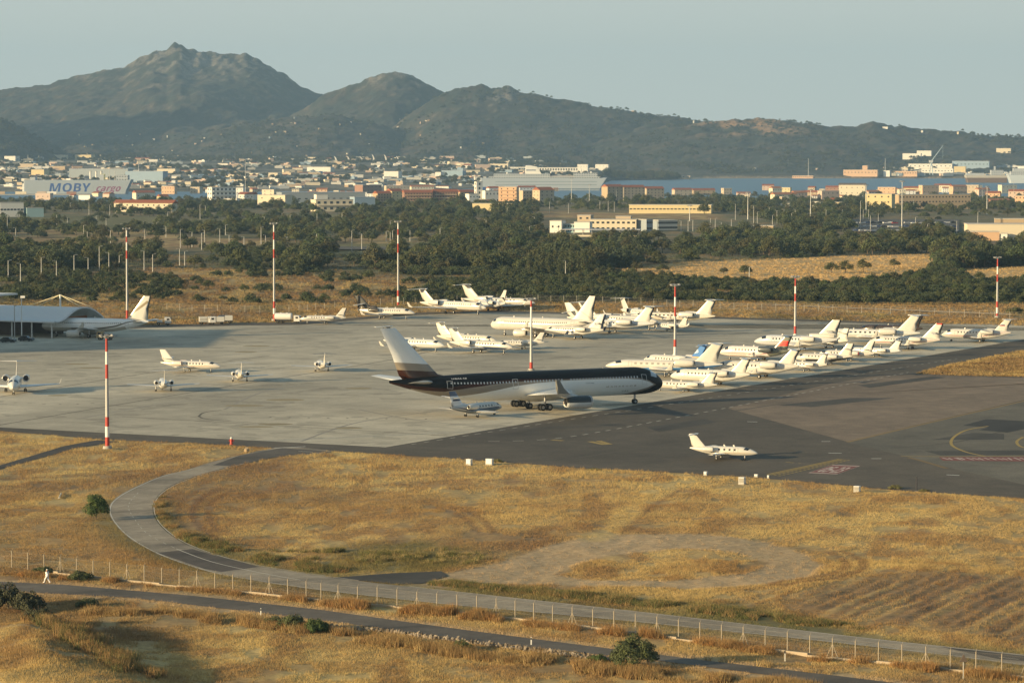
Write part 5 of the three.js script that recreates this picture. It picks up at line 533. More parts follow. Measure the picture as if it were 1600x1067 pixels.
const KINDS = {
  oak: { crown: [11, 12, 13, 14].map((s, i) => crownGeo(s, { n: 1150, size: 0.27, blobs: 19, shape: dome(2.9, 1.3, 5.2 + 0.3 * i, 1.25) })), trunk: trunkGeo(1.9, 0.22, 5, 1.9, 5) },
  bush: { crown: [21, 22, 23, 24].map(s => crownGeo(s, { n: 620, size: 0.2, blobs: 13, shape: dome(1.75, 0.35, 1.95, 0.72) })), trunk: trunkGeo(0.7, 0.09, 5, 0.9, 6) },
  tall: { crown: [31, 32, 33].map(s => crownGeo(s, { n: 1300, size: 0.27, blobs: 20, shape: column(1.7, 2.2, 10.6, 1.35) })), trunk: trunkGeo(5.5, 0.2, 5, 1.6, 7) },
};
const leafMats = { oak: [leafM(0.063, 0.074, 0.021), leafM(0.042, 0.058, 0.018), leafM(0.085, 0.087, 0.025), leafM(0.069, 0.066, 0.024), leafM(0.086, 0.102, 0.032), leafM(0.036, 0.054, 0.022), leafM(0.072, 0.092, 0.042), leafM(0.061, 0.089, 0.026)], bush: [leafM(0.044, 0.060, 0.017), leafM(0.035, 0.053, 0.016), leafM(0.057, 0.066, 0.019)], tall: [leafM(0.063, 0.074, 0.028), leafM(0.055, 0.069, 0.024)] };
const bark = M(0.13, 0.095, 0.065, 0.95);
function plant(kind, p, s, sy, v, name, label, category, group) { const K = KINDS[kind], o = thing(name, label, category, p, rr(0, 6.28), group); o.scale.set(s, s * sy, s); mesh('trunk', K.trunk, bark, o); mesh('crown', K.crown[v % K.crown.length], leafMats[kind][v % leafMats[kind].length], o); return o; }
const ORD = ['first', 'second', 'third', 'fourth', 'fifth', 'sixth', 'seventh', 'eighth', 'ninth', 'tenth', 'eleventh', 'twelfth', 'thirteenth', 'fourteenth', 'fifteenth', 'sixteenth', 'seventeenth', 'eighteenth', 'nineteenth'], TENS = ['', '', 'twent', 'thirt', 'fort', 'fift', 'sixt', 'sevent', 'eight', 'ninet'];
const ordinal = n => n < 20 ? ORD[n - 1] : n % 10 ? TENS[n / 10 | 0] + 'y-' + ORD[n % 10 - 1] : TENS[n / 10 | 0] + 'ieth';
function fromLeft(list) { const by = new Map(); for (const o of list) { const k = o.userData.label; by.has(k) ? by.get(k).push(o) : by.set(k, [o]); } for (const [k, L] of by) { if (L.length < 2) continue; L.sort((a, b) => toPx(a.position.x, a.position.y, a.position.z)[0] - toPx(b.position.x, b.position.y, b.position.z)[0]).forEach((o, i) => { o.userData.label = `${k}, ${ordinal(i + 1)} from left`; }); } }
const SIGHTS = [[110, 'above the terminal roof'], [200, 'left of the terminal mast'], [310, 'right of the terminal mast'], [428, 'left of the tanker mast'], [540, 'right of the tanker mast'], [622, 'above the black-tailed trijet'], [700, 'right of the third tall mast'], [770, 'above the violet-striped jet'], [850, 'above the airliner nose'], [940, 'above the airliner tail'], [1055, 'left of the cluster mast'], [1150, 'right of the cluster mast'], [1243, 'left of the row mast'], [1340, 'right of the row mast'], [1450, 'above the red-tipped jet'], [1559, 'left of the corner mast'], [9999, 'right of the corner mast']];
const sight = p => { const x = toPx(p.x, p.y, p.z)[0]; return SIGHTS.find(s => x < s[0])[1]; };
// where the scrub stands open and where it closes
const TRACKS = [poly([[846, 338], [1064, 338], [1064, 376], [846, 378]]), poly([[1490, 345], [1640, 345], [1640, 382], [1490, 380]]), poly([[1180, 478], [1560, 494], [1640, 497], [1640, 500], [1180, 482]]), poly([[440, 388], [700, 391], [700, 397], [440, 395]]), poly([[300, 388], [420, 380], [470, 384], [420, 390]]), poly([[840, 328], [1160, 340], [1240, 360], [1420, 362], [1430, 372], [1230, 374], [1060, 368], [1050, 366], [860, 368], [845, 340]]), poly([[1500, 340], [1640, 340], [1640, 376], [1500, 374]]), poly([[1330, 345], [1500, 345], [1500, 365], [1330, 365]])];
const openLand = [...FIELDS, ...LAWNS, ...DRY, ...TRACKS], footprints = [];
function cover(x, D) { const q = bearing(x, D), row = toPx(x, 0, -D)[1]; const n = fbm(x / 34 + 11, D / 75 + 4, 3), f = fbm(x / 12, D / 30, 2); let c;
  if (row > 425) c = q > 610 ? sstep(0.34, 0.48, n * 0.7 + f * 0.3) * sstep(480, 470, row) : sstep(0.45, 0.57, n * 0.7 + f * 0.3) * sstep(486, 478, row); else if (row > 345) { const th = q < 640 ? 0.03 : row > 395 ? -0.03 : 0.03; c = sstep(0.4 + th, 0.5 + th, n * 0.75 + f * 0.25); } else c = sstep(0.44, 0.58, n) * (row > 318 ? 0.75 : 0.3);
  for (let i = 0; i < openLand.length; i++) { const P = openLand[i]; if (inside(P, x, D)) { const fi = FIELDS.includes(P) || TRACKS.includes(P); if (fi) return 0; c *= LAWNS.includes(P) ? 0.12 : 0.22; } }
  for (const b of footprints) if (Math.abs(x - b[0]) < b[2] && Math.abs(D - b[1]) < b[3]) return 0;
  return c; }
function growTrees() {
  const found = { oak: [], bush: [] };
  let D = 1082; while (D < 4250) { const step = D < 1420 ? 3.7 : D < 2200 ? 7.4 : 11.5, hw = D * 0.17 + 24; for (let x = -hw; x < hw; x += step) { const px = x + rr(-0.5, 0.5) * step, pd = D + rr(-0.5, 0.5) * step * 1.15, h1 = rnd(), h2 = rnd(), c = cover(px, pd); if (h1 > c) continue; if (pd > nearShore(bearing(px, pd)) - 60) continue; const row = toPx(px, 0, -pd)[1];
      const bushy = row > 428 ? h2 < 0.88 : row > 400 ? h2 < 0.45 : h2 < 0.22, s = bushy ? rr(0.75, 1.45) * (row > 428 ? 1 : 1.25) : (row > 428 ? rr(0.45, 0.78) : rr(0.6, 1.05) + 1.0 * rnd() * rnd()); found[bushy ? 'bush' : 'oak'].push([px, ground(px, pd) - 0.15, -pd, s, rr(0.8, 1.15), Math.floor(rnd() * 12), (bushy ? 2.4 : 6) * s / pd]); } D += step * 1.15; }
  for (const [k, name, mass, labels, group] of [['oak', 'evergreen_tree', 'woodland', 'dark evergreen tree', 'evergreen trees behind the apron'], ['bush', 'scrub_bush', 'maquis_scrub', 'low green bush', 'scrub bushes behind the apron']]) {
    const L = found[k].sort((a, b) => b[6] - a[6]), ind = L.slice(0, 290), rest = L.slice(290);
    const made = []; for (const t of ind) { const far = -t[2] < 1230 ? 0 : -t[2] < 1420 ? 1 : 2, p = new THREE.Vector3(t[0], t[1], t[2]); made.push(plant(k, p, t[3], t[4], t[5], name, `${labels} ${['in the front scrub', 'in the back scrub', 'in the woods beyond'][far]} ${sight(p)}`, k === 'oak' ? 'tree' : 'bush', group)); } fromLeft(made);
    const K = KINDS[k], m4 = new THREE.Matrix4(), q = new THREE.Quaternion(), e = new THREE.Euler(), holder = new THREE.Group(); holder.name = numbered(mass); holder.userData.kind = 'stuff'; scene.add(holder);
    const tk = K.trunk.clone(), tc = new Float32Array(tk.attributes.position.count * 3).fill(0.75); tk.setAttribute('color', new THREE.BufferAttribute(tc, 3)); tk.deleteAttribute('uv');
    K.crown.forEach((g, v) => { const mine = rest.filter(t => t[5] % K.crown.length === v); const full = mergeGeometries([g.toNonIndexed(), tk]); const im = new THREE.InstancedMesh(full, leafM(1, 1, 1), mine.length); im.name = 'foliage'; im.castShadow = im.receiveShadow = true; im.userData.kind = 'stuff'; const c = new THREE.Color(); mine.forEach((t, i) => { q.setFromEuler(e.set(0, t[5] * 1.7 + i, 0)); m4.compose(new THREE.Vector3(t[0], t[1], t[2]), q, new THREE.Vector3(t[3], t[3] * t[4], t[3])); im.setMatrixAt(i, m4); c.copy(leafMats[k][(t[5] + i) % leafMats[k].length].color); im.setColorAt(i, c); }); holder.add(im); });
  }
  console.log('trees', found.oak.length, 'bushes', found.bush.length);
}
// stand of tall trees, lone trees of the golden field
fromLeft([[828, 430, 0.95], [838, 433, 0.8], [848, 428, 1.1], [858, 432, 0.9], [868, 429, 1.05], [876, 434, 0.85], [886, 430, 1.0], [894, 432, 1.12], [904, 429, 0.95], [914, 433, 1.15], [922, 430, 1.05], [930, 433, 0.75], [842, 424, 1.0], [880, 424, 1.05], [910, 424, 1.0]].map(([x, y, s], i) => plant('tall', onGround(x, y), s, 1, i, 'gum_tree', 'tall slender tree in the stand beside the golden field', 'tree', 'stand of tall trees by the golden field')));
fromLeft([[700, 412, 1.1], [712, 408, 1.25], [722, 412, 1.2], [738, 409, 1.35], [750, 413, 1.15], [760, 408, 1.1], [690, 408, 0.9]].map(([x, y, s], i) => plant('tall', onGround(x, y), s, 0.92, i, 'gum_tree', 'tall broad tree in the clump left of the tall stand', 'tree', 'clump of tall trees in mid scrub')));
for (const [x, y, k, s, l] of [[995, 426, 'oak', 0.85, 'round dark tree alone at the near end of the golden field'], [1036, 426, 'oak', 0.75, 'second lone round tree on the golden field'], [950, 431, 'oak', 0.6, 'low dark tree beside the tall stand'], [1131, 430, 'oak', 0.6, 'small tree with open crown on the golden field'], [1164, 431, 'oak', 0.9, 'broad dark tree beside a lamp pole on the golden field'], [1300, 427, 'oak', 0.95, 'larger of the joined dark trees amid the golden field'], [1322, 427, 'oak', 0.95, 'dark tree joined to its larger neighbour in the field'], [1350, 424, 'oak', 0.95, 'flat-topped tree right of the joined pair'], [1398, 419, 'oak', 0.75, 'small lone tree with visible trunk on the pale field'], [1532, 438, 'oak', 0.7, 'small round tree near the far mast'], [1586, 492, 'bush', 1.3, 'grey-green bush beside the far corner mast']]) plant(k, onGround(x, y), s, 0.95, Math.floor(x) % 4, k === 'oak' ? 'field_tree' : 'field_bush', l, k === 'oak' ? 'tree' : 'bush');
// near bushes
const fine = { round: crownGeo(51, { n: 6500, size: 0.085, blobs: 40, shape: dome(1.3, 0.35, 2.9, 0.55) }), wild: crownGeo(52, { n: 7500, size: 0.09, blobs: 52, shape: dome(2.0, 0.2, 3.0, 0.58) }), low: crownGeo(53, { n: 3600, size: 0.075, blobs: 30, shape: dome(1.4, 0.05, 1.0, 0.38) }) };
const nearLeaf = [leafM(0.062, 0.1, 0.022), leafM(0.075, 0.092, 0.03), leafM(0.11, 0.12, 0.04), leafM(0.055, 0.058, 0.026), leafM(0.17, 0.16, 0.06)];
for (const [x, y, g, s, sy, m, l] of [[149, 813, 'round', 1.2, 1.05, 0, 'round green bush at the bend of the perimeter road'], [992, 1045, 'wild', 1.12, 1, 1, 'big ragged dark bush at the near road edge'], [126, 907, 'low', 1.05, 1, 1, 'dark spreading bush behind the walking person'], [66, 895, 'low', 0.9, 0.8, 1, 'flat olive bush by the fence next to the walker'], [722, 1018, 'low', 0.85, 1.2, 0, 'bright green bush halfway along the stone wall'], [933, 1036, 'low', 0.75, 1.1, 0, 'small green bush next to the big ragged bush'], [455, 985, 'low', 1.2, 1.3, 1, 'green bush in the reeds left of the stone wall'], [492, 988, 'low', 1.05, 1.3, 0, 'greener bush beside a pale stone in the reeds'], [425, 980, 'low', 0.9, 1.2, 1, 'bush at the white marker post'], [137, 950, 'low', 1.0, 1, 1, 'low bush below the near road by the picture edge'], [12, 952, 'low', 1.5, 1.7, 3, 'dark tangled shrub at the picture edge below the road'], [40, 958, 'low', 1.5, 1.5, 3, 'second dark tangled shrub below the near road'], [60, 975, 'low', 1.2, 1.1, 3, 'brownish shrub on the bank top'], [776, 722, 'low', 0.7, 0.7, 4, 'small yellow-green bush beside the wider cabinet'], [930, 735, 'low', 0.8, 0.45, 4, 'faded low bush on the taxiway grass edge'], [1400, 764, 'low', 0.8, 0.7, 4, 'wispy yellow bush left of the dark pole'], [1445, 768, 'low', 0.6, 0.6, 4, 'wispy yellow bush right of the dark pole']]) { const o = thing('shrub', l, 'bush', onGround(x, y), x); o.scale.set(s, s * sy, s); mesh('stems', once('stem', () => trunkGeo(0.7, 0.07, 6, 0.7, 9)), bark, o); mesh('crown', fine[g], nearLeaf[m], o); }
// grass
function tuft(s0, blades, h, spread, wid) { const old = seed; seed = s0; const p = []; for (let i = 0; i < blades; i++) { const a = rr(0, 6.283), r = spread * Math.sqrt(rnd()), x = Math.cos(a) * r, z = Math.sin(a) * r, b = rr(0, 6.283), hh = h * rr(0.5, 1.1), lx = rr(-0.5, 0.5) * hh, lz = rr(-0.5, 0.5) * hh; p.push(x - Math.cos(b) * wid, -0.05, z - Math.sin(b) * wid, x + Math.cos(b) * wid, -0.05, z + Math.sin(b) * wid, x + lx, hh, z + lz); } const g = new THREE.BufferGeometry(); g.setAttribute('position', new THREE.BufferAttribute(new Float32Array(p), 3)); g.computeVertexNormals(); seed = old; return g; }
function sow(name, geo, pts) { const im = new THREE.InstancedMesh(geo, M(1, 1, 1, 1), pts.length); im.name = numbered(name); im.userData.kind = 'stuff'; im.castShadow = im.receiveShadow = true; const m4 = new THREE.Matrix4(), q = new THREE.Quaternion(), up = new THREE.Vector3(0, 1, 0), c = new THREE.Color(); pts.forEach((t, i) => { q.setFromAxisAngle(up, t[5]); m4.compose(new THREE.Vector3(t[0], t[1], t[2]), q, new THREE.Vector3(t[3], t[4], t[3])); im.setMatrixAt(i, m4); im.setColorAt(i, c.setRGB(...t[6])); }); scene.add(im); }
{
  const pts = [], o = [0, 0, 0];
  for (let D = 268; D < 640;) { const step = D < 400 ? 0.31 : D < 480 ? 0.42 : 0.62, hw = D * 0.168 + 8; for (let x = -hw; x < hw; x += step) { const px = x + rr(-0.5, 0.5) * step, pd = D + rr(-0.7, 0.7) * step, r1 = rnd(), r2 = rnd(), r3 = rnd(); if (fbm(px / 3 + 5, pd / 5, 2) < 0.26 + 0.16 * r1) continue; if (D > 520 && inside(PAVE.taxiway, px, pd)) continue; const dist = paveDist(px, pd); if (dist < 0.1) continue; const loop = Math.max(signed(LOOP_OUT, px, pd), -signed(LOOP_IN, px, pd)); if (loop < -0.4 && r1 > 0.06) continue; if (inside(PLOUGH, px, pd) && r1 > 0.22) continue;
      nearColor(px, pd, 0, o); const k = (0.78 + 0.55 * r2) * 0.74, s = (0.55 + 0.7 * r3) * (D > 480 ? 1.25 : 0.95); pts.push([px, nearHeight(px, pd, dist), -pd, s, s * (0.55 + 0.7 * noise(px / 5, pd / 7)), r1 * 6.28, [o[0] * k, o[1] * k, o[2] * k]]); } D += step * 1.25; }
  console.log('tufts', pts.length); sow('dry_grass', tuft(61, 10, 0.3, 0.27, 0.022), pts);
  const isl = []; for (let i = 0; i < 9000; i++) { const p = at(rr(1425, 1640), rr(540, 592)); if (!inside(PAVE.island, p.x, -p.z)) continue; nearColor(p.x, -p.z, 0, o); const k = rr(0.5, 0.8), s = rr(1.2, 2.2); isl.push([p.x, 0, p.z, s, s * 0.7, rr(0, 6), [o[0] * k, o[1] * k, o[2] * k]]); }
  for (let i = 0; i < 16000; i++) { const p = at(rr(-20, 1620), rr(476, 512)), d = -p.z; if (paveDist(p.x, d) < 0.5) continue; nearColor(p.x, d, 0, o); const k = rr(0.45, 0.75), s = rr(1.4, 2.8); isl.push([p.x, ground(p.x, d), p.z, s, s * 0.8, rr(0, 6), [o[0] * k, o[1] * k, o[2] * k]]); }
  for (let i = 0; i < 30000; i++) { const p = at(rr(-20, 1620), rr(400, 478)), d = -p.z; if (rnd() > 0.35 && cover(p.x, d) > 0.4) continue; midColor(p.x, d, 0, o); const k = rr(0.5, 0.85), s = rr(1.6, 3.2); isl.push([p.x, ground(p.x, d), p.z, s, s * 0.7, rr(0, 6), [o[0] * k, o[1] * k, o[2] * k]]); }
  sow('dry_grass', tuft(62, 12, 0.34, 0.34, 0.035), isl);
  const reeds = [], band = (P, n, w, cols, h0, h1, gap) => { const L = smooth(poly(P), 300); for (let i = 0; i < n; i++) { const q = L[Math.floor(rnd() * 300)], x = q.x + rr(-w, w), d = q.y + rr(-w, w); if (noise(x / 2.6 + 3, d / 3.2) < gap + 0.12) continue; if (paveDist(x, d) < 0.3) continue; const c = pick(cols), k = rr(0.55, 0.95), s = rr(0.7, 1.15); reeds.push([x, ground(x, d), -d, s, rr(h0, h1) * (0.6 + 0.8 * noise(x / 3, d / 3)), rr(0, 6), [c[0] * k, c[1] * k, c[2] * k]]); } };
  const ORANGE = [0.46, 0.235, 0.08], TAN = [0.44, 0.29, 0.125], OCHRE = [0.36, 0.22, 0.09], HAY = [0.52, 0.38, 0.17], OLV = [0.15, 0.16, 0.055];
  band([[150, 956], [250, 960], [350, 972], [450, 986], [560, 1000], [700, 1018], [850, 1034], [980, 1051], [1100, 1062], [1250, 1078], [1340, 1092]], 9000, 1.6, [TAN, OCHRE, HAY, OCHRE], 0.55, 1.05, 0.3);
  band([[510, 945], [560, 951], [640, 958], [750, 969]], 3000, 1.0, [ORANGE, OCHRE, TAN], 0.7, 1.25, 0.34); band([[750, 968], [900, 986], [1100, 1006], [1300, 1030], [1500, 1052], [1640, 1068]], 3600, 0.8, [ORANGE, OCHRE, TAN], 0.5, 1.0, 0.42); band([[0, 898], [150, 907], [300, 921], [500, 942]], 1800, 0.7, [TAN, OCHRE, ORANGE], 0.4, 0.8, 0.4);
  band([[60, 985], [100, 1005], [160, 1040], [220, 1075]], 1600, 2.2, [OCHRE, TAN, OLV], 0.6, 1.1, 0.3); band([[690, 912], [850, 926], [1000, 943], [1200, 966], [1330, 982]], 4200, 1.6, [OLV, OLV, TAN], 0.4, 0.75, 0.3); band([[480, 868], [560, 868], [700, 872]], 2600, 6, [OLV, [0.2, 0.19, 0.06], HAY], 0.4, 0.7, 0.4); band([[300, 840], [350, 860], [440, 880], [520, 893]], 2000, 1.8, [OLV, OLV, OCHRE], 0.5, 0.8, 0.35); band([[244, 775], [240, 795], [252, 818], [285, 842]], 1500, 1.4, [OCHRE, OLV, TAN], 0.4, 0.8, 0.35); band([[1040, 1028], [1200, 1044], [1340, 1062]], 900, 0.8, [HAY, TAN], 0.5, 0.9, 0.4);
  sow('reeds', tuft(63, 22, 1, 0.42, 0.028), reeds); console.log('reeds', reeds.length);
}

// ---------------------------------------------------------------- the town, the port and the ships
function farAt(px, row) { for (let D = 4800; D < 11500; D += 15) { const x = (px - 800) / F * D, h = farHeight(x, D); if (h > SEA && toPx(x, h, -D)[1] <= row) return new THREE.Vector3(x, h, -D); } const D = 7800, x = (px - 800) / F * D; return new THREE.Vector3(x, farHeight(x, D), -D); }
const C = { cream: [0.68, 0.6, 0.45], white: [0.78, 0.76, 0.7], grey: [0.4, 0.4, 0.38], peach: [0.64, 0.42, 0.26], brick: [0.3, 0.17, 0.12], yellow: [0.64, 0.53, 0.3], sand: [0.52, 0.42, 0.3], pink: [0.58, 0.44, 0.35], slate: [0.3, 0.34, 0.37], blue: [0.3, 0.4, 0.5], glass: [0.35, 0.5, 0.52], tan: [0.45, 0.34, 0.22] };
const wallM = k => once('wall' + k, () => M(...C[k], 0.85)), tileM = once('tile', () => M(0.3, 0.095, 0.045, 0.85)), tileM2 = once('tile2', () => M(0.36, 0.15, 0.075, 0.85)), slabM = once('slab', () => M(0.5, 0.47, 0.42, 0.9)), paneM = once('pane', () => M(0.035, 0.04, 0.045, 0.25)), tinM = once('tin', () => M(0.42, 0.46, 0.5, 0.5));
const winG = once('winG', () => new THREE.BoxGeometry(1, 1, 0.12)), gableG = once('gable', () => new THREE.ExtrudeGeometry(new THREE.Shape([[-0.5, 0], [0.5, 0], [0, 1]].map(a => new THREE.Vector2(...a))), { depth: 1, bevelEnabled: false }).rotateY(Math.PI / 2).translate(-0.5, 0, 0));
function house(px0, px1, top, base, o) { // a building given by its place and size in the photograph
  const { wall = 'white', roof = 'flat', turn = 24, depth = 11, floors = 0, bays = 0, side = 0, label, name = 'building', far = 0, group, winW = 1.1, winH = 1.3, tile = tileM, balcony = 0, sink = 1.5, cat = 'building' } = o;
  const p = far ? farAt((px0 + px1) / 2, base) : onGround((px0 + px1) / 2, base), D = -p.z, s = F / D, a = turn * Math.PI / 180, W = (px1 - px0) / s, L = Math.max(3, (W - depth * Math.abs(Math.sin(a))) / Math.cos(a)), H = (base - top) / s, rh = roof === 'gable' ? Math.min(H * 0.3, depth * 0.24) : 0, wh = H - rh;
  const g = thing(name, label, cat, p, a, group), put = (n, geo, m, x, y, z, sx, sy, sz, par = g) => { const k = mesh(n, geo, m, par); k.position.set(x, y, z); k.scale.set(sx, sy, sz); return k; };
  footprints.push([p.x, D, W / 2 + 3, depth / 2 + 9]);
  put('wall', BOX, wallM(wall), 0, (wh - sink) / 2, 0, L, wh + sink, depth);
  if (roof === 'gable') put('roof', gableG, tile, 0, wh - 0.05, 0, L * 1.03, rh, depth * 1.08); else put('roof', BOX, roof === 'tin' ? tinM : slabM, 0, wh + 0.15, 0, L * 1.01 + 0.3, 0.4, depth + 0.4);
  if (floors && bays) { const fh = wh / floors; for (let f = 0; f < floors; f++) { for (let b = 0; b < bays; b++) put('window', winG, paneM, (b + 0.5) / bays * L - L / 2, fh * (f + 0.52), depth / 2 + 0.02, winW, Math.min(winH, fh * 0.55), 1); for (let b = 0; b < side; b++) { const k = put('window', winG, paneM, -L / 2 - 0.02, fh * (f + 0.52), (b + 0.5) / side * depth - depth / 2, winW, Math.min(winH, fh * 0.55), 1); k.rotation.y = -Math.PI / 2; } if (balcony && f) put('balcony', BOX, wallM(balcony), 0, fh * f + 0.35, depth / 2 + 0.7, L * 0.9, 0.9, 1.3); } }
  return g; }
// town blocks this side of the bay
const T = (l, o) => ({ label: l, ...o });
house(-8, 37, 318, 340, T('low white office with dark window strips at the picture edge', { wall: 'white', turn: 22, floors: 1, bays: 7, side: 2, winW: 2, depth: 14 }));
house(36, 68, 326, 340, T('lower greenish annex beside the white office', { wall: 'glass', turn: 22, depth: 10 }));
house(177, 277, 312, 331, T('long cream house with red tiled roof and a row of windows', { wall: 'cream', roof: 'gable', turn: -16, floors: 2, bays: 11, depth: 12, winW: 1.2 }));
house(55, 82, 302, 312, T('pink villa with pale side by the left water', { wall: 'pink', turn: -14, floors: 1, bays: 3 })); house(108, 119, 303, 310, T('small white gabled house in dark trees', { wall: 'white', roof: 'gable', turn: -25, depth: 8 })); house(122, 144, 305, 312, T('low white house below the white gabled one', { wall: 'white', turn: -20, depth: 8 }));
house(143, 160, 299, 307, T('red-roofed villa, first in the cluster by the cargo ship', { wall: 'cream', roof: 'gable', turn: -28, depth: 12 })); house(160, 178, 300, 309, T('red-roofed villa with pinkish wall by the cargo ship', { wall: 'pink', roof: 'gable', turn: -30, depth: 12, tile: tileM2 })); house(206, 242, 297, 311, T('house with broad dark red roof and cream gable', { wall: 'cream', roof: 'gable', turn: 28, depth: 14, floors: 1, bays: 4 })); house(244, 264, 303, 317, T('yellow gabled house in the trees', { wall: 'yellow', roof: 'gable', turn: 30, depth: 11, floors: 2, bays: 2, side: 2 })); house(252, 276, 291, 303, T('orange block with flat roof behind the yellow gable', { wall: 'peach', turn: -16, floors: 2, bays: 5 }));
house(324, 368, 292, 318, T('four-storey white block with deep dark balconies', { wall: 'white', turn: 30, floors: 4, bays: 6, side: 2, winW: 2.2, winH: 2, balcony: 'white', depth: 12 })); house(372, 402, 299, 318, T('white house with red roof left of the cream tower block', { wall: 'white', roof: 'gable', turn: -20, floors: 2, bays: 4 })); house(350, 374, 310, 322, T('low white building under the balcony block', { wall: 'white', turn: -12, floors: 1, bays: 4 }));
house(402, 456, 305, 323, T('stepped cream block with blank sunlit walls', { wall: 'cream', turn: -22, depth: 16, floors: 2, bays: 3 })); house(409, 434, 296, 315, T('cream tower block rising behind the stepped block', { wall: 'cream', turn: -22, depth: 12, floors: 4, bays: 2 }));
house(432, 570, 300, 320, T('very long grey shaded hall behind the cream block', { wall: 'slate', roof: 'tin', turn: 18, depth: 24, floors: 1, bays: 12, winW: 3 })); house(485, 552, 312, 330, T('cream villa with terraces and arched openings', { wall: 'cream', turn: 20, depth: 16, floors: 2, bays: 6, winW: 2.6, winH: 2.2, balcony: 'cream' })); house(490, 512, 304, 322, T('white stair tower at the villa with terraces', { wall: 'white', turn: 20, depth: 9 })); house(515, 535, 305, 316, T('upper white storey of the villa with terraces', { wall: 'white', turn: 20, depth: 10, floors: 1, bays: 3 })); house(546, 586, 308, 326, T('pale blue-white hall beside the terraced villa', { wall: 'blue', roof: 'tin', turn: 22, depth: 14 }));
house(582, 612, 298, 319, T('apartment house with red roof and tan balconies', { wall: 'tan', roof: 'gable', turn: 30, floors: 4, bays: 5, balcony: 'tan', depth: 12 })); house(602, 630, 294, 318, T('orange-gabled apartment house beside the brown rows', { wall: 'yellow', roof: 'gable', turn: 36, floors: 4, bays: 3, side: 1, depth: 13 })); house(628, 676, 296, 319, T('brown apartment row with red roof, nearer half', { wall: 'brick', roof: 'gable', turn: 14, floors: 4, bays: 10, balcony: 'tan', depth: 12 })); house(674, 716, 295, 319, T('brown apartment row with red roof, farther half', { wall: 'brick', roof: 'gable', turn: 14, floors: 4, bays: 9, balcony: 'sand', depth: 12 })); house(712, 742, 296, 317, T('red-roofed block with pale end beside the white tower', { wall: 'tan', roof: 'gable', turn: 26, floors: 4, bays: 4, depth: 12 })); house(554, 596, 289, 306, T('square red-brick block behind the orange gable', { wall: 'brick', turn: 34, depth: 22, floors: 3, bays: 5 })); house(600, 640, 290, 302, T('flat pale block in front of the bay behind red roofs', { wall: 'sand', turn: 20, floors: 2, bays: 7 })); house(640, 678, 289, 300, T('dark-roofed long block behind the apartment rows', { wall: 'cream', roof: 'gable', turn: 16, floors: 2, bays: 8, tile: tileM2 }));
house(727, 748, 303, 321, T('white cubic house at the foot of the white tower', { wall: 'white', turn: 24, floors: 2, bays: 3, depth: 10 })); house(741, 754, 284, 318, T('slender white tower house with open top storey', { wall: 'white', turn: 24, floors: 5, bays: 1, side: 1, winW: 2, winH: 2.6, depth: 6 })); house(752, 780, 298, 318, T('white house with arched ground-floor windows', { wall: 'white', turn: 24, floors: 2, bays: 4, depth: 11, winH: 1.9 })); house(760, 790, 291, 305, T('white house with red roof above the arched windows', { wall: 'white', roof: 'gable', turn: 22, floors: 2, bays: 4 }));
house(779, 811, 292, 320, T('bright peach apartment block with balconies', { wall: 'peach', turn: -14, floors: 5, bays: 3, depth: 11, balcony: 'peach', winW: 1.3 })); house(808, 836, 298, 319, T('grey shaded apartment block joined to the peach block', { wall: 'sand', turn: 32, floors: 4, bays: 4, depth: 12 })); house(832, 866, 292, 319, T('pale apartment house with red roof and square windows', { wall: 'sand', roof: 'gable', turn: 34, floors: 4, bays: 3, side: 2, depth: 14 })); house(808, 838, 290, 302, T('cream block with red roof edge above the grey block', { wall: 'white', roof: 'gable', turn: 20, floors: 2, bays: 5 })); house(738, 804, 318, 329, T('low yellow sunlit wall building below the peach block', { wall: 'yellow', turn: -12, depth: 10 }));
house(940, 974, 287, 313, T('apartment block with orange gable end, nearest of the red-roofed row', { wall: 'tan', roof: 'gable', turn: 34, floors: 5, bays: 4, side: 0, depth: 13 })); house(968, 1008, 289, 313, T('middle block of the red-roofed row by the bay', { wall: 'sand', roof: 'gable', turn: 24, floors: 5, bays: 6, depth: 12 })); house(1004, 1038, 291, 312, T('last block of the red-roofed row by the bay', { wall: 'sand', roof: 'gable', turn: 24, floors: 4, bays: 5, depth: 12 })); house(1050, 1082, 294, 306, T('low red-roofed house behind pines by the bay', { wall: 'sand', roof: 'gable', turn: 20, floors: 2, bays: 4 })); house(1080, 1118, 294, 305, T('wide reddish-roofed house with white dome behind pines', { wall: 'tan', roof: 'gable', turn: 16, floors: 2, bays: 5 }));
house(983, 1114, 320, 333, T('very long low yellow building with a flat roof', { wall: 'yellow', turn: -8, depth: 16, floors: 1, bays: 22, winW: 2.2, winH: 1 }));
house(859, 884, 345, 363, T('white cube at the end of the office complex', { wall: 'white', turn: -14, depth: 12, floors: 1, bays: 2 })); house(882, 902, 350, 363, T('pale green glass block of the office complex', { wall: 'glass', turn: -10, depth: 9, floors: 2, bays: 4 })); house(897, 926, 347, 363, T('white middle block of the office complex', { wall: 'white', turn: -12, depth: 10 })); house(902, 928, 337, 354, T('beige upper cube with two dark windows over the offices', { wall: 'sand', turn: -12, depth: 12, floors: 2, bays: 2, winW: 1.6 })); house(922, 998, 343, 361, T('long beige office wing with dark entrance', { wall: 'cream', turn: -8, depth: 14, floors: 2, bays: 9, winW: 1.8 })); house(962, 988, 338, 349, T('beige roof storey of the office wing', { wall: 'sand', turn: -8, depth: 9 })); house(994, 1020, 343, 361, T('shaded grey end block of the offices', { wall: 'slate', turn: 34, depth: 12, floors: 2, bays: 4 })); house(1016, 1058, 344, 359, T('grey glazed hall at the far end of the offices', { wall: 'slate', turn: 22, depth: 14, floors: 2, bays: 7, winW: 2.4 }));
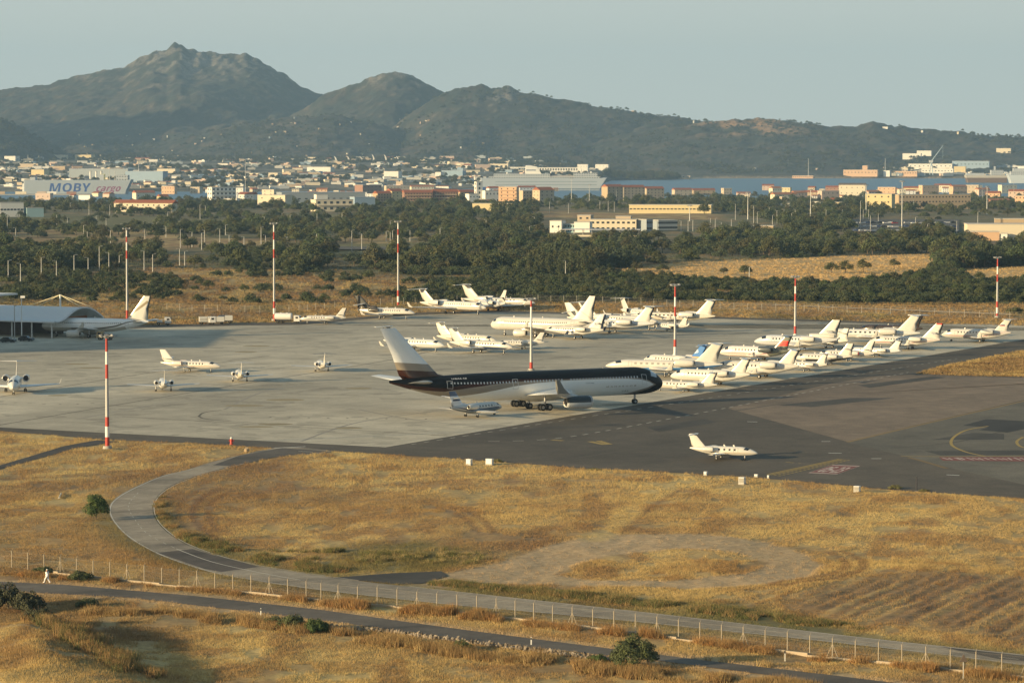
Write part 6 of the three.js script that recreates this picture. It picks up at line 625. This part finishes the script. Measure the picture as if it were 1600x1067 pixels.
{ const p = onGround(940, 369), o = thing('carport_roof', 'wide pale shade roof on posts before the offices', 'shelter', p, -0.08), s = F / -p.z, L = 122 / s; mesh('roof', box(L, 0.35, 16, 0, 4.2, -3), M(0.5, 0.5, 0.52, 0.6), o); for (let k = 0; k < 9; k++) for (const z of [-9, 3]) mesh('post', bar([(k / 8 - 0.5) * L * 0.95, 0, z], [(k / 8 - 0.5) * L * 0.95, 4.1, z], 0.18, 0.18, 6), galv, o); mesh('low_wall', box(L, 1.1, 0.3, 0, 0.4, 5), wallM('cream'), o); footprints.push([p.x, -p.z, L / 2 + 4, 26]); }
house(1508, 1620, 350, 374, T('large beige hall with an orange lower band', { wall: 'cream', turn: -4, depth: 26 })); house(1510, 1562, 362, 375.5, T('orange lower annex along the beige hall', { wall: 'peach', turn: -4, depth: 9 })); house(1564, 1576, 365, 377, T('small white gatehouse beside the beige hall', { wall: 'white', turn: -10, depth: 5, floors: 1, bays: 1 })); house(1554, 1602, 342, 356, T('flat brown block behind the beige hall', { wall: 'tan', turn: -6, depth: 12 })); house(1182, 1212, 352, 364, T('small tan flat-roofed building in the woods', { wall: 'tan', turn: -12, depth: 9, floors: 1, bays: 3, winW: 2 }));
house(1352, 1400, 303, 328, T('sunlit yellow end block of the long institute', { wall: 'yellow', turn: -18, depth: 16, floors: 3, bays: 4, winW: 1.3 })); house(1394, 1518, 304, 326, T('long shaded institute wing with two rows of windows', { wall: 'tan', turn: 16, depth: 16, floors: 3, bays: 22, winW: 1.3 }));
house(1220, 1236, 318, 324, T('white box hut among the trees, nearer the field', { wall: 'white', turn: -10, depth: 6 })); house(1269, 1284, 315, 325, T('white box hut leaning on the ochre terrace', { wall: 'white', turn: -10, depth: 6 })); house(1283, 1330, 316, 325, T('low ochre terrace building with dark openings', { wall: 'yellow', turn: -8, depth: 9, floors: 1, bays: 7, winW: 2.6 }));
house(1311, 1354, 286, 306, T('pale villa with dark hipped roof above the houses', { wall: 'cream', roof: 'gable', turn: -12, floors: 2, bays: 5, tile: once('dk', () => M(0.13, 0.1, 0.08, 0.9)) }));
fromLeft([[1202, 1222, 291, 306, 'cream'], [1216, 1238, 290, 304, 'yellow'], [1236, 1262, 296, 312, 'pink'], [1256, 1282, 293, 307, 'tan'], [1278, 1312, 296, 312, 'pink'], [1290, 1316, 290, 302, 'brick'], [1352, 1376, 293, 305, 'pink'], [1372, 1402, 292, 304, 'peach'], [1400, 1420, 290, 302, 'cream'], [1412, 1440, 289, 303, 'yellow'], [1436, 1468, 290, 304, 'peach'], [1460, 1488, 284, 300, 'cream'], [1484, 1512, 287, 303, 'peach'], [1506, 1532, 285, 302, 'sand'], [1524, 1548, 291, 306, 'pink'], [1540, 1566, 298, 312, 'peach'], [1560, 1590, 286, 302, 'cream'], [1576, 1606, 294, 310, 'pink'], [1540, 1580, 306, 318, 'brick'], [1586, 1612, 304, 318, 'peach'], [1204, 1246, 300, 313, 'cream']].map(([a, b, t, y, w], i) => house(a, b, t + [0, 3, 1.5, 4, 2][i % 5], y, { wall: w, roof: i % 3 === 1 ? 'flat' : 'gable', tile: i % 2 ? tileM : tileM2, turn: i % 2 ? -18 : 24, floors: 2, bays: 4, side: 1, depth: 11, name: 'town_house', label: `${{ cream: 'cream', yellow: 'yellow', pink: 'pink', tan: 'tan', brick: 'brick-red', peach: 'orange', sand: 'sandy' }[w]} town house with ${i % 3 === 1 ? 'flat' : 'tiled'} roof by the bay`, group: 'town houses beside the bay' })));
{ const made = []; for (let i = 0; i < 96; i++) { const right = i >= 60, x = right ? rr(1110, 1600) : rr(280, 880), y = right ? rr(296, 322) : rr(297, 320), c = pick(['white', 'white', 'cream', 'cream', 'sand', 'pink', 'yellow', 'peach']), g = rnd() < 0.55, w = rr(9, 22); if (right && x > 1340 && x < 1520 && y > 305) continue; made.push(house(x, x + w, y - rr(5, 10), y, { wall: c, roof: g ? 'gable' : 'flat', tile: i % 2 ? tileM : tileM2, turn: rr(-26, 26), depth: rr(9, 13), floors: 2, bays: 3, side: 1, name: 'small_town_house', label: `small ${c === 'peach' ? 'orange' : c === 'sand' ? 'sandy' : c} ${g ? 'red-roofed' : 'flat-roofed'} house ${right ? 'by the bay' : 'in the left town'}`, cat: 'house', group: 'small houses of the near town' })); } fromLeft(made); }
// far shore, right
const far1 = [[1318, 1372, 266, 274, 'peach', 'orange harbour station with a small tower'], [1347, 1357, 259, 272, 'peach', 'little tower of the orange harbour station'], [1392, 1434, 268, 274, 'peach', 'second orange harbour shed, right of the station'], [1420, 1488, 256, 263, 'white', 'long white shipyard hall on the far shore'], [1488, 1546, 254, 264, 'blue', 'big blue-grey shipyard hall beside the white one'], [1410, 1440, 240, 247, 'white', 'white hotel terrace on the hillside'], [1432, 1456, 236, 244, 'white', 'upper white hotel block on the hillside'], [1556, 1580, 233, 239, 'cream', 'cream villas on the right hill'], [1238, 1272, 275, 279, 'peach', 'low orange quay shed by the flagpole'], [1440, 1490, 264, 271, 'white', 'white quay stores below the shipyard hall'], [1176, 1182, 262, 266, 'white', 'tiny white cottage on the far slope'], [1010, 1080, 275, 278, 'sand', 'low sandy quay building beyond the headland'], [1490, 1510, 262, 270, 'yellow', 'narrow yellow block between the shipyard halls'], [1380, 1392, 268, 275, 'white', 'small white kiosk between the orange sheds'], [1590, 1625, 262, 276, 'white', 'white superstructure of the quay stores at the edge'], [1082, 1086, 189, 191, 'white', 'white house on the bald hilltop'], [986, 994, 173, 175.5, 'pink', 'pink house on the ridge'], [1438, 1443, 204, 206.5, 'white', 'white villa high on the right ridge'], [1494, 1499, 206, 208.5, 'cream', 'cream villa on the right ridge'], [1378, 1388, 199, 201.5, 'white', 'two-part white villa below the right hilltop'], [1274, 1279, 187, 189.5, 'pink', 'roofless pink house on the bald hill']];
for (const [a, b, t, y, w, l] of far1) house(a, b, t, y, { wall: w, turn: -16, depth: 14, far: 1, label: l, name: 'harbour_building', sink: 4, floors: b - a > 30 ? 1 : 0, bays: 10, winW: 3, winH: 2 });
// arcaded quay building, far centre
house(810, 908, 262, 268, T('long white arcade on the far quay', { wall: 'white', turn: -6, depth: 12, far: 1, floors: 1, bays: 24, winW: 3.2, winH: 5, name: 'harbour_building' })); house(902, 920, 257, 270, T('white block at the end of the arcade', { wall: 'white', turn: -10, depth: 16, far: 1, floors: 2, bays: 4, name: 'harbour_building' })); house(930, 952, 257, 268, T('white pair of houses beside the dark headland', { wall: 'white', turn: -14, depth: 12, far: 1, floors: 2, bays: 4, name: 'harbour_building' })); house(766, 796, 256, 266, T('cream arcade house with dark arches', { wall: 'cream', turn: -12, depth: 14, far: 1, floors: 1, bays: 4, winW: 5, winH: 7, name: 'harbour_building' })); house(724, 738, 256, 264, T('white gabled house before the hills', { wall: 'white', roof: 'gable', turn: -16, depth: 14, far: 1, name: 'harbour_building' })); house(742, 766, 257, 265, T('pinkish warehouse before the hills', { wall: 'pink', turn: 8, depth: 14, far: 1, name: 'harbour_building' }));
// port sheds, far left
for (const [a, b, t, y, w, r, l] of [[28, 66, 256, 262, 'sand', 'flat', 'sandy shed at the far left of the port town'], [50, 76, 265, 276, 'yellow', 'flat', 'sunlit yellow warehouse face above the cargo ship'], [108, 208, 264, 280, 'slate', 'tin', 'huge dark grey silo hall behind the cargo ship'], [196, 262, 268, 284, 'blue', 'tin', 'blue-grey hall right of the white pillars'], [80, 108, 260, 266, 'tan', 'flat', 'tan shed beside the silo hall'], [82, 106, 242, 248, 'cream', 'flat', 'cream flats on the skyline of the port town'], [118, 148, 242, 250, 'yellow', 'flat', 'yellow flats on the skyline of the port town'], [210, 238, 246, 252, 'pink', 'gable', 'red-roofed hall on the skyline of the port town'], [8, 30, 244, 249, 'white', 'flat', 'white block at the top of the port town'], [246, 280, 264, 270, 'cream', 'flat', 'cream shed near the two thin masts'], [420, 440, 270, 278, 'cream', 'flat', 'cream box house above the narrow water'], [600, 628, 268, 278, 'white', 'flat', 'white ferry office with small roof tower'], [680, 694, 269, 279, 'white', 'flat', 'white two-step house near the shipyard sheds'], [690, 728, 267, 276, 'blue', 'tin', 'pale blue hall left of the ferry funnel'], [480, 522, 261, 268, 'white', 'flat', 'row of white shops in the port town'], [355, 375, 268, 273, 'sand', 'flat', 'long sandy depot in the port town']]) house(a, b, t, y, { wall: w, roof: r, turn: -14, depth: 26, far: 1, name: 'port_building', label: l, sink: 5 });
for (const x of [143, 152, 160]) { const p = farAt(x, 281), o = thing('silo_pillar', ['first', 'second', 'third'][(x - 143) / 8 | 0] + ' white pillar on the dark silo hall', 'silo', p); mesh('shaft', new THREE.CylinderGeometry(1.8, 1.8, 16, 10).translate(0, 7, 14), wallM('white'), o); mesh('cap', new THREE.CylinderGeometry(2, 2, 1, 10).translate(0, 15.5, 14), slabM, o); }
// small houses of the port town and of the slopes
{ const made = [], cols = ['white', 'white', 'white', 'cream', 'cream', 'sand', 'pink', 'slate', 'blue', 'tan'], word = { white: 'white', cream: 'cream', sand: 'sandy', pink: 'pink', slate: 'grey', tan: 'tan', blue: 'bluish' };
  for (let i = 0; i < 300; i++) { const slope = i > 254, x = slope ? rr(120, 760) : rr(-10, 800), y = slope ? lerp(rr(188, 246), 246, x < 420 ? 0.35 : 0) : lerp(249, 294, Math.pow(rnd(), 0.9)), w = slope ? rr(1.6, 4) : rr(5, 14) + 22 * rnd() * rnd(), h = slope ? rr(0.9, 1.7) : rr(2.2, 5), c = pick(cols), gable = rnd() < 0.25; made.push(house(x, x + w, y - h, y, { wall: c, roof: gable ? 'gable' : 'flat', turn: rr(-24, 20), depth: slope ? 10 : rr(10, 20), far: 1, sink: 6, name: slope ? 'hillside_house' : 'port_house', label: slope ? `tiny ${word[c]} house on the mountain slopes ${x < 340 ? 'under the big peak' : x < 520 ? 'under the saddle' : 'under the second peak'}` : `small ${word[c]} ${gable ? 'gabled' : 'flat-roofed'} port building ${y < 266 ? 'under the hills' : y < 279 ? 'mid-town' : 'near the water'}`, group: slope ? 'houses on the mountain slopes' : 'small buildings of the port town' })); } fromLeft(made); }
for (let k = 0; k < 6; k++) { const x = [524, 544, 564, 583, 602, 621][k], p = farAt(x, 253), h = 13 + (k === 3 || k === 4 ? 4 : 0), o = thing('sail_pylon', `tall white curved sail-shaped pylon, ${['first', 'second', 'third', 'fourth', 'fifth', 'last'][k]} of six`, 'pylon', p, 0, 'row of six curved pylons'); const s = new THREE.Shape(); s.moveTo(-1.5, 0); s.quadraticCurveTo(2.5, h * 0.55, -3.2, h * 1.1); s.quadraticCurveTo(5.5, h * 0.7, 3.2, 0); mesh('sail', new THREE.ExtrudeGeometry(s, { depth: 2, bevelEnabled: true, bevelSize: 0.3, bevelThickness: 0.3 }), wallM('white'), o); mesh('base', box(7, 1.4, 5, 0.5, 0.2, 1), slabM, o); }
{ // harbour crane
  const p = farAt(1455, 278.5), o = thing('harbour_crane', 'tall pale blue harbour crane with raised jib', 'crane', p); const cm = M(0.4, 0.5, 0.56, 0.6); for (const x of [-4, 4]) for (const z of [-4, 4]) mesh('leg', bar([x, 0, z], [x * 0.5, 24, z * 0.5], 0.7, 0.6, 5), cm, o); mesh('tower', bar([0, 22, 0], [0, 34, 0], 2.2, 1.8, 8), cm, o); mesh('cab', box(9, 6, 6, -1, 33, 0), M(0.55, 0.56, 0.55, 0.6), o); const j = []; const A = new THREE.Vector3(1, 34, 0), B = new THREE.Vector3(28, 71, 0); for (const [dy, dz] of [[0, -1.2], [0, 1.2], [2.4, 0]]) j.push(bar([A.x, A.y + dy, A.z + dz], [B.x, B.y + dy * 0.3, B.z + dz * 0.3], 0.45, 0.35, 4)); for (let k = 0; k < 14; k++) { const a = A.clone().lerp(B, k / 14), b = A.clone().lerp(B, (k + 1) / 14); j.push(bar([a.x, a.y, -1.1], [b.x, b.y + 2, 0], 0.25, 0.25, 4), bar([a.x, a.y, 1.1], [b.x, b.y + 2, 0], 0.25, 0.25, 4)); } mesh('jib', join(j), cm, o); mesh('hoist_rope', bar([28, 71, 0], [28, 40, 0], 0.25, 0.25, 4), cm, o); }
// ships
const shipWhite = M(0.42, 0.45, 0.47, 0.6);
function ship(name, label, px0, px1, D, H, o) { const x0 = (px0 - 800) / F * D, x1 = (px1 - 800) / F * D, L = x1 - x0, g = thing(name, label, 'ship', new THREE.Vector3((x0 + x1) / 2, SEA, -D), o.turn || 0), hull = new THREE.Shape(); const bow = o.bow || 1, P = [[-0.5, -0.15], [-0.5, 1], [0.46, 1], [0.5, 1.06], [0.455, 0.3], [0.44, -0.15]]; P.forEach(([x, y], i) => hull[i ? 'lineTo' : 'moveTo'](x * L * bow, y * H)); const wd = o.wide || 26;
  const hg = planarUV(new THREE.ExtrudeGeometry(hull, { depth: wd - 4, bevelEnabled: true, bevelSize: 1.2, bevelThickness: 2, bevelSegments: 3 }).translate(0, 0, -wd / 2 + 2)); mesh('hull', hg, new THREE.MeshStandardMaterial({ map: canvas(1024, 128, o.paint), roughness: 0.5 }), g);
  for (const [a, b, y0, y1, w, m, rows] of o.decks) { const dk = mesh('deck_house', box((b - a) * L, y1 - y0, w, ((a + b) / 2 - 0.5) * L, (y0 + y1) / 2, 0), m || shipWhite, g); if (rows) { const ws = []; for (let r = 0; r < rows; r++) for (let k = 0; k < (b - a) * L / 4; k++) ws.push(new THREE.BoxGeometry(1.8, 1.1, 0.2).translate((a - 0.5) * L + 2 + k * 4, y0 + (r + 0.5) * (y1 - y0) / rows, w / 2 + 0.05)); stuff(mesh('cabin_windows', join(ws), paneM, dk)); } }
  return g; }
{ const s = ship('cargo_ferry', 'white roll-on cargo ship with big blue lettering along its side', 40, 206, 4700, 19.5, { bow: 1, paint: (c, w, h) => { c.fillStyle = '#9aa3aa'; c.fillRect(0, 0, w, h); c.fillStyle = '#2f4f8c'; c.save(); c.translate(w * 0.225, h * 0.72); c.transform(1, 0, -0.22, 1, 0, 0); c.font = 'bold 88px sans-serif'; c.scale(1.55, 1); c.fillText('MOBY', 0, 0); c.restore(); c.fillStyle = '#7c3f63'; c.save(); c.translate(w * 0.66, h * 0.7); c.transform(1, 0, -0.22, 1, 0, 0); c.font = 'bold italic 66px sans-serif'; c.scale(1.35, 1); c.fillText('cargo', 0, 0); c.restore(); c.fillStyle = '#45618f'; c.fillRect(0, h * 0.92, w, h * 0.08); }, decks: [[0.86, 0.97, 19.5, 28, 22, null, 2], [0.05, 0.1, 19.5, 25, 22], [0.7, 0.74, 19.5, 29, 8], [0.1, 0.86, 19.5, 20.6, 24]] }); for (const x of [0.79, 0.84]) mesh('mast', bar([(x - 0.5) * 160, 20, 0], [(x - 0.5) * 160, 40, 0], 0.5, 0.3, 6), galv, s); mesh('stern_ramp', box(2.2, 15, 12, -82, 8, 4), wallM('white'), s); const f = mesh('funnel', box(7, 9, 7, 36, 25, 0), M(0.55, 0.5, 0.2, 0.6), s); }
{ const s = ship('passenger_ferry', 'large white passenger ferry with rows of windows and raked funnel', 752, 947, 5150, 19, { bow: 1, paint: (c, w, h) => { c.fillStyle = '#a3acb4'; c.fillRect(0, 0, w, h); c.fillStyle = '#274f86'; c.fillRect(0, h * 0.62, w * 0.2, h * 0.3); c.fillStyle = '#4d5d70'; c.fillRect(w * 0.6, h * 0.72, w * 0.4, h * 0.07); c.fillStyle = '#55626f'; for (const y of [0.25, 0.45]) for (let x = 0.12; x < 0.92; x += 0.008) c.fillRect(x * w, y * h, 4, 6); }, decks: [[0.06, 0.95, 19, 22.5, 24, null, 1], [0.1, 0.55, 22.5, 27, 23, null, 1], [0.74, 0.93, 22.5, 28.5, 23, null, 2], [0.55, 0.74, 22.5, 24, 20, M(0.35, 0.33, 0.32, 0.7)]] });
  const fs = new THREE.Shape([[-14, 0], [12, 0], [5, 11], [-6, 13], [-13, 13]].map(a => new THREE.Vector2(...a))); mesh('funnel', new THREE.ExtrudeGeometry(fs, { depth: 10, bevelEnabled: true, bevelSize: 0.6, bevelThickness: 0.6 }).translate(-16, 27, -5), wallM('white'), s); mesh('funnel_top', new THREE.ExtrudeGeometry(new THREE.Shape([[-15, 0], [6, -1.5], [-8, 2.6], [-16, 2.2]].map(a => new THREE.Vector2(...a))), { depth: 10, bevelEnabled: false }).translate(-16, 40, -5), M(0.08, 0.1, 0.14, 0.6), s); mesh('funnel_band', box(16, 1.6, 11.6, -21, 33, 0), M(0.1, 0.15, 0.25, 0.6), s); mesh('mast', bar([62, 28, 0], [60, 38, 0], 1.4, 0.8, 6), wallM('white'), s); for (const x of [-60, 12, 78]) mesh('radar_dome', new THREE.SphereGeometry(1.6, 10, 8).translate(x, x < 0 ? 28 : 29.5, 0), wallM('white'), s); }
ship('moored_freighter', 'rust-brown freighter with white bridge at the right quay', 1508, 1572, 6500, 14, { bow: -1, paint: (c, w, h) => { c.fillStyle = '#6f5a48'; c.fillRect(0, 0, w, h); c.fillStyle = '#b9b3a6'; c.fillRect(0, 0, w, h * 0.3); }, decks: [[0.62, 0.92, 14, 26, 18, null, 3], [0.02, 0.45, 14, 20, 18], [0.7, 0.74, 26, 34, 4]] });
ship('moored_coaster', 'white ship bow at the right picture edge', 1574, 1660, 6400, 16, { bow: -1, paint: (c, w, h) => { c.fillStyle = '#c2cacd'; c.fillRect(0, 0, w, h); }, decks: [[0.05, 0.6, 16, 24, 18, null, 2], [0.1, 0.3, 24, 30, 12]] });
// containers on the quay before the cargo ship
for (const [x, y, w, c, l] of [[-2, 297, 9, 'tan', 'tan container at the quay edge'], [24, 297, 16, 'cream', 'long cream container on the quay'], [58, 297, 14, 'pink', 'red-brown container on the quay'], [72, 297, 15, 'white', 'white container on the quay'], [104, 298, 14, 'brick', 'dark red container on the quay']]) { const D = 4560, X = (x - 800) / F * D, o = thing('shipping_container', l, 'container', new THREE.Vector3(X + w / 2, -6.6, -D), 0, 'containers on the quay'); mesh('box', box(w, 3.6, 3, 0, 1.8, 0), wallM(c), o); mesh('door_end', box(0.15, 3.3, 2.7, -w / 2 - 0.06, 1.8, 0), slabM, o); }
struct('quay', new THREE.BoxGeometry(260, 4, 40).translate(-740, -8.6, -4560), M(0.3, 0.29, 0.27, 0.9));
// thin masts and flagpoles in the distance
for (const [x, y, h, f, l] of [[217, 284, 34, 1, 'tall thin white mast in the port'], [227, 284, 20, 1, 'shorter white mast beside the tall one'], [383, 318, 50, 0, 'very tall thin mast among the left town'], [1263, 276, 40, 1, 'flagpole on the far quay'], [1383, 275, 40, 1, 'thin mast on the far quay'], [44, 252, 12, 1, 'thin aerial at the top of the port town'], [61, 252, 14, 1, 'second thin aerial at the top of the port town']]) { const p = f ? farAt(x, y) : onGround(x, y), o = thing('thin_mast', l, 'mast', p); mesh('pole', bar([0, -2, 0], [0, h, 0], f ? 0.7 : 0.4, f ? 0.4 : 0.2, 6), M(0.6, 0.6, 0.6, 0.5), o); mesh('tip', new THREE.SphereGeometry(f ? 0.8 : 0.5, 8, 6).translate(0, h, 0), galv, o); }
// ---------------------------------------------------------------- street lamps
{ const Q = (x0, y0, a) => a.map(([x, t, b]) => [x0 + x / 4, y0 + t / 4, y0 + b / 4]);
  const L = [...Q(0, 220, [[42, 470, 560], [95, 545, 615], [352, 460, 540], [418, 480, 540], [520, 530, 600], [543, 570, 660], [598, 468, 525], [660, 485, 550], [750, 520, 570], [688, 560, 640], [893, 505, 570], [903, 550, 610], [978, 508, 545], [1035, 535, 600], [1045, 445, 505], [1153, 500, 565], [1125, 555, 665], [1198, 570, 660], [1258, 580, 680], [1277, 560, 655], [1314, 495, 545], [1372, 550, 655], [1407, 525, 585], [1430, 590, 670], [1495, 480, 540], [1523, 600, 655], [1248, 405, 495], [1282, 405, 470], [683, 400, 460], [553, 385, 460], [436, 385, 430], [718, 380, 450]]),
    ...Q(0, 350, [[48, 228, 355], [125, 248, 380], [255, 210, 340], [350, 230, 358], [460, 195, 320], [548, 212, 305], [618, 140, 295], [678, 180, 300], [743, 195, 275], [898, 168, 285], [952, 190, 295], [1120, 155, 255], [1152, 172, 260]]),
    ...Q(400, 220, [[50, 478, 540], [212, 465, 535], [380, 455, 520], [537, 450, 520], [702, 445, 495], [838, 500, 550], [1120, 505, 540], [1298, 500, 530], [1438, 495, 580], [1150, 545, 625], [962, 560, 625], [853, 560, 625], [838, 570, 640], [813, 565, 625], [585, 555, 625], [598, 560, 700], [660, 580, 680], [378, 585, 685], [193, 600, 690], [165, 625, 680], [130, 660, 720], [30, 540, 640], [58, 590, 640], [1570, 548, 600], [1050, 700, 780], [1570, 420, 470]]),
    ...Q(800, 220, [[140, 475, 530], [110, 535, 600], [290, 540, 610], [267, 565, 610], [550, 375, 430], [602, 375, 435], [640, 380, 440], [235, 380, 450], [353, 390, 450], [1000, 375, 400], [1398, 395, 490], [1293, 385, 430], [1058, 500, 560], [1102, 495, 565], [1132, 495, 560], [993, 500, 550], [910, 500, 560], [850, 510, 560], [1310, 510, 560], [1373, 490, 540], [1512, 405, 575], [1535, 445, 530], [1242, 485, 550], [1272, 485, 550], [335, 750, 850], [1485, 790, 870], [653, 305, 370]]),
    ...Q(1200, 220, [[10, 415, 470], [58, 435, 510], [30, 465, 520], [102, 430, 500], [150, 455, 505], [172, 430, 480], [580, 375, 560], [643, 465, 575], [315, 450, 500], [365, 430, 500], [403, 420, 490], [468, 430, 490], [598, 430, 490], [632, 430, 490], [692, 455, 505], [913, 370, 430], [925, 480, 560], [875, 395, 430], [1000, 520, 585], [1165, 330, 420], [1315, 445, 520], [1183, 500, 590], [1045, 370, 415], [1345, 300, 415], [1540, 250, 375]])];
  const poleG = new THREE.CylinderGeometry(0.1, 0.17, 1, 6).translate(0, 0.5, 0), headG = join([bar([0, 0, 0], [0.9, 0.15, 0], 0.07, 0.06, 5), new THREE.BoxGeometry(0.8, 0.16, 0.34).translate(1.1, 0.16, 0)]), pm = M(0.5, 0.5, 0.48, 0.55, 0.2);
  const lamps = []; L.forEach(([x, t, b], i) => { const p = onGround(x, b + 1), h = (b + 1 - t) / (F / -p.z), row = b > 400 ? 'along the lane nearest the apron' : b > 370 ? 'on the scrub lane' : b > 345 ? 'beside the road through the woods' : 'at the foot of the town', o = thing('street_lamp', `slim grey street lamp ${row}`, 'street lamp', p, (i % 2) * Math.PI + 0.3, 'street lamps ' + row); const k = mesh('pole', poleG, pm, o); k.scale.set(1.25, h, 1.25); const hd = mesh('lamp_head', headG, pm, o); hd.position.y = h; lamps.push(o); }); fromLeft(lamps);
  for (const [x, t, b, l] of [[1169, 301, 343, 'tall ring-topped light mast left of the white huts'], [1267, 297, 348, 'tall ring-topped light mast beside the white hut'], [1354, 289, 336, 'tall light mast before the sunlit yellow block'], [1410, 283, 362, 'tallest ring-topped light mast before the long institute'], [1543, 292, 336, 'tall light mast before the orange town houses'], [893, 278, 318, 'thin tall mast before the white ferry'], [921, 288, 314, 'thin shorter mast before the white ferry'], [1078, 320, 345, 'slim pole below the yellow building']]) { const p = onGround(x, b), h = (b - t) / (F / -p.z), o = thing('ring_mast', l, 'light mast', p, 0, 'tall ring masts of the car park'); mesh('shaft', new THREE.CylinderGeometry(0.22, 0.42, h, 8).translate(0, h / 2, 0), M(0.55, 0.55, 0.53, 0.5, 0.2), o); mesh('ring', new THREE.TorusGeometry(1.5, 0.22, 6, 18).rotateX(Math.PI / 2).translate(0, h, 0), lampGrey, o); for (let k = 0; k < 6; k++) { const f = mesh('floodlight', box(0.7, 0.5, 0.5), lampGrey, o); f.position.set(Math.cos(k * 1.047) * 1.6, h - 0.3, Math.sin(k * 1.047) * 1.6); } } }
// cars in the car park below the town
{ struct('car_park', sheet(poly([[1330, 346], [1500, 346], [1500, 366], [1330, 366]]), 1.75, 20), pave(0.16, 0.15, 0.14, asphaltTex)); struct('car_park', sheet(poly([[440, 389], [700, 391.5], [700, 396], [440, 394]]), 1.75, 20), pave(0.2, 0.19, 0.17, asphaltTex)); struct('dirt_track', ribbon(smooth(poly([[1180, 479], [1300, 484], [1450, 490], [1580, 495]]), 40), 3, 0.9), M(0.56, 0.45, 0.32, 1));
  const cols = [['white', [0.7, 0.7, 0.68]], ['silver', [0.45, 0.45, 0.46]], ['dark', [0.03, 0.03, 0.035]], ['red', [0.3, 0.03, 0.03]], ['blue', [0.05, 0.08, 0.2]]], bodyG = shellGeo([[-2.1, 0.3], [2.1, 0.3], [2.15, 0.8], [1, 0.95], [-2.1, 1]], 1.75), cabG = shellGeo([[1, 0.9], [0.3, 1.45], [-1.3, 1.48], [-1.9, 0.95]], 1.5);
  const made = []; for (let i = 0; i < 54; i++) { const [n, c] = pick([cols[0], ...cols]), p = at(1338 + (i % 18) * 9 + rr(-2, 2), 349 + Math.floor(i / 18) * 6 + rr(-0.5, 0.5), 1.76), o = thing('small_car', `${n} car in the ${['back', 'middle', 'front'][Math.floor(i / 18)]} row of the car park`, 'car', p, rr(-0.1, 0.1) + (i % 2 ? 0.3 : 3.4), `${n} cars in the car park`); mesh('body', bodyG, once('carp' + n, () => gloss(lin(...c))), o); mesh('cabin', cabG, darkGlass, o); made.push(o); } fromLeft(made); }
{ // the big granite boulder in the scrub
  const p = onGround(1365, 384), o = thing('granite_boulder', 'rounded granite outcrop with orange flank rising from the scrub', 'boulder', p), g = new THREE.IcosahedronGeometry(5.5, 4), q = g.attributes.position; for (let i = 0; i < q.count; i++) { const x = q.getX(i), y = q.getY(i), z = q.getZ(i), f = 0.8 + 0.4 * fbm(x / 3 + 9, y / 3 + z / 4, 3); q.setXYZ(i, x * f * 1.5, y * f * 0.95, z * f); } g.computeVertexNormals(); mesh('rock', g.translate(0, 2.2, 0), pave(0.5, 0.42, 0.34, fleck, 0.95), o); }
growTrees();
{ // woods on the headland, in the port town and on the slopes: far too many to count
  const m4 = new THREE.Matrix4(), q = new THREE.Quaternion(), up = new THREE.Vector3(0, 1, 0), pts = [];
  for (let i = 0; i < 130; i++) { const D = rr(7080, 7380), x = (rr(948, 1062) - 800) / F * D; pts.push([x, Math.max(SEA, farHeight(x, D)) - 1, -D, rr(2, 3.4)]); }
  for (let i = 0; i < 2600; i++) { const D = rr(5000, 8300), px = rr(-20, 960), x = (px - 800) / F * D; if (farShore(px) + 40 > D || fbm(x / 120, D / 160, 2) < 0.54) continue; pts.push([x, farHeight(x, D) - 0.5, -D, rr(1, 2.1)]); }
  for (let i = 0; i < 9000; i++) { const D = rr(7700, 9300), px = rr(-20, 1620), x = (px - 800) / F * D; if (fbm(x / 90 + 3, D / 120, 3) < 0.47) continue; const h = farHeight(x, D); if (h < SEA + 2 || h > 260) continue; pts.push([x, h - 0.5, -D, rr(0.9, 1.7)]); }
  const im = new THREE.InstancedMesh(KINDS.oak.crown[1], leafM(1, 1, 1), pts.length); im.name = 'distant_woods'; im.userData.kind = 'stuff'; im.castShadow = im.receiveShadow = true; const c = new THREE.Color(); pts.forEach((t, i) => { m4.compose(new THREE.Vector3(t[0], t[1], t[2]), q.setFromAxisAngle(up, i), new THREE.Vector3(t[3], t[3], t[3])); im.setMatrixAt(i, m4); im.setColorAt(i, c.copy(leafMats.oak[i % 4].color).multiplyScalar(0.75)); }); scene.add(im);
}
{ // the rest of the port town, read as one mass
  const n = 360, m4 = new THREE.Matrix4(), q = new THREE.Quaternion(), up = new THREE.Vector3(0, 1, 0), c = new THREE.Color(), P = []; for (let i = 0; i < n; i++) { const right = i > 320, p = farAt(right ? rr(1390, 1620) : rr(-20, 930), right ? rr(262, 277) : lerp(247, 296, rnd())); if (p.y < SEA + 0.6) continue; P.push([p, rr(10, 34), rr(2, 4.5), rr(8, 16), rr(-0.5, 0.5), pick([C.white, C.cream, C.sand, C.pink, C.grey, C.grey, C.slate, C.blue])]); }
  const roofed = join([new THREE.BoxGeometry(1, 1, 1), new THREE.BoxGeometry(1.05, 0.08, 1.05).translate(0, 0.53, 0), new THREE.BoxGeometry(0.3, 0.35, 0.4).translate(0.15, 0.7, 0)]), im = new THREE.InstancedMesh(roofed, M(1, 1, 1, 0.85), P.length); im.name = 'distant_town'; im.userData.kind = 'stuff'; im.castShadow = im.receiveShadow = true;
  P.forEach(([p, w, h, d, a, k], i) => { m4.compose(new THREE.Vector3(p.x, p.y + h / 2 - 1, p.z), q.setFromAxisAngle(up, a), new THREE.Vector3(w, h + 2, d)); im.setMatrixAt(i, m4); im.setColorAt(i, c.setRGB(...k)); }); scene.add(im);
}
renderer.render(scene, camera);
